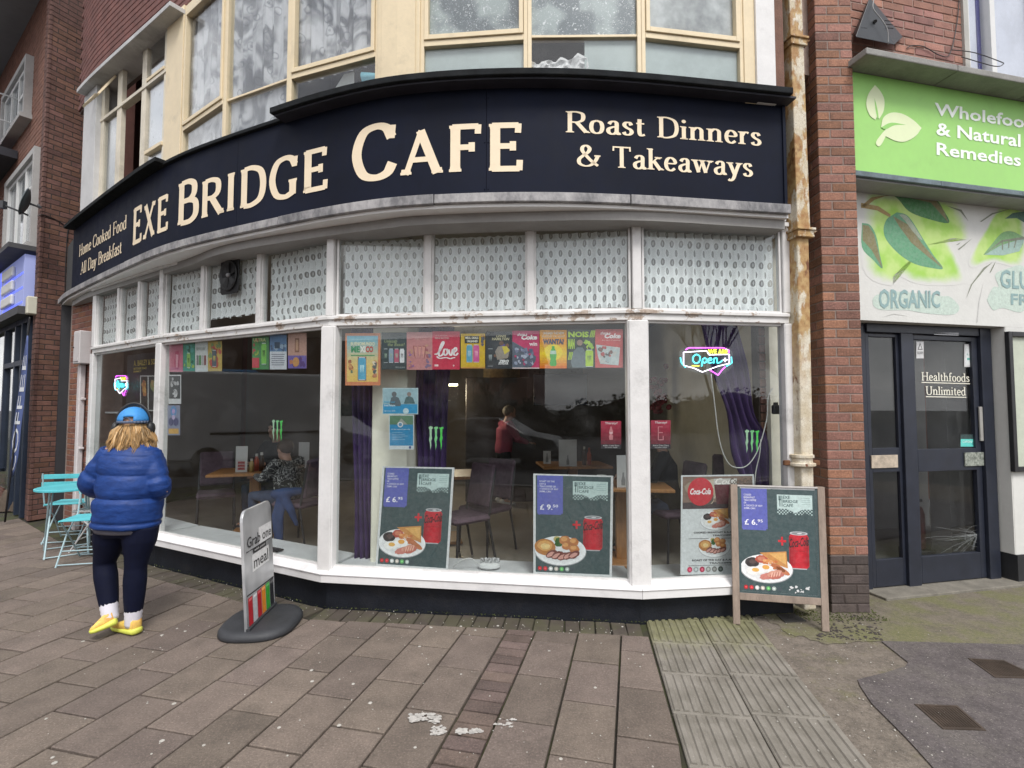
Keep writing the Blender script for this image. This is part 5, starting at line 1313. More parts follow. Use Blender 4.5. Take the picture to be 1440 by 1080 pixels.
# balcony
bq = thing_part('balcony', NB, NS.pt(2.6, .5, 5.7)); mb = MB(); ub0, zb_ = NZ(24, 212, .02)
mb.beam(NS, ub0-.0, 6, .01, .8, zb_-.14, zb_); mb.build('balcony_slab', M('balcony_black', (.04, .04, .05), .7, .2, 3, .1), bq)
mb = MB()
for h in (.45, .9): mb.tube([NS.pt(ub0, .02, zb_+h), NS.pt(ub0, .78, zb_+h), NS.pt(6, .78, zb_+h)], .014, 6)
for k in range(6): mb.tube([NS.pt(ub0+k*.6, .78, zb_), NS.pt(ub0+k*.6, .78, zb_+.9)], .014, 6)
mb.build('railing', M('rail_white', (.6, .6, .6), .5, .1, 4, 0), bq)
# sign
so0 = .16; _, sa = NZ(50, 345, so0); _, sb = NZ(50, 421, so0)
ns = thing('blue_shop_sign', 'lit white and blue sign with dark letters on the far left shop', 'sign', NS.pt(1.5, so0, sb))
blue = newmat('blue_backlight'); bm_, n_, b_ = blue; b_.inputs['Base Color'].default_value = (.05, .08, .5, 1); b_.inputs['Emission Color'].default_value = (.12, .16, 1, 1); b_.inputs['Emission Strength'].default_value = .8
whs, n_, b_ = newmat('lit_sign_white'); b_.inputs['Base Color'].default_value = (.34, .38, .62, 1); b_.inputs['Emission Color'].default_value = (.35, .42, 1, 1); b_.inputs['Emission Strength'].default_value = .1
mb = MB(); mb.beam(NS, .06, 4.5, .0, so0, sb, sa); mb.build('sign_box', whs, ns, bev=.004)
dkl = M('sign_letter_dark', (.02, .02, .06), .5, .1, 3, 0)
for k in range(3):
    z = sb+(sa-sb)*(.12+.28*k); hh = (sa-sb)*.2
    mb = MB(); mb.beam(NS, .62-.0+.0, 1.40, so0+.001, so0+.05, z, z+hh); mb.build('white_bar', whitep, ns, bev=.02)
    mb = MB(); mb.beam(NS, .10, 1.5, so0+.0005, so0+.004, z-.035, z-.01); mb.build('blue_glow_strip', bm_, ns)
def nstext(body, u0, u1, z0, z1):
    V, F = text_poly(body, .03); mb = MB(); mb.add([NS.pt(u0+(u1-u0)*s, so0+.03, z0+(z1-z0)*t) for s, t in V], F); o = mb.build('lettering', dkl, ns); o['label'] = 'dark letters '+body
nstext('MC', 2.6, 1.75, sb+(sa-sb)*.12, sa-(sa-sb)*.2)
mb = MB(); mb.beam(NS, 1.72, 2.65, so0+.001, so0+.004, sb+.03, sa-.03); mb.build('blue_panel', bm_, ns)
mb = MB(); mb.beam(NS, -.0, 5, .0, .35, sa+.05, sa+.12); mb.build('sign_canopy', M('canopy_dark', (.07, .07, .075), .7, .2, 3, .1), NB)
# dark blue shopfront
zd = sb-.12; sf = M('dark_blue_frame', (.022, .032, .055), .45, .2, 4, .05)
mb = MB(); mb.beam(NS, .0, 4.6, -.02, .22, zd, sb-.005); mb.build('fascia_soffit', M('canopy_dark', (.07, .07, .075)), NB)
f = MB()
for u in (.12, .50, .95, 1.75, 2.9): f.beam(NS, u, u+.08, .0, .08, .0 if u < 1.7 else .6, zd)
f.beam(NS, .12, 1.8, .0, .079, 2.25, 2.33); f.beam(NS, .12, 4.5, .0, .078, zd-.08, zd); f.beam(NS, 1.8, 4.5, .0, .081, .55, .62); f.build('shop_frame', sf, NB, bev=.004)
g = MB(); g.beam(NS, .15, 4.5, .03, .036, .3, zd); g.build('pane', glass, NB)
g = MB(); g.beam(NS, .15, 4.5, -.018, -.01, .3, zd); g.build('dim_interior', M('dim_shop', (.08, .09, .10), .7, .5, 1.5, 0, col2=(.2, .22, .24)), NB)
st = MB(); face_bricks(NS, 1.75, 4.4, 0, .52, brickdark, NB, stuff=st, off=.03, depth=.03); o = st.build('stall_brickwork', brickdark, NB); o['kind'] = 'stuff'
# floodlight box above the banner
fp = NS.pt(.12, .3, 0); fl = at(44.5, 430, fp.y)
mb = MB(); mb.box((fl.x, fl.y, fl.z), (.13, .12, .26), radians(-40), bev=.015); tag(mb.build('wall_light', M('cream_plastic', (.58, .56, .46), .5, .05, 4, 0), bev=None), 'cream box light on the wall above the blue banner', 'wall light')
# banner flag
ft = at(40, 465, 7.25); fb = at(12, 690, 7.15); bn = thing('banner_flag', 'blue feather banner leaning in a ground stand by the far left shop', 'banner', (fb.x, fb.y, 0))
mb = MB(); pole = catmull([fb+Vector((0, 0, -.0)), at(17, 650, 7.15), at(28, 560, 7.2), ft, at(42, 446, 7.25)], 5); fb0 = Vector((fb.x-.03, fb.y, .03)); mb.tube([fb0]+pole, .012, 6); mb.build('pole', blackp, bn, smooth=True)
mb = MB(); A_ = [at(x, y, 7.2) for x, y in ((17, 670), (15, 640), (19, 600), (25, 560), (32, 510), (38, 472))]; B_ = [at(x, y, 7.14) for x, y in ((19, 668), (26, 640), (30, 600), (35, 560), (39, 510), (40, 472))]
A_ = catmull(A_, 4); B_ = catmull(B_, 4); n = len(A_); mb.add(A_+B_, [(i, i+1, n+i+1, n+i) for i in range(n-1)]); o = mb.build('flag', M('banner_blue', (.07, .10, .24), .7, .2, 4, .1), bn, smooth=True)
so_ = o.modifiers.new('s', 'SOLIDIFY'); so_.thickness = .004
V, F = text_poly('COFFEE'); mb = MB(); iA = lambda t: A_[0].lerp(A_[-1], t)
def bpt(s, t):
    k = (s*.8+.05)*(n-1); i = min(int(k), n-2); f_ = k-i; a = A_[i].lerp(A_[i+1], f_); b = B_[i].lerp(B_[i+1], f_); return a.lerp(b, .85-.7*t)+Vector((.0, -.009, 0))
mb.add([bpt(s, t) for s, t in V], F); o = mb.build('lettering', M('banner_white', (.6, .62, .65), .7, .05, 4, 0), bn)
# sack at the foot
mb = MB(); s_ = at(22, 700, 7.0); s0_ = gr(22, 716)
mb.grid(lambda a, b: Vector((s0_.x, s0_.y, 0))+Vector((cos(a*2*pi)*.26*(1-b*.55+.12*noise.noise(Vector((cos(a*6.28)*2, sin(a*6.28)*2, b*3)))), sin(a*2*pi)*.2*(1-b*.5), .30*sin(b*pi/2)+.05*noise.noise(Vector((cos(a*6.28)*3, b*5, sin(a*6.28)*3))))) , 24, 10)
tag(mb.build('sack', M('brown_sack', (.10, .075, .055), .9, .3, 9, .6), smooth=True), 'crumpled brown sack weighting the banner beside the brick pier', 'sack')
# satellite dish
dc = at(41, 286, 6.9); dish = thing('satellite_dish', 'grey satellite dish on an arm fixed to the brown brick pier', 'satellite dish', dc)
ax_ = Vector((-.75, -.62, .25)).normalized(); RD = ax_.to_track_quat('Z', 'X').to_matrix()
mb = MB(); pr = [(.001, .0)]+[(.19*k/8, .05*(k/8)**2) for k in range(1, 9)]+[(.19, .056)]+[(.19*k/8, .05*(k/8)**2-.006) for k in range(7, 0, -1)]; mb.lathe(dc, pr, 28, R=RD, sx=1, sy=1.15); mb.build('reflector', M('dish_grey', (.14, .17, .185), .5, .1, 4, 0), dish, smooth=True)
mb = MB(); e_ = at(4, 288, 6.75); mb.tube([at(40, 303, 6.9), at(22, 295, 6.8), e_], .012, 6); mb.tube([dc-ax_*.01, dc-ax_*.12, CW.pxpt(54, 288, .0)], .016, 6); mb.box(e_, (.06, .06, .1)); mb.build('arm', M('dish_arm', (.05, .05, .055), .5, .1, 4, 0), dish)
# ================================================================== LACE NETS, FAN, CURTAINS
def lacem():
    m, n, b = newmat('white_lace'); u, v, _, S = xyz(n, 'uv')
    # u, v in metres: rows of small open diamonds with a pale heart, offset by half on every other row
    cw, ch = .098, .074
    row = (v/ch).fn('FLOOR'); odd = row.fn('MODULO', 2.0); a = ((u/cw+odd*.5).fn('FRACT')-.5)*cw; c = ((v/ch).fn('FRACT')-.5)*ch
    wob = nse(n, S, 50, 3, .6)*.5-.25
    d = ((a/.020)*(a/.020)+(c/.031)*(c/.031)).fn('SQRT')+wob; e = ((a/.0045)*(a/.0045)+(c/.019)*(c/.019)).fn('SQRT')+wob
    hole = d.step(1.15, .75); heart = e.step(1.2, .6); ring = d.step(1.6, 1.2)-hole
    net = (nse(n, S, 240, 2, .6)).step(.35, .62)
    dens = ring*.32+net*.34+.70
    fold = nse(n, S, 9, 3, .6, (2.2, .12, 1)); dens = dens*(fold*.8+.65)
    dens = dens*(1-hole*.72)+heart*.45
    n.links.new(dens.fn('MINIMUM', 1.0).v, b.inputs['Alpha']); b.inputs['Base Color'].default_value = (.95, .96, .96, 1); b.inputs['Roughness'].default_value = .95
    b.inputs['Specular IOR Level'].default_value = .1
    return m
lace = lacem()
def net_curtain(W, ua, ub, z0, z1, label, off=-.055, scallop=True, folds=9, seed=0, amp=.010):
    rd = random.Random(seed); ph = rd.random()*6; mb = MB(); ln = ub-ua; nu = max(24, int(ln*130)); nv = 10
    V = []; uv = {}
    for j in range(nv+1):
        for i in range(nu+1):
            a = i/nu; b = j/nv
            fold = sin(a*folds*2*pi+ph+.6*sin(a*9))*amp*(1.1-.4*b)+sin(a*folds*5.3+ph)*amp*.4
            zb = z0+(.016*abs(sin(a*ln/.066*pi*.5))-.008 if scallop else 0)
            V.append(W.pt(ua+ln*a, off+fold, zb+(z1-zb)*b)); uv[len(V)-1] = (a*ln*1.28+seed*.3, b*(z1-z0)+seed*.05)
    mb.v = V; mb.f = [(j*(nu+1)+i, j*(nu+1)+i+1, (j+1)*(nu+1)+i+1, (j+1)*(nu+1)+i) for j in range(nv) for i in range(nu)]; mb.c = [None]*len(mb.f); mb.uv = uv
    return tag(mb.build('net_curtain', lace, smooth=True), label, 'net curtain', 'lace nets in the upper lights')
ZL = TZ1+.016; ZH = HZ-.02
LB = {(0, 0): 'narrow lace net in the far left upper light beside the meter box', (0, 1): 'lace net in the second narrow upper light from the left', (0, 2): 'lace net in the third narrow upper light, just left of the thick post',
      (1, 0): 'lace net in the upper light left of the extractor fan', (1, 1): 'short lace net hanging around the extractor fan', (1, 2): 'lace net in the upper light right of the extractor fan',
      (2, 0): 'lace net above the orange poster, left of the middle bay', (2, 1): 'lace net in the centre upper light with gaps at its scalloped hem', (2, 2): 'lace net in the upper light above the yellow and green posters', (3, 0): 'wide lace net above the neon open sign'}
for i in range(4):
    for k, (a, b) in enumerate(PANES[i]):
        s_ = i*3+k
        z0 = ZL+.012 if (i, k) not in ((1, 1),) else ZL+.10
        net_curtain(FC[i], a+.015, b-.02, z0-(.03 if i == 0 or (i, k) == (3, 0) else 0), ZH-(.03 if i else -.01), LB[(i, k)], seed=s_, folds=max(3, int((b-a)*13)), amp=.014)
# extractor fan in the light of facet 1
W = FC[1]; a, b = PANES[1][1]; fu, fz = W.hit(325, 388, .0); fc_ = W.pt(fu, -.03, fz)
fan = thing('extractor_fan', 'round black extractor fan set in the upper light among lace', 'fan', fc_)
Rf = Matrix((W.t, Vector((0, 0, 1)), W.n)).transposed()
Rf = Matrix(((W.t.x, 0, W.n.x), (W.t.y, 0, W.n.y), (0, 1, 0)))
dg_ = M('fan_grey', (.014, .014, .015), .5, .2, 6, .1)
mb = MB(); hw, hh = .135, .175
pl_ = [(-hw+.02, -hh), (hw-.02, -hh), (hw, -hh+.03), (hw, hh-.03), (hw-.02, hh), (-hw+.02, hh), (-hw, hh-.03), (-hw, -hh+.03)]
mb.prism([W.pt(fu+x, .004, fz+y) for x, y in pl_], W.n*.014); mb.build('surround', dg_, fan, bev=.004)
mb = MB(); mb.lathe(W.pt(fu, .019, fz), [(.125, 0), (.130, .012), (.122, .02), (.112, .008), (.105, -.0), (.0, -.001)], 28, R=Rf, sy=1.15); mb.build('rim', dg_, fan, smooth=True)
for k in range(5):
    a_ = 2*pi*k/5+.4; mb = MB(); c, s = cos(a_), sin(a_)
    q = [W.pt(fu+c*.02-s*.012, .022, fz+s*.02+c*.012), W.pt(fu+c*.10-s*.035, .021, fz+(s*.10+c*.035)*1.1), W.pt(fu+c*.105+s*.02, .030, fz+(s*.105-c*.02)*1.1), W.pt(fu+c*.02+s*.012, .026, fz+s*.02-c*.012)]
    mb.prism(q, W.n*.002); mb.build('blade', dg_, fan)
mb = MB(); mb.ball(W.pt(fu, .028, fz), .022, 10, 6); mb.build('hub', M('fan_hub', (.25, .25, .26), .3, .1, 5, 0), fan, smooth=True)
# purple curtains
purp = M('purple_velvet', (.044, .019, .090), .9, .3, 5, .2, sheen=.05)
def curtain(name, label, pa, pb, folds, amp=.03, W=None, offs=(-.28, -.28)):
    """pa, pb: left and right outlines as (px, py) lists from top to bottom on an offset plane"""
    n = len(pa); mb = MB(); rows = []
    A = catmull([W.pxpt(x, y, offs[0]) for x, y in pa], 5); B = catmull([W.pxpt(x, y, offs[1]) for x, y in pb], 5); nu = 40
    V = []
    for j in range(len(A)):
        wd = (A[j]-B[j]).length; k = min(1, .12/max(wd, .02))
        for i in range(nu+1):
            t = i/nu; V.append(A[j].lerp(B[j], t)+W.n*(amp*(.5+k)*sin(t*folds*2*pi+.5*sin(j*.3))))
    mb.v = V; mb.f = [(j*(nu+1)+i, j*(nu+1)+i+1, (j+1)*(nu+1)+i+1, (j+1)*(nu+1)+i) for j in range(len(A)-1) for i in range(nu)]; mb.c = [None]*len(mb.f)
    o = mb.build(name, purp, smooth=True); s = o.modifiers.new('s', 'SOLIDIFY'); s.thickness = .004
    return tag(o, label, 'curtain', 'purple curtains in the cafe windows')
curtain('curtain', 'purple curtain hanging straight behind the orange poster, left of the cream pillar', [(494, 455), (497, 600), (500, 700), (498, 792)], [(528, 455), (527, 600), (524, 700), (530, 792)], 4, .02, FC[2], (-.30, -.30))
curtain('curtain', 'purple curtain right of the cream pillar behind the clawed green logo', [(590, 455), (585, 560), (588, 660), (583, 770)], [(640, 455), (632, 540), (628, 630), (625, 770)], 5, .02, FC[2], (-.45, -.45))
curtain('curtain', 'gathered purple curtain swept sideways below the neon open sign', [(985, 452), (1000, 520), (1022, 580), (1030, 640), (1052, 690)], [(1035, 452), (1052, 520), (1060, 580), (1081, 620), (1082, 690)], 4, .022, FC[3], (-.30, -.30))

# ================================================================== POSTERS
ink = pmat('poster_print')
def corners(W, x0, y0, x1, y1, off): return [W.pxpt(x0, y1, off), W.pxpt(x1, y1, off), W.pxpt(x1, y0, off), W.pxpt(x0, y0, off)]
def poster(W, x0, y0, x1, y1, bg, off=-.022): 
    return Print(*corners(W, x0, y0, x1, y1, off), bg=bg)
GP = 'drink posters taped along the top of the windows'
def can(p, cu, v0, v1, wd, body, lid=(.6, .62, .65), L=2, logo=None, outline=None):
    h = v1-v0
    if outline: p.poly([(cu-wd*.56, v0-.01), (cu+wd*.56, v0-.01), (cu+wd*.56, v1+.01), (cu-wd*.56, v1+.01)], outline, L-.3)
    p.poly([(cu-wd*.42, v0), (cu+wd*.42, v0), (cu+wd*.5, v0+h*.06), (cu+wd*.5, v1-h*.12), (cu+wd*.38, v1-h*.03), (cu-wd*.38, v1-h*.03), (cu-wd*.5, v1-h*.12), (cu-wd*.5, v0+h*.06)], body, L)
    p.rect(cu-wd*.38, v1-h*.035, cu+wd*.38, v1, lid, L+.3); p.rect(cu-wd*.42, v0, cu+wd*.42, v0+h*.03, lid, L+.3)
    if logo: claw(p, cu, v0+h*.30, wd*.5, h*.36, logo, L+.5)
def claw(p, cu, v0, wd, h, col, L=3):
    for k in (-1, 0, 1):
        x = cu+k*wd*.36; w_ = wd*.13
        p.poly([(x-w_, v0+h), (x+w_*1.2, v0+h*.96), (x+w_*.7, v0+h*.3), (x+w_*.2, v0), (x-w_*.5, v0+h*.35), (x-w_*.9, v0+h*.8)], col, L)
# --- middle bay
W = FC[2]
p = poster(W, 485.5, 468.5, 535, 542, (.62, .22, .10)); p.grad(.05, .42, .93, .95, (.72, .55, .20), (.12, .42, .58), 8).grad(.05, .07, .93, .42, (.75, .50, .12), (.72, .55, .2), 3)
p.text('BUENOMUNDO', .16, .76, .84, .83, (.75, .72, .5), bold=.03); p.text('ME', .17, .63, .42, .75, (.05, .28, .12), 3, .05); p.text('XI', .42, .63, .58, .75, (.8, .78, .72), 3, .05); p.text('CO', .58, .63, .80, .75, (.50, .06, .05), 3, .05)
p.rect(.16, .56, .84, .585, (.12, .3, .12), 2); can(p, .48, .10, .54, .22, (.10, .38, .55), logo=(.5, .75, .8), outline=(.25, .12, .1)); p.blobs(.06, .2, .26, .52, [(.35, .12, .06), (.6, .3, .1), (.15, .2, .12)], 12, .09, 2, 3); p.blobs(.74, .12, .93, .52, [(.4, .35, .3), (.7, .6, .45), (.1, .12, .12), (.5, .2, .1)], 14, .09, 2, 4)
p.build('poster', 'large orange and turquoise festival drink poster at the left of the row', 'poster', ink, GP)
p = poster(W, 536.5, 467.5, 572, 519.5, (.035, .055, .06)); p.text('Unleash', .12, .72, .62, .81, (.35, .42, .2), shear=.2); p.text('the Beast!', .25, .63, .92, .72, (.35, .42, .2), shear=.2)
for k, c in enumerate([(.03, .05, .05), (.25, .33, .42), (.45, .10, .16), (.70, .70, .72)]): can(p, .17+.215*k, .18, .56, .18, c, logo=(.3, .4, .3) if k < 3 else (.1, .1, .1))
p.text('ZERO SUGAR', .55, .04, .93, .075, (.4, .45, .45)); p.build('poster', 'dark grey poster with four upright energy drink cans', 'poster', ink, GP)
p = poster(W, 572, 467, 608, 520, (.50, .20, .20)); p.rect(.0, .0, 1, 1, (.52, .22, .22)); p.blobs(.02, .02, .32, .6, [(.35, .12, .18), (.25, .12, .3), (.5, .25, .15)], 16, .10, 2, 6); p.blobs(.70, .02, .98, .7, [(.35, .1, .12), (.2, .14, .25), (.55, .3, .2)], 16, .10, 2, 7); claw(p, .5, .28, .5, .36, (.30, .09, .08)); claw(p, .5, .30, .42, .32, (.62, .28, .24), 3.6)
p.text('PINK PUNCH', .32, .78, .78, .88, (.62, .34, .32)); p.build('poster', 'dusty pink poster with a claw mark can between dark and red posters', 'poster', ink, GP)
p = poster(W, 608, 466, 646.5, 519.5, (.55, .03, .07)); p.text('YOUR FAVOURITE', .1, .87, .55, .90, (.7, .4, .42)); p.text('DRINK MATCHED', .1, .80, .62, .84, (.75, .5, .5), bold=.03)
def script_love(p):
    def st(pts, w_=.035):
        q = sp(pts, 6); V = []
        for i, a in enumerate(q):
            b = q[min(i+1, len(q)-1)]; c = q[max(i-1, 0)]; dx, dy = b[0]-c[0], (b[1]-c[1])*p.H/p.W; l = math.hypot(dx, dy) or 1; w2 = w_*(.5+.5*abs(dy)/l)
            V += [(a[0]-dy/l*w2, a[1]+dx/l*w2*p.W/p.H), (a[0]+dy/l*w2, a[1]-dx/l*w2*p.W/p.H)]
        p.mb.add([p.P(u, v, 3) for u, v in V], [(2*i, 2*i+1, 2*i+3, 2*i+2) for i in range(len(q)-1)], (.85, .78, .78))
    st([(.08, .40), (.2, .42), (.36, .60), (.42, .70), (.38, .72), (.30, .60), (.24, .42), (.27, .35), (.36, .38), (.42, .46)])
    st([(.52, .53), (.44, .52), (.42, .42), (.48, .37), (.56, .44), (.53, .53), (.60, .48)]); st([(.60, .52), (.64, .40), (.70, .38), (.75, .52), (.80, .47)])
    st([(.78, .44), (.88, .50), (.86, .57), (.79, .52), (.79, .40), (.86, .37), (.94, .43)]); st([(.16, .34), (.28, .29), (.5, .31), (.66, .28), (.74, .30), (.84, .31)], .03)
script_love(p); p.rect(.08, .08, .22, .13, (.8, .6, .6)); p.ell(.78, .10, .03, col=(.8, .6, .6)); p.build('poster', 'bright red poster with white script reading love', 'poster', ink, GP)
p = poster(W, 648, 469, 682, 518, (.62, .40, .02)); p.rect(0, 0, 1, .04, (.55, .25, .05)); p.rect(.16, .72, .76, .93, (.03, .03, .03), 2); p.text('MEAL DEALS', .19, .84, .73, .91, (.75, .72, .6), 3, .04); p.text('UNLEASHED', .26, .745, .70, .81, (.75, .72, .6), 3, .04)
can(p, .36, .17, .68, .25, (.12, .36, .48), logo=(.45, .6, .7)); can(p, .64, .17, .68, .25, (.60, .10, .30), logo=(.8, .4, .5)); p.blobs(.8, .6, 1, 1, [(.1, .1, .12), (.5, .25, .05)], 8, .12, 2, 9); p.build('poster', 'yellow meal deal poster with a blue can and a pink can', 'poster', ink, GP)
p = poster(W, 683, 466, 720, 518.5, (.022, .028, .035)); p.text('LEWIS', .40, .84, .78, .90, (.6, .55, .35), 3, .03, .2); p.text('HAMILTON', .24, .76, .90, .83, (.6, .55, .35), 3, .03, .2)
p.blobs(.28, .28, .95, .72, [(.10, .08, .25), (.62, .52, .08), (.20, .10, .06), (.08, .09, .10)], 12, .17, 2, 12); p.ell(.60, .68, .085, col=(.16, .08, .05), L=4.2); p.poly([(.48, .60), (.76, .60), (.92, .52), (.84, .28), (.44, .24), (.36, .46)], (.30, .26, .22), 4); p.poly([(.62, .6), (.8, .6), (.92, .48), (.72, .38)], (.62, .50, .06), 4.4)
can(p, .18, .06, .54, .24, (.03, .035, .04), (.3, .32, .33), L=5, logo=(.35, .4, .4)); p.text('ZERO', .50, .16, .88, .24, (.75, .75, .75), 6, .06, .2); p.text('SUGAR', .48, .11, .86, .16, (.7, .7, .7), 6, .05, .2); p.build('poster', 'black poster of a racing driver in yellow and purple', 'poster', ink, GP)
p = poster(W, 720.5, 465, 758.5, 518.5, (.52, .04, .13)); p.text('share a', .18, .86, .55, .94, (.85, .7, .72), 3, .03, .3); p.text('Coke', .33, .76, .92, .89, (.88, .8, .8), 3.4, .05, .2); p.text('win', .62, .60, .92, .70, (.85, .7, .7), 3, .04)
p.poly([(0, .72), (.4, .56), (.88, .32), (.86, .20), (.68, .02), (0, .02)], (.10, .12, .16), 2); p.blobs(.02, .04, .82, .58, [(.30, .34, .45), (.10, .12, .2), (.42, .45, .55), (.50, .06, .16), (.18, .2, .3)], 40, .10, 3, 15); p.rect(0, 0, 1, .03, (.6, .5, .5), 5); p.build('poster', 'pinkish red poster with a blue tinted crowd photo across it', 'poster', ink, GP)
p = poster(W, 759, 464, 797, 518, (.72, .30, .01)); p.grad(0, 0, 1, .35, (.70, .12, .01), (.80, .52, .01), 5); p.grad(0, .35, 1, .75, (.80, .58, .01), (.72, .22, .02), 6); p.ell(.5, .42, .34, .62*.34, col=(.82, .62, .02), L=1.6)
p.text('UNLEASH THE NEW', .12, .88, .90, .95, (.75, .65, .5), 3, .04); p.text('FLAVOUR YOU WANT', .10, .80, .93, .86, (.7, .5, .3), 3, .04); p.text('WANTA?', .12, .62, .90, .77, (.03, .04, .08), 4, .07)
p.poly([(.40, .06), (.60, .06), (.63, .12), (.60, .24), (.63, .34), (.60, .46), (.55, .52), (.55, .58), (.45, .58), (.45, .52), (.40, .46), (.37, .34), (.40, .24), (.37, .12)], (.04, .38, .04), 3); p.rect(.39, .37, .61, .46, (.45, .62, .5), 3.5); p.build('poster', 'orange and yellow poster with a green bottle and the word WANTA?', 'poster', ink, GP)
p = poster(W, 798, 463.5, 836.5, 518, (.04, .055, .05)); gr_ = (.42, .62, .05)
p.text('NOIS', .03, .80, .78, .95, gr_, 2, .05); p.text('MAN', .02, .50, .26, .76, gr_, 2, .05)
for k in range(3): p.poly([(.80+.07*k, .8), (.84+.07*k, .8), (.92+.07*k-.01*k*2, .98), (.87+.07*k-.01*k*2, .98)], gr_, 2)
for k in range(4): p.poly([(.02+.05*k, .22), (.05+.05*k, .22), (.10+.05*k, .42), (.07+.05*k, .42)], gr_, 2)
p.blobs(.5, .4, .98, .78, [gr_, (.3, .5, .06), (.04, .05, .05)], 16, .12, 1.2, 18)
p.ell(.45, .66, .11, col=(.32, .22, .17), L=4); p.poly([(.33, .70), (.36, .80), (.50, .82), (.58, .72), (.55, .74), (.36, .74)], (.03, .03, .03), 4.4); p.poly([(.18, .02), (.12, .16), (.22, .44), (.36, .54), (.56, .54), (.66, .40), (.70, .02)], (.14, .18, .20), 3.6); can(p, .80, .04, .48, .28, (.42, .62, .06), logo=(.12, .2, .05), L=5)
p.build('poster', 'black and lime green poster of a man in a grey jumper', 'poster', ink, GP)
p = poster(W, 837, 463, 876, 517, (.55, .10, .10)); p.text('share a', .18, .86, .55, .94, (.8, .6, .6), 3, .03, .3); p.text('Coke', .33, .76, .92, .89, (.85, .75, .75), 3.4, .05, .2); p.text('& a slice of summer', .25, .70, .92, .73, (.8, .6, .6))
p.poly([(.03, .60), (.90, .52), (.84, .06), (.18, .10), (.10, .3)], (.50, .56, .56), 2); p.blobs(.04, .10, .86, .58, [(.22, .12, .10), (.45, .10, .10), (.40, .48, .5), (.15, .12, .12), (.55, .55, .52)], 26, .11, 3, 22); p.build('poster', 'faded red poster with a tilted photo of friends, at the right end of the row', 'poster', ink, GP)
# --- left bay
W = FC[1]
def lp_(x0, y0, x1, y1, bg): return poster(W, x0, y0, x1, y1, bg)
p = lp_(238, 483, 257, 523, (.50, .16, .22)); p.poly([(.45, .1), (.7, .1), (.78, .55), (.72, .75), (.45, .72), (.38, .3)], (.42, .08, .14), 2); p.poly([(.5, .15), (.65, .15), (.7, .6), (.5, .62)], (.6, .3, .36), 3); p.build('poster', 'pink poster at the left corner of the wide left window', 'poster', ink, GP)
p = lp_(257.5, 483, 274, 522, (.06, .26, .18)); p.blobs(0, 0, 1, 1, [(.10, .35, .3), (.03, .12, .08), (.3, .42, .1)], 18, .22, 2, 31); can(p, .5, .12, .66, .3, (.25, .45, .12), L=6, logo=(.05, .1, .03)); p.build('poster', 'teal green can poster second from the left corner', 'poster', ink, GP)
p = lp_(274.5, 480, 292, 522.5, (.58, .60, .58)); [can(p, .2+.2*k, .2, .55, .17, [(.2, .2, .2), (.1, .25, .1), (.4, .4, .4), (.25, .1, .1)][k]) for k in range(4)]; p.text('NEW LOOK', .1, .7, .8, .8, (.2, .25, .2)); p.build('poster', 'white poster with a row of little cans', 'poster', ink, GP)
p = lp_(292.5, 479.5, 312, 522, (.50, .36, .10)); p.blobs(0, 0, 1, 1, [(.45, .10, .08), (.55, .45, .2), (.2, .3, .12)], 18, .2, 2, 33); can(p, .48, .15, .70, .32, (.10, .12, .14), L=6, logo=(.6, .5, .1)); p.build('poster', 'yellow and red poster with one dark can', 'poster', ink, GP)
p = lp_(354.5, 473, 378, 519.5, (.08, .24, .10)); p.blobs(0, 0, .5, 1, [(.35, .45, .08), (.5, .08, .1), (.1, .3, .1)], 16, .2, 2, 35); p.rect(.03, .05, .45, .35, (.55, .08, .1), 6); can(p, .73, .15, .8, .3, (.2, .5, .1), L=6, logo=(.02, .05, .02)); p.text('ULTRA', .1, .84, .85, .94, (.6, .65, .3), 7, .04); p.build('poster', 'green and red poster in the middle of the wide left window', 'poster', ink, GP)
p = lp_(379.5, 470.5, 403, 519.5, (.45, .55, .62)); p.rect(0, .52, 1, 1, (.12, .22, .38)); p.blobs(0, .5, 1, .75, [(.3, .4, .5), (.08, .12, .2)], 8, .2, 2, 36); p.rect(.3, .6, .62, .78, (.05, .08, .12), 4); p.rect(0, 0, 1, .5, (.62, .64, .68), 1)
for k in range(6): p.rect(.1+.02*(k % 2), .42-.06*k, .9-.03*(k % 3), .44-.06*k, (.15, .17, .22), 3)
p.build('poster', 'blue and white printed notice with small text', 'poster', ink, GP)
p = lp_(405, 468, 431, 518, (.50, .30, .24)); p.rect(.38, .45, .62, .85, (.25, .12, .08), 2); p.rect(.43, .5, .57, .8, (.5, .3, .2), 3); p.rect(0, 0, 1, .36, (.16, .12, .38)); p.blobs(0, 0, 1, .36, [(.5, .2, .1), (.2, .15, .5), (.1, .05, .2)], 10, .15, 2, 38); p.ell(.45, .18, .18, col=(.55, .28, .1), L=5); p.build('poster', 'peach and violet poster at the right end of the left window', 'poster', ink, GP)
p = lp_(237, 527, 254.5, 568, (.62, .62, .62)); p.rect(.05, .18, .95, .96, (.05, .05, .05), 1); p.blobs(.1, .55, .9, .92, [(.5, .5, .5), (.05, .05, .05), (.3, .3, .3)], 16, .14, 2, 41); p.ell(.55, .36, .2, col=(.6, .6, .6), L=5); p.blobs(.3, .22, .8, .5, [(.05, .05, .05), (.4, .4, .4)], 8, .1, 6, 42); p.build('sticker', 'black and white illustrated flyer below the pink poster', 'flyer', ink)
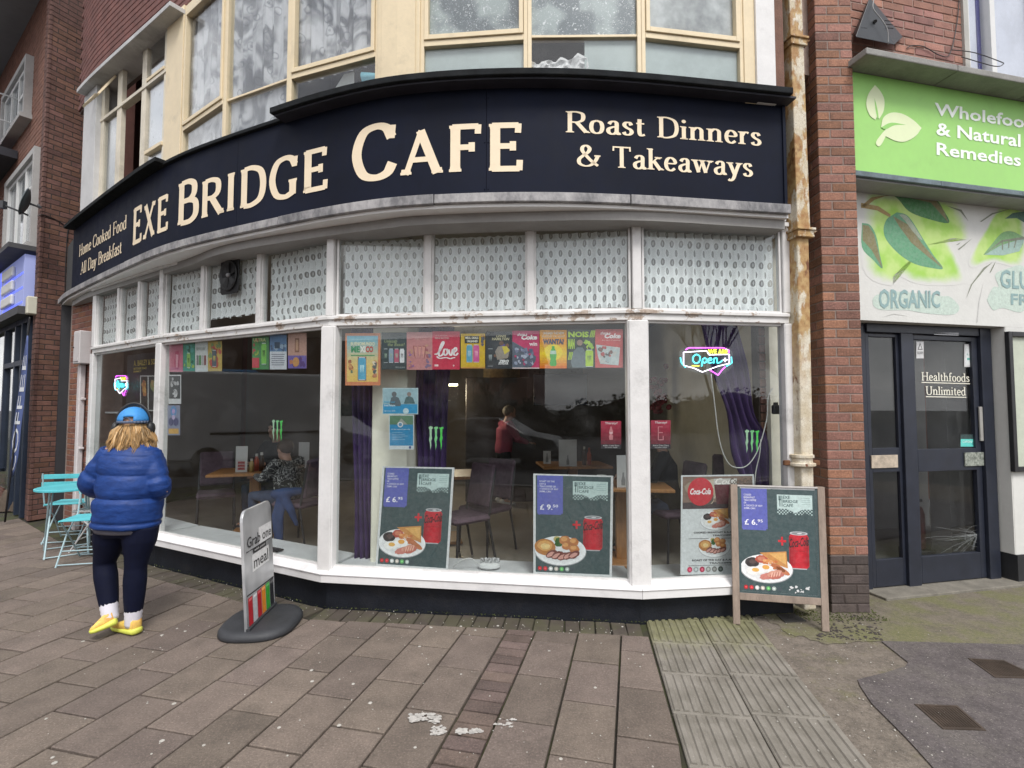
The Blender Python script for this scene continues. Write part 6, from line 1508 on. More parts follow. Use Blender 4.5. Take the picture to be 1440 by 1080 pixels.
p = lp_(235.5, 570, 253, 612, (.22, .24, .34)); p.ell(.5, .8, .25, col=(.08, .25, .50), L=2); p.ell(.5, .8, .12, col=(.45, .3, .55), L=3); p.ell(.3, .45, .2, col=(.05, .05, .15), L=2); p.ell(.7, .45, .2, col=(.05, .05, .15), L=2.4); p.ell(.5, .6, .12, col=(.5, .4, .6), L=3); p.rect(.1, .05, .9, .22, (.62, .35, .06), 2); p.build('sticker', 'purple and blue sticker with an orange strip below the black and white flyer', 'sticker', ink)
# --- blue notices
W = FC[2]
p = poster(W, 538, 545.5, 588, 582.5, (.45, .58, .62), off=-.03); p.rect(.02, .38, .98, .97, (.30, .45, .50)); p.rect(.02, .03, .98, .38, (.03, .27, .50)); p.ell(.33, .76, .07, col=(.12, .13, .14), L=3); p.poly([(.2, .35), (.24, .62), (.33, .70), (.46, .62), (.52, .4), (.5, .3)], (.10, .13, .15), 2.6); p.ell(.75, .76, .06, col=(.25, .2, .18), L=3); p.poly([(.6, .4), (.66, .64), (.75, .7), (.86, .62), (.92, .4)], (.08, .14, .15), 2.6)
p.text('Building your', .05, .42, .36, .50, (.05, .35, .55), 4, .03); p.text('local future', .05, .30, .36, .38, (.6, .75, .8), 4, .03); p.text('call us on 2000', .05, .1, .36, .16, (.6, .75, .8), 4); p.ell(.66, .12, .08, col=(.5, .65, .7), L=4); p.build('notice', 'wide blue recruitment notice with a photo of two people, on the pillar', 'notice', ink)
p = poster(W, 547, 583.5, 582, 632, (.55, .60, .62), off=-.03); p.rect(.03, .11, .97, .98, (.025, .22, .42)); p.rect(.03, .72, .97, .98, (.10, .20, .12), 2); p.poly([(.3, .72), (.5, .9), (.75, .72)], (.3, .32, .28), 3); p.ell(.46, .72, .11, col=(.65, .68, .7), L=4); p.ell(.46, .72, .07, col=(.1, .25, .4), L=5)
p.text('At the heart of your city', .1, .56, .85, .60, (.6, .7, .78), 3, .02)
for k in range(5): p.rect(.12, .48-.05*k, .55+.1*((k*7) % 3), .495-.05*k, (.2, .4, .58), 3)
p.ell(.85, .06, .05, col=(.05, .08, .2), L=3); p.build('notice', 'tall blue notice with a round white crest, under the wide blue one', 'notice', ink)
# --- thirsty stickers
def thirsty(W, x0, y0, x1, y1, label, glass_=False):
    p = poster(W, x0, y0, x1, y1, (.30, .02, .045), off=-.016); p.grad(0, .16, 1, 1, (.12, .01, .02), (.45, .03, .07), 6); p.rect(0, 0, 1, .16, (.03, .025, .03), 1)
    p.text('Thirsty?', .2, .86, .82, .96, (.8, .7, .7), 3, .02)
    if not glass_: p.poly([(.42, .32), (.58, .32), (.60, .45), (.56, .52), (.60, .62), (.55, .72), (.53, .80), (.47, .80), (.45, .72), (.40, .62), (.44, .52), (.40, .45)], (.60, .22, .24), 3); p.rect(.42, .54, .58, .6, (.75, .5, .5), 4)
    else: [p.rect(a, b, c, d, (.62, .25, .28), 3) for a, b, c, d in ((.36, .30, .40, .78), (.36, .30, .64, .33), (.60, .30, .64, .45), (.36, .55, .6, .58), (.36, .76, .6, .78))]
    p.text('Add a Coke Zero', .1, .09, .9, .14, (.75, .72, .72)); p.text('to your meal', .2, .02, .8, .07, (.75, .72, .72)); p.build('sticker', label, 'sticker', ink)
thirsty(FC[2], 845, 592, 873.5, 631, 'red and black sticker with a pink bottle, left of the wide post'); thirsty(FC[3], 915, 591, 943, 631, 'red and black sticker with an outlined glass, right of the wide post', True)
# --- claw logos stuck on the glass
def clawlogo(W, x0, y0, x1, y1, label):
    q = corners(W, x0, y0, x1, y1, -.012); gcol = (.10, .62, .12); mb = MB(); nn = W.n
    P_ = lambda u, v, l=0: q[0]*(1-u)*(1-v)+q[1]*u*(1-v)+q[2]*u*v+q[3]*(1-u)*v+nn*l
    for k, (dx, c) in enumerate(((.02, (.38, .60, .40)), (.36, (.22, .60, .26)), (.70, (.08, .60, .10)))):
        A_ = [(dx, .93), (dx+.12, 1.0-.03*k), (dx+.26, .97), (dx+.30, .90), (dx+.22, .88), (dx+.20, .62), (dx+.24, .5), (dx+.17, .36), (dx+.19, .2), (dx+.12, .0), (dx+.10, .28), (dx+.04, .42), (dx+.09, .6), (dx+.07, .86)]
        mb.add([P_(u, v, .0003*k) for u, v in A_], [tuple(range(len(A_)))], c)
    o = mb.build('claw_sticker', ink); return tag(o, label, 'sticker', 'green claw mark stickers on the glass')
clawlogo(FC[1], 382, 590, 398, 621, 'green claw mark sticker in the left window above the seated diners'); clawlogo(FC[2], 602, 599, 624, 633, 'green claw mark sticker on the middle window before the purple curtain'); clawlogo(FC[3], 1047, 604, 1068, 637, 'green claw mark sticker in the right window over the gathered curtain')

# ================================================================== NEON OPEN SIGNS
def emit(name, c, s=3.0):
    m, n, b = newmat(name); b.inputs['Base Color'].default_value = tuple(c)+(1,); b.inputs['Emission Color'].default_value = tuple(c)+(1,); b.inputs['Emission Strength'].default_value = s; return m
nw, npk, ncy, nye = emit('neon_white', (.95, .85, 1), 1.5), emit('neon_magenta', (.75, .10, .85), 2.0), emit('neon_cyan', (.08, .75, .85), 1.6), emit('neon_yellow', (.9, .85, .05), 1.3)
def neon(W, x0, y0, x1, y1, off, label):
    q = corners(W, x0, y0, x1, y1, off); c = sum(q, Vector())/4; t = thing('neon_sign', label, 'neon sign', c); t['group'] = 'neon open signs'
    kx = 150/80; 
    P_ = lambda u, v, l=.0: q[0]*(1-u)*(1-v)+q[1]*u*(1-v)+q[2]*u*v+q[3]*(1-u)*v+W.n*l
    r = .0043
    def tb(name, lst, m, rr=r, l=.01, closed=False, smooth=False):
        mb = MB(); p = [P_(u, v, l) for u, v in lst]; p = catmull(p, 4) if smooth else p
        if closed: p = p+[p[0]]
        for a, b in zip(p, p[1:]): mb.tube([a, b], rr, 6)
        return mb.build(name, m, t)
    tb('outline_tube', [(.06, .28), (.06, .80), (.5, .86), (.55, .70), (.94, .72), (.94, .36), (.72, .25), (.42, .02), (.25, .18)], nw, closed=True)
    tb('magenta_tube', [(.10, .90), (.16, .98), (.82, .98), (.93, .88), (.93, .78)], npk); tb('magenta_tube', [(.55, .12), (.72, -.10), (.80, .10), (.86, .22)], npk)
    tb('cyan_tube', [(.0, .60), (.02, .38), (.1, .2)], ncy); tb('cyan_tube', [(.98, .62), (.99, .38), (.88, .24)], ncy)
    # OPEN script
    s = lambda L_: tb('letter_tube', L_, ncy, .0048, .016, smooth=True)
    s([(.30, .72), (.24, .62), (.24, .44), (.30, .36), (.36, .46), (.36, .64), (.30, .72)]); s([(.40, .24), (.42, .52), (.47, .56), (.50, .48), (.46, .38), (.42, .42)]); s([(.52, .46), (.59, .50), (.57, .57), (.52, .50), (.54, .38), (.61, .40)]); s([(.63, .36), (.64, .54), (.69, .56), (.70, .38), (.75, .40), (.80, .48)])
    V, F = text_poly('WE ARE', .04); mb = MB(); mb.add([P_(.52+.38*a, .72+.2*b, .017) for a, b in V], F); o = mb.build('lettering', nye, t)
    tb('yellow_tube', [(.22, .27), (.36, .26)], nye); tb('white_cross', [(.82, .50), (.90, .50)], nw); tb('white_cross', [(.86, .42), (.86, .58)], nw)
    mb = MB(); mb.prism([P_(u, v, .0) for u, v in ((-.02, .2), (-.02, .8), (.1, 1.04), (.9, 1.04), (1.02, .8), (1.02, .2), (.75, -.14), (.4, -.05))], W.n*.004); mb.build('clear_backing', glass, t)
    return t
neon(FC[3], 956, 488.5, 1029, 524, -.13, 'neon open sign hanging in the right window, seen face on')
neon(FC[0], 162, 528, 181, 554, -.13, 'neon open sign in the far left window, seen at an angle')
W = FC[3]; wpx = lambda x, y, o=-.12: W.pxpt(x, y, o)
wc = M('white_flex', (.55, .55, .53), .4, .05, 5, 0)
cable('cable', 'white flex looping from the neon sign down and up to the black socket', [wpx(1000, 526), wpx(1004, 560), wpx(1010, 610), wpx(1018, 640), wpx(1030, 656), wpx(1050, 655), wpx(1066, 632), wpx(1078, 590), wpx(1080, 560), wpx(1086, 546)], .0045, wc)
cable('cable', 'white flex hanging down behind the menu poster', [wpx(1070, 618), wpx(1068, 640), wpx(1062, 670), wpx(1060, 720)], .004, wc)
mb = MB(); s_ = wpx(1091, 576, -.12); mb.box(s_, (.055, .05, .075), bev=.008); mb.box(s_+Vector((0, 0, .045)), (.03, .03, .03), bev=.005); tag(mb.build('plug_adapter', blackp), 'black plug adapter on the cream wall by the right window', 'plug')

# ================================================================== MENU POSTERS
def food_plate(p, cu, cv, ru, kind, L=3):
    k = p.W/p.H; E_ = lambda x, y, a, b, c, l, **kw: p.ell(cu+x*ru, cv+y*ru*k, a*ru, b*ru*k, col=c, L=l, **kw)
    E_(0, -.03, 1.02, .56, (.35, .36, .37), L, n=30); E_(0, 0, 1.0, .56, (.78, .79, .79), L+.3, n=30); E_(0, 0, .86, .45, (.70, .71, .71), L+.5, n=30)
    if kind == 'fry':
        E_(-.55, .22, .27, .20, (.035, .028, .028), L+1, wob=.1); E_(-.52, .24, .14, .09, (.09, .06, .055), L+1.2, wob=.3); E_(-.18, .36, .24, .16, (.42, .08, .05), L+1.1, wob=.15); E_(-.18, .38, .15, .09, (.55, .2, .12), L+1.3, wob=.2)
        p.poly([(cu+x*ru, cv+y*ru*k) for x, y in ((-.25, .62), (.78, .72), (.82, .05), (.4, .18))], (.52, .24, .07), L+1.4); p.poly([(cu+x*ru, cv+y*ru*k) for x, y in ((.1, .6), (.74, .66), (.76, .18))], (.66, .38, .12), L+1.6)
        rd = random.Random(4)
        for i in range(22): E_(rd.uniform(-.1, .4), rd.uniform(.02, .34), .07, .05, rd.choice([(.62, .25, .08), (.52, .16, .05), (.7, .35, .14)]), L+2+i*.02)
        for (a, b, c) in ((.45, .06, (.45, .15, .06)), (.62, -.06, (.5, .18, .08))): E_(a, b, .30, .10, c, L+2.6, rot=-.5)
        E_(-.05, .0, .30, .17, (.80, .79, .76), L+2.8, wob=.15); E_(-.46, -.12, .30, .17, (.80, .79, .76), L+2.7, wob=.15); E_(-.02, .05, .14, .09, (.72, .36, .08), L+3.2); E_(-.42, -.08, .14, .08, (.74, .42, .10), L+3.2)
        for (x, y, c) in ((.02, -.30, (.55, .20, .16)), (.38, -.26, (.48, .15, .11)), (.30, -.20, (.62, .30, .22))): E_(x, y, .30, .13, c, L+3.4+x*.2, wob=.25, rot=.3)
        for i in range(4): E_(.2+.1*i, -.24+.02*i, .03, .11, (.72, .42, .32), L+4, rot=-.3)
    else:
        E_(-.60, .12, .42, .32, (.42, .17, .04), L+1, wob=.08); E_(-.60, .17, .30, .20, (.62, .33, .10), L+1.3, wob=.1); E_(-.58, .14, .18, .11, (.72, .52, .22), L+1.5, wob=.2)
        E_(-.08, .30, .14, .18, (.03, .10, .02), L+1.6, wob=.4); E_(-.12, .44, .15, .11, (.45, .38, .14), L+1.4)
        for (x, y, s) in ((.18, .40, .22), (.52, .34, .2), (.55, .08, .2), (.24, .18, .18)): E_(x, y, s, s*.8, (.46, .17, .05), L+1.8, wob=.15); E_(x-.03, y+.05, s*.6, s*.4, (.64, .32, .11), L+2.1, wob=.2)
        for i, x in enumerate((-.35, -.12, .10, .32, .54)): E_(x, -.22+.04*abs(i-2), .24, .13, (.16, .045, .035), L+2.4+i*.2, wob=.15, rot=.5); E_(x-.03, -.24+.04*abs(i-2), .17, .07, (.58, .30, .25), L+2.5+i*.2, wob=.2, rot=.5)
def big_menu(p, price, dec, kind, lines):
    p.rect(0, 0, 1, 1, (.62, .63, .63)); p.rect(.03, .018, .97, .985, (.045, .075, .078), 1.3)
    rd = random.Random(8)
    for i in range(14): a, b = rd.uniform(.05, .7), rd.uniform(.1, .95); p.poly([(a, b), (a+.25, b+.05), (min(.96, a+.3), b+.06), (a+.1, b+.015)], (.058, .09, .092), 1.5+i*.01)
    p.rect(.05, .60, .375, .985, (.10, .115, .40), 2); p.ell(.075, .60, .02, col=(.10, .115, .40), L=2.1); p.rect(.07, .588, .355, .602, (.10, .115, .40), 2.2)
    for i, l in enumerate(lines): p.text(l, .08, .915-.026*i, .08+.022*len(l)*.72, .933-.026*i, (.68, .68, .76), 3, .01)
    p.text('£ '+price+'.', .085, .635, .245, .69, (.82, .82, .86), 3, .015); p.text(dec, .25, .662, .315, .69, (.82, .82, .86), 3, .01)
    q = lambda a, b: p.rect(a, b, a+.01, b+.01, (.5, .6, .58), 2)
    p.rect(.50, .80, .935, .935, (.46, .58, .56), 2); p.text('EXE', .575, .895, .66, .925, (.03, .07, .07), 3, .012); p.text('BRIDGE', .575, .858, .76, .886, (.03, .07, .07), 3, .012); p.text('CAFÉ', .575, .818, .70, .853, (.03, .07, .07), 3, .012)
    p.rect(.53, .82, .540, .925, (.03, .07, .07), 3); p.rect(.520, .885, .526, .925, (.03, .07, .07), 3); p.rect(.544, .885, .550, .925, (.03, .07, .07), 3); p.rect(.522, .88, .548, .892, (.03, .07, .07), 3.2); p.rect(.558, .82, .566, .925, (.03, .07, .07), 3)
    for i in range(4): p.rect(.80, .845+.02*i, .91, .849+.02*i, (.28, .38, .37), 3)
    for i in range(22):
        for j in range(4):
            x = .50+.0198*i; dip = .05*abs(sin((i-3)*.2))
            if (i+j) % 2: p.rect(x, .745+.015*j+.0*dip, x+.0175, .757+.015*j, (.42, .54, .52), 2.2)
    p.poly([(.62, .80), (.72, .765), (.82, .80)], (.46, .58, .56), 2.6); p.poly([(.60, .745), (.68, .77), (.70, .745)], (.045, .075, .078), 2.8); p.poly([(.80, .745), (.84, .775), (.90, .745)], (.045, .075, .078), 2.8)
    # can
    c0, c1, v0, v1 = .635, .875, .255, .585
    p.poly([(c0+.03, v0-.006), (c1-.03, v0-.006), (c1, v0+.02), (c1, v1-.045), (c1-.03, v1-.012), (c0+.03, v1-.012), (c0, v1-.045), (c0, v0+.02)], (.50, .012, .025), 3)
    for i in range(5): p.rect(c0+.004+.02*i, v0+.02, c0+.022+.02*i, v1-.045, tuple(q_*(.55+.1*i) for q_ in (.50, .012, .025)), 3.1)
    for i in range(4): p.rect(c1-.022-.018*i, v0+.02, c1-.005-.018*i, v1-.045, tuple(q_*(.6+.1*i) for q_ in (.50, .012, .025)), 3.1)
    cm = (c0+c1)/2; p.ell(cm, v1-.012, (c1-c0)*.46, .022*p.H/p.W*.0+.018, col=(.5, .51, .53), L=3.4); p.ell(cm, v1-.012, (c1-c0)*.38, .013, col=(.22, .23, .24), L=3.6); p.ell(cm+.01, v1-.012, .03, .006, col=(.6, .6, .62), L=3.8); p.rect(c0+.03, v0-.012, c1-.03, v0-.002, (.4, .4, .42), 3.3)
    p.text('Coca-Cola', c0-.0, .435, c1+.0, .52, (.03, .01, .012), 4, .02, .35, rot=.12); p.text('ZERO SUGAR', c0+.05, .405, c1-.05, .415, (.2, .02, .02), 4)
    p.rect(.50, .485, .60, .505, (.55, .02, .03), 3); p.rect(.538, .455, .562, .535, (.55, .02, .03), 3.2)
    food_plate(p, .345, .235, .325, kind, 4)
    for i, c in enumerate([(.42, .015, .02), (.50, .02, .03), (.62, .62, .6), (.5, .45, .4), (.12, .40, .12), (.4, .45, .42), (.05, .07, .08)]): p.ell(.085+.07*i, .055, .027, col=c, L=3); p.ell(.085+.07*i, .055, .012, col=tuple(min(1, q_*1.7+.06) for q_ in c), L=3.3) if i != 6 else None
    return p
fry = ['COOKED', 'BREAKFAST', 'TEA/COFFEE', 'OR', '+ CHOICE OF ANY', '330ML CAN']; roast = ['ROAST OF THE', 'DAY &', 'TEA/COFFEE OR', '+ CHOICE OF ANY', '330ML CAN']
def leaning(W, cs, o_bot, o_top, **k):
    (bl, br, tr, tl) = cs; return Print(W.pxpt(*bl, o_bot), W.pxpt(*br, o_bot), W.pxpt(*tr, o_top), W.pxpt(*tl, o_top), **k)
W = FC[2]
p = leaning(W, [(528, 795), (630, 802), (639, 657.5), (538, 655.5)], -.045, -.13, bg=(.6, .6, .6), th=.008); big_menu(p, '6', '95', 'fry', fry); p.build('menu_poster', 'breakfast menu poster priced £6.95 leaning inside the left of the middle window', 'poster', ink, 'large menu boards')
p = leaning(W, [(750, 806.5), (860.5, 811), (862.5, 669), (750, 666)], -.045, -.13, bg=(.6, .6, .6), th=.008); big_menu(p, '9', '50', 'roast', roast); p.build('menu_poster', 'roast dinner menu poster priced £9.50 leaning inside the window beside the wide post', 'poster', ink, 'large menu boards')
W = FC[3]
p = leaning(W, [(957, 808.5), (1062, 806), (1060, 667), (958, 668.5)], -.05, -.12, bg=(.62, .64, .64), th=.006)
p.rect(.02, .66, .98, .985, (.20, .13, .10), 1.4); p.blobs(.02, .67, .55, .98, [(.42, .36, .26), (.30, .24, .18), (.10, .07, .06), (.5, .45, .36)], 18, .13, 1.6, 51); p.rect(.02, .655, .98, .72, (.05, .035, .04), 2.8)
p.poly([(.48, .70), (.72, .70), (.76, .93), (.44, .93)], (.10, .02, .03), 4.5); p.rect(.44, .90, .76, .96, (.50, .48, .44), 4.7); p.text('Coca', .46, .90, .74, .965, (.75, .72, .68), 5, .02, .3)
p.ell(.26, .83, .175, col=(.52, .02, .035), L=4.9, n=28); p.text('Coca-Cola', .12, .80, .40, .865, (.85, .8, .8), 5.6, .03, .3); p.text('Coca-Cola', .66, .90, .98, .965, (.12, .09, .07), 5.2, .03, .3)
food_plate(p, .47, .535, .21, 'fry', 2); food_plate(p, .45, .265, .21, 'roast', 2)
p.text('COOKED BREAKFAST & A ANY 330ML CAN', .17, .405, 1.6*.6, .425, (.06, .06, .06), 2, .04); p.text('TEA/COFFEE £6.95', .42, .375, .86, .393, (.06, .06, .06), 2, .04); p.rect(.1, .352, .95, .357, (.1, .1, .1), 2)
p.text('ROAST OF THE DAY & A ANY 330ML CAN', .15, .130, .96, .15, (.06, .06, .06), 2, .04); p.text('TEA/COFFEE £9.50', .38, .10, .86, .118, (.06, .06, .06), 2, .04); p.rect(.1, .086, .95, .09, (.1, .1, .1), 2)
for i, c in enumerate([(.5, .03, .09), (.35, .38, .38), (.42, .02, .07), (.3, .3, .28), (.2, .2, .19), (.05, .07, .06)]): p.ell(.12+.082*i, .05, .034, col=c, L=3); p.ell(.12+.082*i, .05, .016, col=tuple(min(1, q_*1.5+.1) for q_ in c), L=3.3)
p.build('menu_poster', 'white drinks and breakfast poster in the right window behind the A-board', 'poster', ink, 'large menu boards')
# extension lead on the ledge
e1 = FC[2].pxpt(688, 797, -.17); e1.z = SZ[3]+.012; xt = thing('extension_lead', 'white round extension lead with plugs on the window ledge', 'extension lead', e1)
mb = MB(); mb.lathe((e1.x, e1.y, e1.z-.006), [(.085, 0), (.09, .01), (.085, .03), (.06, .038)], 20, sy=.7); mb.build('base', whitep, xt, smooth=False)
mb = MB()
for k in range(5): mb.box((e1.x-.06+.032*k, e1.y+.01*(k % 2), e1.z+.05), (.026, .03, .036), k*.3, bev=.004)
mb.build('plug', M('mixed_plug', (.15, .15, .15), .4, .8, 60, 0, col2=(.5, .5, .5)), xt)
mb = MB(); mb.tube(catmull([(e1.x-.08, e1.y, e1.z+.01), (e1.x-.15, e1.y-.02, e1.z+.07), (e1.x-.24, e1.y-.03, e1.z+.05), (e1.x-.29, e1.y-.02, e1.z-.0)], 6), .005, 6); mb.build('flex', wc, xt, smooth=True)
mb = MB(); s_ = FC[1].pxpt(385, 768, -.12); mb.box((s_.x, s_.y, SZ[1]-.012), (.16, .09, .012), math.atan2(FC[1].t.y, FC[1].t.x), bev=.003); tag(mb.build('floor_vent', blackp), 'small dark vent plate on the ledge of the left window', 'vent')

# ================================================================== A-BOARD
fl, frr = gr(1031, 878), gr(1166, 889); AW = Wall(fl, frr); AW.n = Vector((AW.t.y, -AW.t.x, 0)); ln = AW.len
AB_ = thing('a_board', 'wooden A-board with breakfast offer standing on the ribbed slabs', 'A-board', (fl+frr)/2, 'large menu boards')
oldw = M('weathered_wood', (.30, .235, .19), .8, .25, 5, .4, dirt=.35, stretch=(5, 5, .7))
tl_ = AW.pxpt(1027, 682, -.16); tr_ = AW.pxpt(1159, 684, -.16); H_ = (tl_.z+tr_.z)/2
def apt(u, z, o=0.0):    # leaning front plane
    k = z/H_; wl_ = fl.lerp(Vector((tl_.x, tl_.y, 0)), k); wr_ = frr.lerp(Vector((tr_.x, tr_.y, 0)), k); p = wl_.lerp(wr_, u/ln); n = (AW.n*H_+Vector((0, 0, .16))).normalized(); return Vector((p.x, p.y, z))+n*o
def abar(mb, u0, u1, z0, z1, o0=-.012, o1=.012): return mb.hexa([apt(u0, z0, o1), apt(u1, z0, o1), apt(u1, z0, o0), apt(u0, z0, o0), apt(u0, z1, o1), apt(u1, z1, o1), apt(u1, z1, o0), apt(u0, z1, o0)])
for (a, b) in ((-.0, .048), (ln-.048, ln)): mb = MB(); abar(mb, a, b, 0.004, H_); mb.build('leg', oldw, AB_, bev=.003)
zr0 = .175; mb = MB(); abar(mb, .048, ln-.048, zr0, zr0+.05, -.011, .011); mb.build('bottom_rail', oldw, AB_, bev=.003); mb = MB(); abar(mb, .048, ln-.048, H_-.014, H_-.001, -.011, .0135); mb.build('top_rail', M('pale_edge', (.5, .48, .46), .7, .1, 4, .1), AB_, bev=.002)
p = Print(apt(.048, zr0+.05, .002), apt(ln-.048, zr0+.05, .002), apt(ln-.048, H_-.015, .002), apt(.048, H_-.015, .002), bg=(.05, .07, .07), th=.006)
big_menu(p, '6', '95', 'fry', fry)
rd = random.Random(2)
for i in range(16): a, b = rd.uniform(.62, .86), rd.uniform(.025, .09); p.ell(a, b, rd.uniform(.006, .02), col=(.62, .63, .63), L=6+i*.05, n=7, wob=1)
p.rect(0, 0, .03, 1, (.045, .075, .078), 5.5); p.rect(.97, 0, 1, 1, (.045, .075, .078), 5.5); p.rect(0, 0, 1, .018, (.045, .075, .078), 5.6)
p.mb.build('menu_panel', ink, AB_)
for (a, b) in ((0.0, .045), (ln-.045, ln)):
    mb = MB(); A_ = apt(a, H_, -.02); B_ = apt(b, H_, -.02); bk = -AW.n*.30
    mb.hexa([Vector((A_.x, A_.y, .004))+bk*1.0, Vector((B_.x, B_.y, .004))+bk, Vector((B_.x, B_.y, .004))+bk*1.08, Vector((A_.x, A_.y, .004))+bk*1.08, A_, B_, B_-AW.n*.02, A_-AW.n*.02]); mb.build('rear_leg', oldw, AB_)
mb = MB(); A_ = apt(.05, H_, -.03); B_ = apt(ln-.05, H_, -.03); mb.hexa([Vector((A_.x, A_.y, .25))-AW.n*.21, Vector((B_.x, B_.y, .25))-AW.n*.21, Vector((B_.x, B_.y, .25))-AW.n*.22, Vector((A_.x, A_.y, .25))-AW.n*.22, A_, B_, B_-AW.n*.01, A_-AW.n*.01]); mb.build('rear_panel', M('rear_board', (.05, .05, .05), .7, .2, 4, .1), AB_)

# ================================================================== PAVEMENT SIGN (Grab one with your meal)
b0, b1 = gr(349, 900), gr(386, 862); PG = thing('pavement_sign', 'silver pavement sign reading Grab one with your meal on a black rubber base', 'pavement sign', (b0+b1)/2)
c = (b0+b1)/2; ex1 = gr(308, 895); ex2 = gr(423, 872)
bm2 = M('rubber_base', (.035, .037, .042), .6, .2, 8, .2)
bdir = (b1-b0).normalized(); sd = Vector((bdir.y, -bdir.x, 0)); hl = .36
mb = MB(); Rb = Matrix(((sd.x, bdir.x, 0), (sd.y, bdir.y, 0), (0, 0, 1))); prof = [(.97, 0), (1.0, .012), (.99, .035), (.93, .055), (.80, .062), (.0, .066)]
V = []; n = 40; F = []
for (r, z) in prof:
    for k in range(n):
        a = 2*pi*k/n; sx_, sy_ = abs(cos(a))**.75*(1 if cos(a) >= 0 else -1), abs(sin(a))**.75*(1 if sin(a) >= 0 else -1)
        V.append(c+Rb@Vector((sx_*.262*r, sy_*.298*r, z)))
F = [(i*n+k, i*n+(k+1) % n, (i+1)*n+(k+1) % n, (i+1)*n+k) for i in range(len(prof)-1) for k in range(n)]+[tuple(range(n))[::-1]]
mb.add(V, F); mb.build('base', bm2, PG, smooth=True)
mb = MB(); mb.box(c+Vector((0, 0, .068)), (.03, .50, .03), math.atan2(bdir.y, bdir.x)-pi/2, bev=.004); mb.build('slot', bm2, PG)
Hs = .83; lean = -sd*.055 if sd.x > 0 else sd*.055
q0, q1 = c-bdir*.25+Vector((0, 0, .05)), c+bdir*.25+Vector((0, 0, .05)); up_ = Vector((0, 0, Hs))+lean
mb = MB(); pl2 = []
for (u, v) in [(0, 0), (1, 0)]+[(1-.14*(1-cos(a)), 1-.09+.09*sin(a)) for a in [0, .4, .8, 1.2, pi/2]]+[(.14*(1-cos(a)), .91+.09*sin(a)) for a in [pi/2, 1.2, .8, .4, 0]]: pl2.append(q0.lerp(q1, u)+up_*v)
nrm = (q1-q0).cross(up_).normalized()
if nrm.x < 0: nrm = -nrm
silv, n_, b_ = newmat('brushed_silver_print'); x, y, z, P_ = xyz(n_); f = (nse(n_, P_, 2.2, 3, .5)).step(.35, .65); n_.links.new(mixc(n_, f, (.24, .25, .26), (.60, .61, .62)), b_.inputs['Base Color']); b_.inputs['Roughness'].default_value = .3; b_.inputs['Metallic'].default_value = .25
facing = nrm if nrm.dot(-c) > 0 else -nrm
mb.prism(pl2, -facing*.02); mb.build('panel', silv, PG, bev=.003)
if (q1-q0).cross(up_).dot(facing) < 0: q0, q1 = q1, q0
p = Print(q0+facing*.001, q1+facing*.001, q1+up_+facing*.001, q0+up_+facing*.001, bg=(.5, .5, .5), th=.0004); p.mb = MB()
p.rect(.50, .655, .97, .80, (.80, .80, .80), 1); p.rect(.24, .455, .84, .60, (.80, .80, .80), 1); p.text('Grab one', .10, .675, .95, .765, (.02, .02, .022), 3, .01); p.rect(.06, .645, .9, .652, (.02, .02, .022), 2); p.rect(.28, .605, .74, .648, (.02, .02, .022), 3.5); p.text('with your', .32, .615, .70, .640, (.8, .8, .8), 5, .01); p.text('meal', .29, .475, .80, .575, (.02, .02, .022), 3, .01)
for i, cc in enumerate([(.45, .01, .02), (.50, .51, .53), (.45, .01, .02), (.72, .25, .02), (.04, .36, .04), (.02, .02, .025)]): p.rect(.06+.15*i, .04, .195+.15*i, .27, cc, 2); p.rect(.07+.15*i, .24, .185+.15*i, .262, tuple(min(1, k_*1.3+.12) for k_ in cc), 3)
p.poly([(.03, .29), (.97, .27), (.97, .285), (.03, .30)], (.03, .03, .03), 2)
p.mb.build('print', pmat('poster_print'), PG)

# ---- hand-painted board, menu frame and shelf inside the far left window
W = FC[0]
dkb = M('inner_dark_board', (.018, .017, .017), .5, .2, 4, 0); mb = MB(); a, _ = W.hit(178, 540, -.22); b, _ = W.hit(222, 540, -.22); mb.beam(W, a, b, -.26, -.22, 1.25, TZ0-.02)
ibd = tag(mb.build('name_board', dkb), 'dark board with yellow painted names inside the far left window', 'board')
def wtext(body, x0, y0, x1, y1, dy, m, W, off, parent, label):
    V, F = text_poly(body, .01); c_ = [W.pxpt(x0, y1, off), W.pxpt(x1, y1-dy, off), W.pxpt(x1, y0-dy, off), W.pxpt(x0, y0, off)]; mb = MB()
    mb.add([c_[0]*(1-s)*(1-t)+c_[1]*s*(1-t)+c_[2]*s*t+c_[3]*(1-s)*t for s, t in V], F); o = mb.build('lettering', m, parent); o['label'] = label
ym = M('yellow_lettering', (.75, .58, .12), .5, .05, 5, 0)
wtext('A. BAILEY & SON', 188, 507, 222, 515, 3, ym, W, -.217, ibd, 'yellow lettering A. BAILEY & SON'); wtext('BUTCHERS SINCE', 188, 517, 206, 520, 1, ym, W, -.217, ibd, 'small yellow lettering'); wtext('FAMILY', 188, 521.5, 199, 524, 1, ym, W, -.217, ibd, 'small yellow lettering')
mf = thing('menu_frame_board', 'white framed burger menu hanging inside the far left window', 'menu', W.pxpt(209, 575, -.15))
cs_ = corners(W, 197, 528, 220, 578, -.15); p = Print(*cs_, bg=(.62, .62, .6), th=.01); p.rect(.06, .03, .47, .97, (.03, .025, .02)); p.rect(.54, .03, .96, .97, (.03, .03, .03)); p.blobs(.08, .3, .45, .92, [(.45, .18, .05), (.35, .10, .04), (.6, .32, .1)], 12, .16, 2, 61); p.blobs(.56, .5, .94, .92, [(.25, .28, .1), (.4, .25, .1)], 8, .14, 2, 62); p.mb.build('menu', ink, mf)
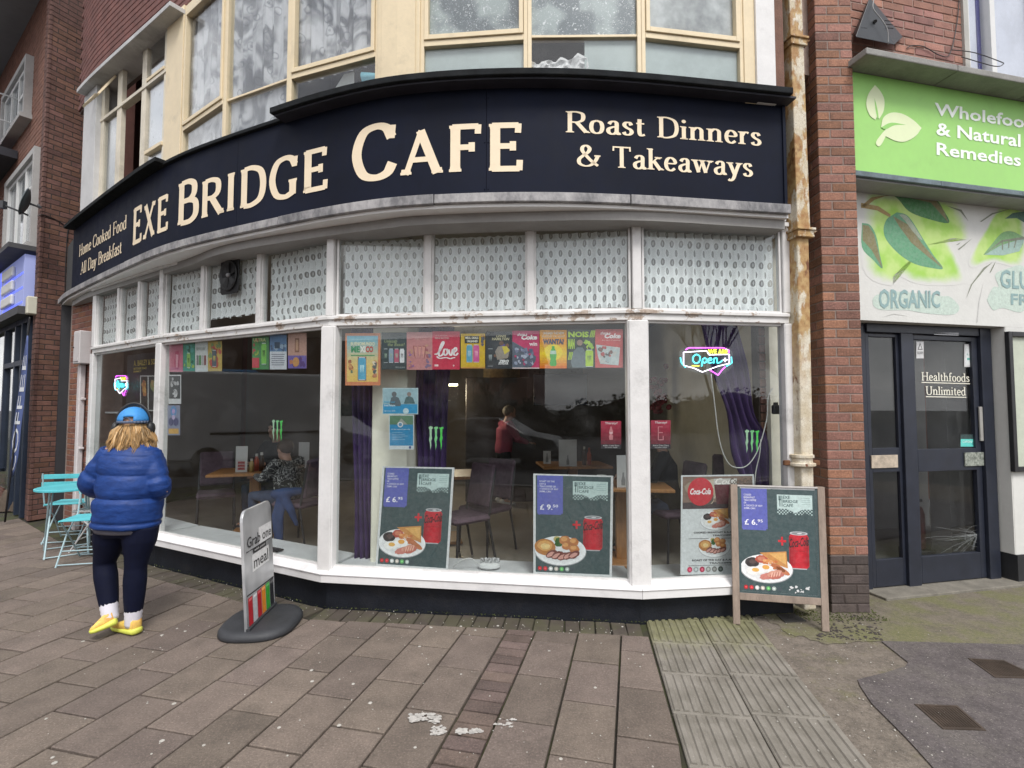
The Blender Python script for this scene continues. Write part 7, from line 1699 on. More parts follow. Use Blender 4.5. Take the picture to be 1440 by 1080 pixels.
mb = MB(); a, z_ = W.hit(143, 579, -.2); b, _ = W.hit(168, 577, -.2); mb.beam(W, a, b, -.5, -.2, z_-.02, z_); mb.beam(W, a+.05, b-.12, -.5, -.46, z_, z_+.42)
tag(mb.build('drinks_shelf', M('shelf_white', (.55, .57, .57), .5, .05, 4, 0)), 'white drinks shelf at the corner of the far left window', 'shelf')
# ================================================================== CAFE INTERIOR
IZ = .10
CI = thing('cafe_interior', 'dim cafe room seen through the bowed windows with a cream pillar', 'room', (0, 7, IZ))
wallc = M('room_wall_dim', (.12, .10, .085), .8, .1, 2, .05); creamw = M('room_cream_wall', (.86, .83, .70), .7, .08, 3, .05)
mb = MB(); fl_ = [(-5.4, 6.9, 0), (-4.9, 6.35, 0)]+[tuple(p+Vector((0, .12, 0)))[:2]+(0,) for p in (P1, P2, P3, P4)]+[(2.62, 4.3, 0), (2.62, 10.6, 0), (-5.6, 10.6, 0)]
mb.prism([Vector((a, b, -.02)) for a, b, _ in fl_], (0, 0, IZ+.02)); mb.build('floor', M('lino_floor', (.26, .235, .20), .35, .2, 2, .03, dirt=.2), CI)
mb = MB(); mb.prism([Vector((a, b, 3.07)) for a, b, _ in fl_], (0, 0, .05)); mb.build('ceiling', M('ceiling_dim', (.26, .24, .21), .8, .05, 2, 0), CI)
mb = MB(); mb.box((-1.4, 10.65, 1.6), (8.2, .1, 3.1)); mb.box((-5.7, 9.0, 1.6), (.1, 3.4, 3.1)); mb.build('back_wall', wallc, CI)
mb = MB(); mb.box((2.57, 7.45, 1.6), (.1, 6.2, 3.1)); mb.box((2.38, 4.42, 1.6), (.34, .08, 3.1)); mb.build('side_wall', creamw, CI)
W = FC[2]; c = W.pxpt(556, 560, -.36); mb = MB(); mb.box((c.x, c.y, 1.6), (.31, .3, 2.98), math.atan2(W.t.y, W.t.x), bev=.01); mb.build('pillar', creamw, CI)
mb = MB(); mb.box((.55, 8.6, 1.1), (2.6, .6, 2.0), 0, bev=.01); mb.build('counter', M('counter_dark', (.05, .04, .035), .5, .2, 3, .05), CI)
mb = MB(); mb.box((-2.6, 10.55, 1.9), (2.2, .1, .9)); mb.box((.9, 10.5, 2.1), (1.1, .08, .7)); mb.build('wall_board', M('menu_board_dark', (.04, .05, .055), .3, .3, 2, 0), CI)
mb = MB(); mb.box((-.2, 9.9, 2.2), (.7, .1, .5)); tag(mb.build('picture', M('amber_picture', (.30, .20, .08), .6, .5, 3, 0)), 'amber framed picture high on the back wall of the cafe', 'picture')
l_ = at(635, 541, 8.4); ll = bpy.data.lights.new('strip_lamp', 'POINT'); ll.energy = 22; ll.color = (1, .84, .6); ll.shadow_soft_size = .15; lo = bpy.data.objects.new('strip_lamp', ll); C.objects.link(lo); lo.location = (l_.x, l_.y-.1, l_.z-.14); mb = MB(); mb.box((l_.x, l_.y, l_.z), (.20, .06, .035), .05, bev=.008); o = mb.build('ceiling_light', emit('tube_light', (1, .86, .55), 6)); tag(o, 'lit strip light glowing at the back of the cafe', 'light')
tv = at(788, 548, 8.1); mb = MB(); mb.box(tuple(tv), (.85, .06, .50), bev=.01); tag(mb.build('television', M('tv_dark', (.012, .018, .04), .15, .1, 3, 0)), 'dark wall television above the counter in the cafe', 'television')
mb = MB(); rd = random.Random(4); f_ = at(925, 560, 5.6)
for i in range(34): q_ = f_+Vector((rd.gauss(0, .06), rd.gauss(0, .04), rd.gauss(0, .12))); mb.ball(q_, (.035, .015, .03), 6, 4, Matrix.Rotation(rd.random()*6, 3, 'Y'))
tag(mb.build('red_bow', M('dark_red_ribbon', (.22, .02, .03), .5, .2, 8, 0), smooth=True), 'dark red ribbon flower decoration in the right window', 'decoration')
# ---- furniture
mauve = M('mauve_fabric', (.13, .085, .11), .9, .25, 20, .2); chf = M('chair_frame_black', (.03, .03, .032), .4, .1, 5, 0)
def cafe_chair(loc, rz, label):
    t = thing('cafe_chair', label, 'chair', (0, 0, 0), 'padded cafe chairs')
    mb = MB(); mb.box((0, 0, .45), (.42, .42, .06), bev=.025); mb.build('seat', mauve, t)
    Rt = Matrix.Rotation(radians(10), 3, 'X'); mb = MB(); mb.box((0, -.235, .74), (.38, .045, .42), Matrix.Rotation(radians(12), 3, 'X').transposed() if False else Matrix.Rotation(radians(9), 3, 'X'), bev=.02); mb.build('backrest', mauve, t)
    for sx in (-1, 1):
        mb = MB(); mb.tube([(sx*.20, .19, 0), (sx*.19, .17, .43)], .012, 6); mb.build('leg', chf, t)
        mb = MB(); mb.tube([(sx*.20, -.27, 0), (sx*.19, -.18, .42), (sx*.19, -.21, .60), (sx*.18, -.27, .92)], .012, 6); mb.build('leg', chf, t)
    t.location = loc; t.rotation_euler = (0, 0, rz); WL[t.name] = Vector(loc); return t
def fl3(px, Y): r = (px-720)/720; return Vector((r*Y*1.0, Y, IZ))
c0_ = cafe_chair(fl3(308, 6.35), radians(-150), 'padded mauve chair left of the wooden table, facing it')
for (px, Y, rz, lb) in ((424, 5.75, 70, 'padded mauve chair with a blue jacket tied on it'), (650, 5.0, 130, 'nearer of the two mauve chairs right of the breakfast poster'), (683, 5.45, 140, 'further of the two mauve chairs beside the person in maroon'), (944, 5.25, 105, 'dark padded chair behind the small sticker in the right window'), (1026, 5.9, 160, 'chair against the wall left of the gathered purple curtain'), (1062, 6.1, 170, 'chair half hidden by the gathered purple curtain'), (560, 6.9, 20, 'chair further back behind the middle window pillar')):
    copy_tree(c0_, fl3(px, Y), radians(rz), lb)
def cafe_table(loc, rz, label, w_=.75, d_=.75):
    t = thing('cafe_table', label, 'table', (0, 0, 0), 'wooden cafe tables'); mb = MB(); mb.box((0, 0, .74), (w_, d_, .032), bev=.006); mb.build('tabletop', woodt, t)
    mb = MB(); mb.box((0, 0, .37), (.11, .11, .70), bev=.006); mb.build('leg', woodt, t); mb = MB(); mb.box((0, 0, .02), (.5, .5, .035), bev=.01); mb.build('foot', woodt, t)
    t.location = loc; t.rotation_euler = (0, 0, rz); WL[t.name] = Vector(loc); return t
T1 = cafe_table(fl3(362, 6.2), .3, 'orange wood table behind the silver pavement sign', .9, .7)
T2 = copy_tree(T1, fl3(618, 5.9), .2, 'orange wood table end just right of the cream pillar')
T3 = copy_tree(T1, fl3(872, 5.1), -.1, 'orange wood table behind the wide white post')
T4 = copy_tree(T1, fl3(805, 6.9), .1, 'orange wood table with bottles and a white card behind the roast poster')
tz = IZ+.757
def card(px, Y, x, label, h=.2, wd=.13, redpic=False):
    p0 = Vector(((px-720)/720*Y, Y, tz)); t = thing('menu_card', label, 'menu card', p0, 'table cards')
    mb = MB(); mb.box(p0+Vector((0, 0, h/2)), (wd, .008, h), x); mb.build('card', M('card_white', (.55, .55, .54), .5, .04, 4, 0), t)
    mb = MB(); n = Matrix.Rotation(x, 3, 'Z')@Vector((0, -.0055, 0))
    if redpic:
        for k in range(3): mb.box(p0+n+Vector((0, 0, .04+.035*k)), (wd*.6, .002, .028), x)
    else:
        mb.lathe(p0+n+Vector((0, -.001, .02)), [(.018, 0), (.018, .05), (.007, .09), (.007, .12)], 8, sy=.05)
    mb.build('card_picture', M('card_red', (.35, .08, .08), .5, .5, 40, 0) if redpic else M('card_grey', (.25, .25, .25), .5, .1, 4, 0), t)
card(342, 6.0, .1, 'tall white card with red pictures on the left table', .30, .13, True); card(429, 6.4, .0, 'white card behind the diner in the patterned top', .32, .13)
card(798, 6.6, .0, 'pale card with bottle outline left of the brown sauce bottle', .34, .23); card(875, 4.85, .1, 'white card close behind the wide white post', .30, .12); card(769, 6.9, .0, 'small card left of the larger pale card', .17, .10)
def bottle(px, Y, label, col, capc, h=.2, r=.028):
    p0 = Vector(((px-720)/720*Y, Y, tz)); t = thing('sauce_bottle', label, 'bottle', p0, 'sauce bottles on the tables')
    mb = MB(); mb.lathe(p0, [(r, 0), (r, h*.6), (r*.5, h*.8), (r*.45, h*.85)], 12); mb.build('bottle', col, t, smooth=True); mb = MB(); mb.lathe(p0+Vector((0, 0, h*.85)), [(r*.55, 0), (r*.5, h*.15)], 10); mb.build('cap', capc, t)
rds, brn, wcap, ylw = M('sauce_red', (.40, .07, .03), .3, .1, 3, 0), M('sauce_brown', (.05, .025, .015), .3, .1, 3, 0), M('cap_white', (.6, .6, .58), .4, .05, 3, 0), M('sauce_yellow', (.45, .33, .12), .3, .1, 3, 0)
bottle(356, 6.05, 'yellow sauce bottle next to the tall white card', ylw, wcap, .15); bottle(363, 6.15, 'red sauce bottle in the middle of the left table', rds, wcap); bottle(370, 6.1, 'tall brown sauce bottle at the right of the left table', brn, wcap, .22)
bottle(821, 6.75, 'brown sauce bottle with white cap right of the pale card', brn, wcap, .24); bottle(828, 6.8, 'red sauce bottle beside the brown one on the far table', rds, rds, .22)
p0 = Vector(((845-720)/720*5.0, 5.0, tz)); mb = MB(); mb.lathe(p0, [(.03, 0), (.045, .01), (.047, .095), (.042, .095), (.04, .015)], 16); mb.tube([p0+Vector((.045, 0, .08)), p0+Vector((.075, 0, .07)), p0+Vector((.07, 0, .035)), p0+Vector((.045, 0, .025))], .006, 6); tag(mb.build('mug', M('mug_white', (.6, .6, .57), .3, .05, 3, 0), smooth=True), 'white mug above the roast dinner poster', 'mug')
# ================================================================== PEOPLE
def hand(mb, w_, d, side, palm):
    """w_: wrist, d: direction of the fingers, palm: palm-normal; five bent fingers"""
    d = d.normalized(); palm = (palm-d*palm.dot(d)).normalized(); s = d.cross(palm)*side
    mb.tube([w_, w_+d*.04, w_+d*.085], [(.026, .018), (.038, .015), (.036, .012)], 8, up=s)
    for k, (o, L_) in enumerate(((-.028, .066), (-.010, .076), (.009, .072), (.026, .056))):
        b = w_+d*.082+s*o; mb.tube([b, b+d*L_*.45, b+d*L_*.8+palm*L_*.22, b+d*L_*.95+palm*L_*.5], [.0092, .0085, .008, .006], 6)
    b = w_+d*.03-s*.034; mb.tube([w_+d*.02-s*.018, b, b+d*.03-s*.012+palm*.01, b+d*.052-s*.008+palm*.022], [.013, .011, .0095, .007], 6)
skin = M('skin', (.46, .27, .20), .55, .08, 9, .05)
def head(mb, c, f, u, s=1.0):
    """c centre, f facing, u up"""
    f = f.normalized(); r = f.cross(u).normalized(); u = r.cross(f).normalized(); R = Matrix((r, f, u)).transposed()
    mb.ball(c+u*.02*s, (.075*s, .092*s, .10*s), 16, 12, R); mb.ball(c+f*.02*s-u*.055*s, (.055*s, .065*s, .062*s), 12, 8, R)
    mb.tube([c+f*.09*s+u*.02*s, c+f*.108*s-u*.02*s, c+f*.09*s-u*.026*s], [.009*s, .014*s, .01*s], 6)
    mb.tube([c+f*.08*s-u*.056*s-r*.02*s, c+f*.088*s-u*.055*s, c+f*.08*s-u*.056*s+r*.02*s], .007*s, 6)
    for q in (-1, 1): mb.ball(c+r*q*.077*s-u*.005, (.008*s, .017*s, .026*s), 8, 6, R)
    return R, r, f, u
def person(label, loc, rz, pose, top, bottom, hairm, shoe, hairkind='short', k=1.0):
    M_ = Matrix.Rotation(rz, 3, 'Z'); T = lambda x, y, z: Vector(loc)+M_@Vector((x, y, z if z < .5 else .5+(z-.5)*k))
    if pose == 'sit': J = dict(hip=(0, 0, .50), ch=(0, .03, .82), nk=(0, .05, 1.05), hd=(0, .09, 1.21), sh=(.17, .04, 1.01), el=(.25, .14, .80), wr=(.12, .40, .80), hp=(.09, .02, .50), kn=(.13, .43, .50), an=(.13, .40, .08), toe=.15)
    elif pose == 'bend': J = dict(hip=(0, 0, .80), ch=(0, .16, 1.05), nk=(0, .28, 1.22), hd=(0, .38, 1.33), sh=(.17, .26, 1.17), el=(.22, .36, .95), wr=(.12, .58, .88), hp=(.09, 0, .80), kn=(.11, .05, .44), an=(.11, -.02, .08), toe=.14)
    elif pose == 'stand': J = dict(hip=(0, 0, .88), ch=(0, .02, 1.18), nk=(0, .05, 1.42), hd=(0, .10, 1.57), sh=(.18, .04, 1.37), el=(.23, .16, 1.12), wr=(.10, .36, 1.04), hp=(.09, 0, .88), kn=(.10, .03, .48), an=(.10, -.03, .08), toe=.14)
    nm = thing('person', label, 'person', Vector(loc))
    g = lambda k, s=1: T(J[k][0]*s, J[k][1], J[k][2])
    F = M_@Vector((0, 1, 0)); RX = M_@Vector((1, 0, 0)); up = Vector((0, 0, 1))
    b = MB(); hc = g('hd'); head(b, hc, F if pose == 'sit' else (F-up*.4), up)
    b.tube([g('nk')-up*.04, g('nk'), hc-up*.04], .052, 10); b.tube([g('hip')-up*.03, g('hip')+up*.1, g('ch'), g('nk')-up*.06], [(.14, .09), (.13, .09), (.15, .10), (.08, .06)], 12, up=RX)
    for s in (-1, 1):
        b.tube([g('nk')-up*.05, g('sh', s), g('el', s), g('wr', s)], [.05, .045, .038, .026], 8); hand(b, g('wr', s), (M_@Vector((-.15*s, 1, -.05))), s, Vector((0, 0, -1)))
        b.tube([g('hp', s), g('kn', s), g('an', s)], [.075, .05, .035], 8); b.tube([g('an', s), g('an', s)+F*J['toe']-up*.03], [.035, .028], 8)
    fuse(b, 'body', skin, nm, .009, 2)
    b = MB(); b.tube([g('hip')-up*.02, g('hip')+up*.05, g('ch')-up*.08, g('ch')+up*.08, g('nk')-up*.06, g('nk')], [(.165, .125), (.175, .13), (.175, .13), (.185, .125), (.12, .085), (.065, .06)], 16, up=RX)
    for s in (-1, 1): b.tube([g('nk')-up*.07, g('sh', s), g('sh', s).lerp(g('el', s), .5), g('el', s), g('el', s).lerp(g('wr', s), .5), g('wr', s)], [.07, .07, .062, .054, .047, .038], 10)
    fuse(b, 'top', top, nm, .013, 3)
    b = MB(); b.tube([g('hip')+up*.07, g('hip')-up*.02, g('hip')-up*.08], [(.15, .11), (.165, .12), (.13, .1)], 14, up=RX)
    for s in (-1, 1): b.tube([g('hp', s), g('hp', s).lerp(g('kn', s), .5), g('kn', s), g('kn', s).lerp(g('an', s), .5), g('an', s)+up*.03], [.092, .08, .065, .056, .045], 10)
    fuse(b, 'trousers', bottom, nm, .013, 3)
    for s in (-1, 1):
        b = MB(); a = g('an', s); b.tube([a+up*.02-F*.04, a-up*.03, a+F*.10-up*.045, a+F*.19-up*.05], [(.04, .04), (.045, .045), (.045, .032), (.035, .024)], 10, up=RX); b.build('shoe', shoe, nm, smooth=True)
    b = MB(); R = Matrix((RX, F, up)).transposed(); 
    b.ball(hc-F*.012+up*.035, (.085, .10, .095), 14, 10, R)
    if hairkind == 'long': b.ball(hc-F*.05-up*.07, (.08, .06, .12), 12, 8, R)
    fuse(b, 'hair', hairm, nm, .009, 1)
    if pose == 'sit' or True:
        for s in (-1, 1): b = MB(); b.ball(hc+F*.083+RX*s*.030+up*.022, .011, 8, 6); b.build('eye', M('eye_dark', (.03, .02, .015), .2, .1, 3, 0), nm)
    return nm
def patt():
    m, n, b = newmat('black_white_pattern'); x, y, z, P = xyz(n); t = nse(n, P, 14, 3, .55, None, 1.6)
    f = ((t-.5).fn('ABSOLUTE')).step(.025, .012); n.links.new(mixc(n, f, (.018, .018, .02), (.55, .55, .53)), b.inputs['Base Color']); b.inputs['Roughness'].default_value = .8; return m
blackc = M('black_clothes', (.016, .016, .018), .85, .2, 6, .1); jeans = M('blue_jeans', (.045, .07, .13), .85, .25, 10, .2); maroon = M('maroon_top', (.26, .035, .07), .85, .15, 7, .1)
dkhair, gyhair = M('dark_hair', (.025, .02, .017), .6, .3, 30, .3), M('grey_hair', (.20, .17, .14), .6, .3, 30, .3)
shoeb = M('dark_trainer', (.03, .03, .04), .5, .3, 10, .1)
person('person in black seated at the far side of the left table, facing the street', fl3(394, 6.9), radians(165), 'sit', blackc, jeans, dkhair, shoeb)
person('person in a black and white patterned top seated at the left table, back turned', fl3(410, 5.85), radians(65), 'sit', patt(), jeans, M('brown_hair', (.06, .032, .018), .6, .3, 30, .3), shoeb, k=.74)
person('person in a maroon top standing deep inside the cafe, turned to the right', fl3(708, 8.0), radians(-70), 'stand', maroon, blackc, gyhair, M('white_trainer', (.5, .5, .5), .5, .1, 4, 0), k=.86)
person('person in dark clothes seated right of the wide white post', fl3(938, 5.35), radians(75), 'sit', blackc, jeans, dkhair, shoeb)
# jacket tied on chair
mb = MB(); j = fl3(404, 5.55); rd = random.Random(6)
mb.tube([j+Vector((-.12, -.05, .58)), j+Vector((.02, -.06, .60)), j+Vector((.2, -.03, .62))], [.05, .06, .04], 8); mb.tube([j+Vector((0, -.07, .60)), j+Vector((-.04, -.08, .36)), j+Vector((-.03, -.06, .08))], [(.05, .03), (.07, .035), (.05, .03)], 8); mb.tube([j+Vector((0, -.07, .60)), j+Vector((.10, -.08, .42)), j+Vector((.16, -.06, .25))], [.05, .045, .02], 8)
tag(fuse(mb, 'jacket', M('blue_jacket', (.03, .06, .16), .8, .25, 9, .2), None, .014, 3), 'blue jacket knotted round the mauve chair back', 'jacket')

# ================================================================== THE WALKER
YW = 3.70
WM = thing('person', 'person in a blue puffer jacket, cap and headphones walking past, back to us', 'person', (-2.75, YW, 0))
yaw = radians(12); RX = Vector((cos(yaw), sin(yaw), 0)); FW = Vector((-sin(yaw), cos(yaw), 0)); up = Vector((0, 0, 1))
hipL, hipR = at(160, 738, YW), at(199, 738, YW); knL, knR = at(147, 792, YW+.04), at(191, 797, YW); anL, anR = at(155, 866, YW-.02), at(187, 874, YW+.02)
hdc = at(188, 597, YW+.02)
leg = lambda a, b, c, k=1.0: ([a, a.lerp(b, .35), a.lerp(b, .75), b, b.lerp(c, .25), b.lerp(c, .55), b.lerp(c, .85), c], [.112*k, .108*k, .080*k, .069*k, .073*k, .066*k, .050*k, .043*k])
b = MB(); cpel = (hipL+hipR)/2+Vector((0, 0, .06)); chs = at(185, 660, YW); nck = at(186, 622, YW+.01)
R_, r_, f_, u_ = head(b, hdc, FW, up); b.tube([nck-up*.04, hdc-up*.03], .05, 10); b.tube([cpel, chs, nck-up*.05], [(.17, .12), (.15, .10), (.08, .06)], 12, up=RX)
for (a_, k_, n_) in ((hipL, knL, anL), (hipR, knR, anR)):
    p_, r__ = leg(a_, k_, n_, .93); b.tube(p_, r__, 12)
LS, LE, LWr = at(152, 636, YW), at(127, 680, YW-.02), at(155, 690, YW+.27)
RS, RE, RWr = at(214, 638, YW+.02), at(230, 688, YW+.0), at(205, 692, YW+.27)
for s, (a_, e_, w_) in ((-1, (LS, LE, LWr)), (1, (RS, RE, RWr))): b.tube([nck-up*.08, a_, e_, w_], [.05, .045, .038, .028], 8); hand(b, w_, (Vector((.4 if s < 0 else -.4, 1, .1))), s, -up)
b.tube([anL, anL.lerp(at(140, 888, YW-.03), .4)], [.036, .026], 8); b.tube([anR, anR.lerp(at(172, 890, YW+.0), .3)], [.036, .026], 8)
fuse(b, 'body', skin, WM, .009, 2)
# leggings
b = MB(); b.tube([cpel+up*.10, cpel+up*.02, cpel-up*.06, cpel-up*.13], [(.14, .10), (.160, .12), (.195, .145), (.16, .12)], 20, up=RX)
for (a_, k_, n_) in ((hipL, knL, anL), (hipR, knR, anR)):
    p_, r__ = leg(a_, k_, n_); p_ = p_[:-1]+[k_.lerp(n_, .80)]; r__ = r__[:-2]+[.060, .057]; p_ = p_[:-2]+[p_[-1]]; r__ = r__[:-2]+[r__[-1]]; b.tube(p_, r__, 16)
fuse(b, 'leggings', M('navy_leggings', (.0035, .0055, .021), .75, .2, 8, .12, spec=.2), WM, .009, 3)
# socks
sock = M('white_sock', (.72, .70, .76), .85, .06, 12, .2)
for (k_, n_) in ((knL, anL), (knR, anR)):
    b = MB(); pts = [k_.lerp(n_, t) for t in (.70, .76, .80, .84, .88, .92, .96, 1.02, 1.08)]; b.tube(pts, [.050, .057, .054, .056, .052, .054, .050, .052, .045], 14); b.build('sock', sock, WM, smooth=True)
# shoes
shy, sho, shs = M('neon_yellow_rubber', (.70, .74, .12), .5, .1, 6, .1), M('orange_mesh', (.85, .42, .12), .6, .2, 12, .1, col2=(.85, .62, .14)), M('dark_outsole', (.04, .045, .05), .6, .1, 4, 0)
def shoe(heel, toe, label, upv):
    d = (toe-heel).normalized(); s = d.cross(upv).normalized(); u = s.cross(d).normalized(); L_ = (toe-heel).length; grp = 'shoe'
    def loft(prof, name, m, par):
        b = MB(); n = 16; V = []
        for (t, w, z0, z1) in prof:
            for k in range(n):
                a = 2*pi*k/n; cx, sz = cos(a), sin(a); sx_ = abs(cx)**.7*(1 if cx > 0 else -1); V.append(heel+d*L_*t+s*w*sx_+u*((z0+z1)/2+(z1-z0)/2*(abs(sz)**.7*(1 if sz > 0 else -1))))
        m_ = len(prof); F_ = [(i*n+k, i*n+(k+1) % n, (i+1)*n+(k+1) % n, (i+1)*n+k) for i in range(m_-1) for k in range(n)]+[tuple(range(n))[::-1], tuple((m_-1)*n+k for k in range(n))]
        b.add(V, F_); return b.build(name, m, par, smooth=True)
    sh = loft([(.02, .018, .035, .085), (.06, .036, .025, .115), (.2, .038, .02, .115), (.38, .038, .02, .098), (.58, .042, .02, .078), (.8, .045, .02, .058), (.95, .034, .02, .045), (1.0, .012, .022, .035)], 'shoe', sho, WM)
    loft([(-.02, .02, .012, .045), (.05, .042, 0, .048), (.25, .043, -.002, .042), (.5, .042, -.002, .036), (.8, .050, 0, .034), (.97, .036, .006, .034), (1.03, .012, .014, .032)], 'sole', shy, sh)
shoe(at(166, 869, YW-.02)-up*.04, at(128, 893, YW-.10), 'l', Vector((-.35, .1, 1)).normalized()); 
_h = gr(194, 893); _t = gr(166, 886); _h.z = _t.z = .004; shoe(_h, _h+(_t-_h).normalized()*.255, 'r', up)
# puffer jacket
cx = at(184, 690, YW)
def jc(z): k = (z-.78)/.6; return Vector((cx.x-.020+.028*k, YW+.012*k, z))
seg = [(.755, .205, .155), (.765, .222, .17), (.785, .226, .172), (.800, .214, .162), (.815, .226, .172), (.85, .244, .186), (.90, .250, .19), (.94, .246, .187), (.962, .232, .175), (.970, .224, .166), (.978, .232, .175), (1.01, .246, .186), (1.055, .248, .187), (1.10, .240, .180), (1.124, .226, .168), (1.132, .219, .160), (1.14, .226, .168), (1.18, .233, .168), (1.23, .226, .158), (1.255, .214, .146), (1.262, .205, .138), (1.27, .21, .14), (1.31, .172, .118), (1.345, .12, .095), (1.37, .092, .085), (1.40, .090, .085), (1.43, .082, .08)]
b = MB(); b.tube([jc(z) for z, _, _ in seg], [(a*(.91 if z > 1.12 else .84 if z > .95 else .86 if z > .84 else .95), c*(1 if z > .84 else 1.06)) for z, a, c in seg], 40, up=RX)
def puffarm(b, S, E_, W_, r0, r1, r2):
    pts = []; rs = []; N = 22
    for i in range(N+1):
        t = i/N; p = S.lerp(E_, t*2) if t < .5 else E_.lerp(W_, (t-.5)*2); r = r0+(r1-r0)*t*2 if t < .5 else r1+(r2-r1)*(t-.5)*2
        d = min(abs(t-q) for q in (.16, .37, .60, .82)); r *= 1-.13*max(0, 1-d/.035)+.02; pts.append(p); rs.append(r)
    p2 = [sum((pts[max(0, min(N, i+k))] for k in (-2, -1, 0, 1, 2)), Vector())/5 for i in range(N+1)]; p2[0] = pts[0]; b.tube(p2, rs, 20)
puffarm(b, LS+Vector((.045, 0, .0)), LE+Vector((.01, 0, 0)), LWr, .090, .095, .06); puffarm(b, RS-Vector((.035, 0, 0)), RE-Vector((.03, 0, 0)), RWr, .088, .085, .058)
def wrinkle(o, loc):
    N_ = [v.normal.copy() for v in o.data.vertices]
    for v, n_ in zip(o.data.vertices, N_):
        p = v.co; k = noise.noise(Vector((p.x*7, p.y*7, p.z*12)))*.006+noise.noise(Vector((p.x*16+p.z*8, p.y*16, p.z*24)))*.0016; v.co = p+n_*k
def nylon():
    m, n, b = newmat('blue_nylon'); x, y, z, P = xyz(n); f = nse(n, P, 11, 4, .6, (1, 1, 2.4), .8)
    n.links.new(mixc(n, f.step(.3, .7), (.007, .032, .150), (.013, .052, .225)), b.inputs['Base Color']); b.inputs['Roughness'].default_value = .55; b.inputs['Specular IOR Level'].default_value = .35
    bump(n, b, nse(n, P, 13, 3, .5, (1, 1, 2.0), .8), .35, .012); return m
fuse(b, 'puffer_jacket', nylon(), WM, .0065, 2, post=wrinkle, fac=.5)
b = MB(); b.tube([jc(.725), jc(.745), jc(.765)], [(.19, .145), (.20, .15), (.19, .14)], 30, up=RX); b.build('grey_hem', M('grey_jersey', (.12, .115, .14), .85, .1, 10, .1), WM, smooth=True)
# hair: layered wavy locks
hm, n_, b_ = newmat('blonde_hair'); a_ = n_.nodes.new('ShaderNodeAttribute'); a_.attribute_name = 'col'; n_.links.new(a_.outputs['Color'], b_.inputs['Base Color']); b_.inputs['Roughness'].default_value = .45; b_.inputs['Specular IOR Level'].default_value = .35
rd = random.Random(21); b = MB(); Rh = Matrix((RX, FW, up)).transposed()
b.ball(hdc-up*.085-FW*.025, (.098, .080, .105), 16, 10, Rh, col=(.30, .17, .065))
for lk in range(90):
    th0 = rd.uniform(-2.0, 2.0); ln0 = rd.uniform(.15, .245)*(1-.10*abs(th0)); ph = rd.random()*6; ph2 = rd.random()*6; am = rd.uniform(.007, .018); fr_ = rd.uniform(6, 11); kk = rd.uniform(.5, 1.2)
    spread = rd.uniform(.004, .040)+.018*abs(sin(th0)); l0 = rd.random()
    for i in range(17):
        th = th0+rd.gauss(0, .10); ln_ = ln0*rd.uniform(.88, 1.06); r0 = .080; lay_ = min(1, max(0, l0+rd.gauss(0, .2)))
        base = hdc+up*(.02-.012*abs(th))+RX*sin(th)*r0-FW*cos(th)*r0; outw = (RX*sin(th)-FW*cos(th)); tipd = (th0-th)*.06; pts = []
        for j in range(13):
            t = j/12; flare = (t**1.25)*(1-.35*max(0, t-.65)/.35)
            pts.append(base-up*ln_*t+outw*(.008+.022*lay_+spread*flare*1.3)*min(1, t*3)+(RX*cos(th0)+FW*sin(th0))*tipd*t*1.5+(RX*cos(th0)+FW*sin(th0))*sin(t*fr_+ph)*am*t+outw*sin(t*fr_*.9+ph2)*am*.8*t)
        k_ = kk*rd.uniform(.8, 1.2); c_ = (min(1, .50*k_), .30*k_, .125*k_) if (lk+i) % 4 else (.60*k_, .42*k_, .23*k_)
        w0 = rd.uniform(.0014, .0042); b.tube(pts, [(w0, w0*.4)]*9+[(w0*.85, w0*.4), (w0*.6, w0*.3), (w0*.35, w0*.2), (w0*.12, w0*.1)], 5, col=c_)
b.build('hair', hm, WM, smooth=True)
# cap
capm = M('blue_cap', (.045, .26, .62), .6, .12, 9, .15); capg = M('cap_grey', (.10, .13, .20), .7, .15, 9, .1)
b = MB(); n = 28; V = []; cc = hdc+up*.028; rows = 9; rr = (.097, .112, .105)
for j in range(rows+1):
    ph = pi/2*j/rows
    for k in range(n):
        a = 2*pi*k/n; V.append(cc+Rh@Vector((rr[0]*cos(ph)*cos(a), rr[1]*cos(ph)*sin(a), rr[2]*sin(ph)-.004)))
F_ = [(j*n+k, j*n+(k+1) % n, (j+1)*n+(k+1) % n, (j+1)*n+k) for j in range(rows) for k in range(n) if not (j < 2 and (k in (20, 21, 22)))]
b.add(V, F_); o = b.build('cap', capm, WM, smooth=True); s = o.modifiers.new('s', 'SOLIDIFY'); s.thickness = .004
b = MB(); 
for k in range(n):
    a, a2 = 2*pi*k/n, 2*pi*(k+1)/n; q = lambda a, z, f: cc+Rh@Vector((rr[0]*f*cos(a), rr[1]*f*sin(a), z))
    b.hexa([q(a, -.018, 1.015), q(a2, -.018, 1.015), q(a2, -.018, .99), q(a, -.018, .99), q(a, .0, 1.015), q(a2, .0, 1.015), q(a2, .0, .99), q(a, .0, .99)])
b.build('cap_band', capg, o, smooth=True)
b = MB(); pk = []
for k in range(9): a = radians(25+130*k/8); pk.append((a, rr))
V = [cc+Rh@Vector((rr[0]*cos(a), rr[1]*sin(a), -.008)) for a, _ in pk]+[cc+Rh@Vector((rr[0]*1.0*cos(a), rr[1]*sin(a)+.075*sin(a), -.022)) for a, _ in pk]
b.add(V, [(i, i+1, 9+i+1, 9+i) for i in range(8)]); p_ = b.build('peak', capm, o); s = p_.modifiers.new('s', 'SOLIDIFY'); s.thickness = .004
b = MB(); b.tube([cc+Rh@Vector((.028*cos(t), -.109+.01*sin(t), -.01+.034*sin(t))) for t in [pi*k/8 for k in range(9)]], .003, 6); b.build('cap_opening_trim', capg, o)
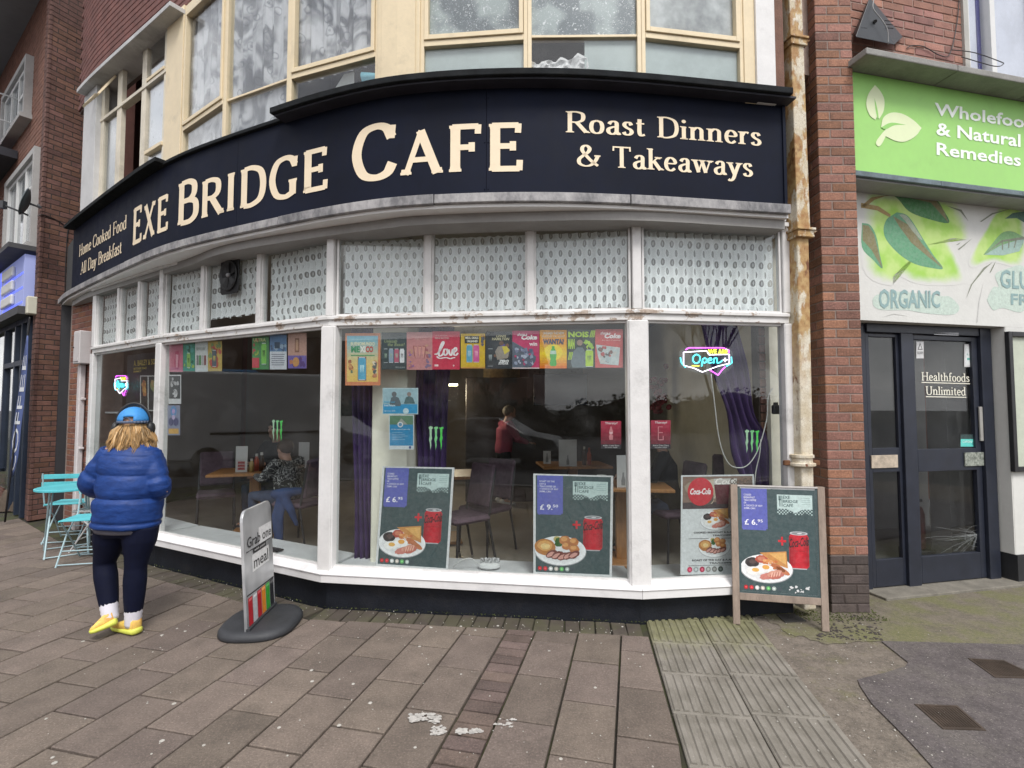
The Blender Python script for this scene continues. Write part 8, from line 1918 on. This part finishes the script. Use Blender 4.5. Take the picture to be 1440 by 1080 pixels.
# headphones
b = MB(); b.tube([cc+Rh@Vector((.112*cos(t), .0, -.035+.158*sin(t))) for t in [pi*(k/16) for k in range(17)]], [(.011, .006)]*17, 8); hp_ = b.build('headphones', blackp, WM, smooth=True)
for s_ in (-1, 1):
    b = MB(); b.ball(cc+Rh@Vector((s_*.112, .0, -.055)), (.026, .038, .046), 14, 10, Rh); b.build('ear_cup', blackp, hp_, smooth=True)
b = MB(); ph_ = at(147, 622, YW+.30); b.box(tuple(ph_), (.04, .01, .02)); 
# ================================================================== BISTRO SET
turq = M('turquoise_paint', (.10, .50, .56), .45, .12, 6, .05, dirt=.1); palet = M('pale_blue_metal', (.36, .50, .54), .4, .1, 6, .05)
def bistro_chair(m, fm, label):
    t = thing('bistro_chair', label, 'chair', (0, 0, 0), 'folding bistro chairs')
    for k in range(6): mb = MB(); mb.box((0, -.16+.064*k, .455), (.38, .05, .012), bev=.003); mb.build('seat_slat', m, t)
    for z in (.70, .79): mb = MB(); mb.box((0, -.205-.02*(z-.6)*2, z), (.40, .012, .055), bev=.003); mb.build('back_slat', m, t)
    for sx in (-1, 1):
        x = sx*.185; mb = MB(); mb.tube([(x, .20, 0), (x, .02, .30), (x, -.17, .47), (x, -.20, .62), (x, -.225, .83)], .0085, 6); mb.build('leg', fm, t)
        mb = MB(); mb.tube([(x*.93, -.22, 0), (x*.93, -.02, .24), (x*.93, .17, .45)], .0085, 6); mb.build('leg', fm, t)
        mb = MB(); mb.tube([(x, -.18, .445), (x, .18, .445)], .007, 6); mb.build('seat_rail', fm, t)
    for (y, z) in ((.185, .02), (-.21, .02), (.11, .14), (-.12, .12)): mb = MB(); mb.tube([(-.185, y, z), (.185, y, z)], .0065, 6); mb.build('stretcher', fm, t)
    return t
bc = bistro_chair(turq, palet, 'turquoise folding chair nearer the walker, seat towards us'); g1 = gr(112, 792); bc.location = (g1.x+.02, g1.y+.08, 0); bc.rotation_euler = (0, 0, radians(195)); 
g2 = gr(88, 762); b2 = copy_tree(bc, (g2.x-.02, g2.y+.12, 0), radians(15), 'turquoise folding chair behind the round turquoise table, backrest against the pier'); 
bt = thing('bistro_table', 'round turquoise folding table between the two turquoise chairs', 'table', (0, 0, 0)); tc_ = at(98, 685, 5.78)
mb = MB(); mb.lathe((0, 0, .70), [(.29, 0), (.30, .004), (.30, .022), (.29, .026)], 36); mb.build('tabletop', turq, bt)
for sx in (-1, 1):
    mb = MB(); mb.tube([(sx*.2, .24, 0), (sx*.16, -.16, .69)], .009, 6); mb.build('leg', palet, bt); mb = MB(); mb.tube([(sx*.18, -.24, 0), (sx*.14, .16, .69)], .009, 6); mb.build('leg', palet, bt)
for y in (.235, -.235): mb = MB(); mb.tube([(-.19, y, .015), (.19, y, .015)], .007, 6); mb.build('stretcher', palet, bt)
bt.location = (tc_.x, tc_.y, 0); bt.rotation_euler = (0, 0, radians(40))
bw_ = bistro_chair(M('white_chair_paint', (.62, .64, .64), .4, .05, 4, 0), M('white_chair_frame', (.55, .55, .55), .4, .05, 4, 0), 'white folding chair half hidden behind the walker by the window'); g3 = gr(140, 770); bw_.location = (g3.x+.0, g3.y, 0); bw_.rotation_euler = (0, 0, radians(100))

sheet('side_street', [(-24, -2.5), (-9.6, -2.5), (-9.6, 5.4), (-24, 9)], -.014, MC['road_asphalt'])
# ================================================================== ACROSS THE STREET (seen only mirrored in the glass)
def van(loc, rz, m, label, cat, L_=5.2, H=2.35, Wd=1.95):
    t = thing('parked_van', label, cat, (0, 0, 0)); t['group'] = 'vehicles parked across the pavement'
    mb = MB(); prof = [(-L_/2, .35), (-L_/2, H-.1), (-L_/2+.15, H), (L_/2-1.9, H), (L_/2-1.1, H-.75), (L_/2-.15, H-1.15), (L_/2, H-1.5), (L_/2, .35)]
    mb.prism([Vector((x, -Wd/2, z)) for x, z in prof], (0, Wd, 0)); mb.build('body', m, t, bev=.06)
    gl_ = M('van_window', (.03, .04, .045), .08, .1, 3, 0)
    for s in (-1, 1):
        mb = MB(); mb.prism([Vector((x, s*(Wd/2+.004), z)) for x, z in ((L_/2-2.1, 1.35), (L_/2-1.0, 1.35), (L_/2-1.45, H-.35), (L_/2-2.1, H-.35))], (0, s*.004, 0)); mb.build('side_window', gl_, t)
        mb = MB(); mb.box((-.5, s*(Wd/2+.006), 1.0), (2.6, .012, .05)); mb.build('side_trim', blackp, t)
        for x in (-L_/2+.95, L_/2-.95):
            R = Matrix.Rotation(pi/2, 3, 'X'); mb = MB(); mb.lathe((x, s*(Wd/2-.08), .34), [(.34, -.1), (.34, .1), (.2, .11), (.19, .09)], 20, R=R); mb.build('wheel', blackp, t)
    mb = MB(); mb.prism([Vector((L_/2-1.08, -Wd/2+.12, H-.75)), Vector((L_/2-1.08, Wd/2-.12, H-.75)), Vector((L_/2-1.82, Wd/2-.2, H-.06)), Vector((L_/2-1.82, -Wd/2+.2, H-.06))], (.012, 0, .012)); mb.build('windscreen', gl_, t)
    t.location = loc; t.rotation_euler = (0, 0, rz); return t
van((-12.2, 2.3, -.012), radians(-84), M('van_white', (.62, .63, .64), .3, .04, 2, 0), 'large white van parked on the side street, mirrored in the wide left window', 'van', 5.6, 2.5)
van((-17.5, 4.0, -.012), radians(-86), M('bus_blue', (.08, .22, .42), .35, .1, 2, 0), 'blue minibus parked beyond the white van', 'minibus', 7.0, 2.9, 2.2)
def car(loc, rz, m, label):
    t = thing('parked_car', label, 'car', (0, 0, 0)); t['group'] = 'vehicles parked across the pavement'; mb = MB()
    prof = [(-2.1, .3), (-2.15, .75), (-2.0, .95), (-1.55, 1.0), (-1.0, 1.42), (.35, 1.45), (1.1, 1.0), (1.9, .85), (2.1, .6), (2.1, .3)]
    mb.prism([Vector((x, -.85, z)) for x, z in prof], (0, 1.7, 0)); mb.build('body', m, t, bev=.05); gl_ = MC['van_window']
    for s in (-1, 1):
        mb = MB(); mb.prism([Vector((x, s*.853, z)) for x, z in ((-1.4, 1.0), (.95, 1.0), (.30, 1.38), (-.95, 1.36))], (0, s*.006, 0)); mb.build('side_window', gl_, t)
        for x in (-1.3, 1.3): mb = MB(); mb.lathe((x, s*.78, .31), [(.31, -.09), (.31, .09), (.18, .1)], 18, R=Matrix.Rotation(pi/2, 3, 'X')); mb.build('wheel', blackp, t)
    t.location = loc; t.rotation_euler = (0, 0, rz)
car((-3.2, -7.0, -.12), 0, M('car_dark', (.05, .055, .06), .25, .1, 2, 0), 'dark grey hatchback parked opposite the cafe'); car((-9.0, -7.4, -.12), 0, M('car_silver', (.35, .36, .37), .25, .05, 2, 0), 'silver hatchback parked behind the dark one')
bark = M('bark', (.06, .05, .04), .9, .3, 8, .4)
def bare_tree(seed, H):
    rd = random.Random(seed); mb = MB(); tw = MB()
    def grow(p, d, L_, r, dep):
        pts = [p]; q = p.copy(); dd = d.copy()
        for i in range(4): dd = (dd+Vector((rd.uniform(-.18, .18), rd.uniform(-.18, .18), rd.uniform(-.02, .16)))).normalized(); q = q+dd*L_/4; pts.append(q.copy())
        (mb if dep < 3 else tw).tube(pts, [r*(1-.45*i/4) for i in range(5)], 6 if dep < 2 else 3, cap=False)
        if dep < 6:
            for k in range(4 if dep < 2 else 3):
                b = pts[rd.choice((2, 3, 4))]; nd = (dd+Vector((rd.uniform(-1, 1), rd.uniform(-1, 1), rd.uniform(-.25, .7)))*.8).normalized(); grow(b, nd, L_*rd.uniform(.58, .78), r*.52, dep+1)
    grow(Vector((0, 0, 0)), Vector((0, 0, 1)), H*.30, .15, 0); return mb, tw
def put_tree(loc, seed, label, H=9.0):
    t = thing('bare_tree', label, 'tree', loc); t['group'] = 'bare street trees opposite'; mb, tw = bare_tree(seed, H)
    for m_, nm in ((mb, 'trunk'), (tw, 'crown')):
        m_.v = [v+Vector(loc) for v in m_.v]; m_.build(nm, bark, t)
put_tree((13.5, -11.5, -.1), 3, 'tall bare tree across the road, mirrored above the neon sign', 11); put_tree((-6.5, -17.5, -.1), 5, 'bare tree across the road, mirrored over the middle window', 8); put_tree((20, -14, -.1), 8, 'bare tree across the road, further right', 9)
hb = MB(); rd = random.Random(9)
for i in range(9000):
    x = rd.uniform(-45, 45); h = 2.4+1.2*noise.noise(Vector((x*.15, 0, 0)))+.6*noise.noise(Vector((x*.7, 3, 0))); z = h*rd.random()**.6; y = -22+rd.uniform(-1.2, 1.2); s_ = rd.uniform(.05, .14)
    a = Vector((rd.uniform(-1, 1), rd.uniform(-1, 1), rd.uniform(-1, 1))).normalized()*s_; c_ = Vector((rd.uniform(-1, 1), rd.uniform(-1, 1), rd.uniform(-1, 1))).normalized()*s_
    p = Vector((x, y, z)); hb.add([p-a, p+c_, p+a, p-c_], [(0, 1, 2, 3)])
hh = lambda x: 2.1+1.2*noise.noise(Vector((x*.15, 0, 0)))+.6*noise.noise(Vector((x*.7, 3, 0)))+.12*noise.noise(Vector((x*4, 1, 0)))
for i in range(360):
    x0 = -45+i*.25; x1 = x0+.25; hb.add([Vector((x0, -22.6, -.1)), Vector((x1, -22.6, -.1)), Vector((x1, -22.6+.3*noise.noise(Vector((x1, 5, 0))), hh(x1))), Vector((x0, -22.6+.3*noise.noise(Vector((x0, 5, 0))), hh(x0)))], [(0, 1, 2, 3)])
tag(hb.build('distant_shrubbery', M('winter_scrub', (.07, .065, .045), .95, .4, 2, 0)), 'winter scrub lining the far side of the road', kind='stuff')
def block(loc, sx_, sy_, H, m, label):
    t = thing('distant_building', label, 'building', (loc[0], loc[1], 0)); mb = MB(); mb.box((loc[0], loc[1], H/2), (sx_, sy_, H)); mb.build('wall', m, t); mb = MB(); mb.prism([Vector((loc[0]-sx_/2-.3, loc[1]+sy_/2+.3, H)), Vector((loc[0]-sx_/2-.3, loc[1]-sy_/2-.3, H)), Vector((loc[0]-sx_/2-.3, loc[1], H+2.2))], (sx_+.6, 0, 0)); mb.build('roof', M('slate_roof', (.07, .07, .08), .8, .2, 1, .1), t)
    for i in range(int(sx_/2.2)):
        for z in (1.6, 4.2):
            if z < H-1: mb = MB(); mb.box((loc[0]-sx_/2+1.3+i*2.2, loc[1]+sy_/2+.01, z), (1.0, .05, 1.3)); mb.build('window', MC['van_window'], t)
block((-16, -34), 18, 8, 5.6, M('far_brick', (.22, .12, .09), .9, .1, .5, 0), 'long brick terrace across the road to the left'); block((14, -38), 16, 9, 5.4, M('far_render', (.5, .48, .44), .9, .08, .5, 0), 'pale rendered terrace across the road to the right')
lp2 = thing('street_lamp', 'tall grey street lamp across the road', 'street lamp', (1.2, -16, -.1)); mb = MB(); mb.tube([(1.2, -16, -.1), (1.2, -16, 7), (1.2, -15.6, 7.6), (1.2, -14.6, 7.8)], [.09, .06, .05, .04], 8); mb.build('pole', steel, lp2, smooth=True); mb = MB(); mb.box((1.2, -14.4, 7.76), (.3, .7, .12), bev=.04); mb.build('lamp_head', steel, lp2)
block((-30, 3), 6, 30, 11, M('side_brick', (.10, .06, .05), .9, .1, .5, 0), 'tall brick block along the side street, mirrored behind the van')
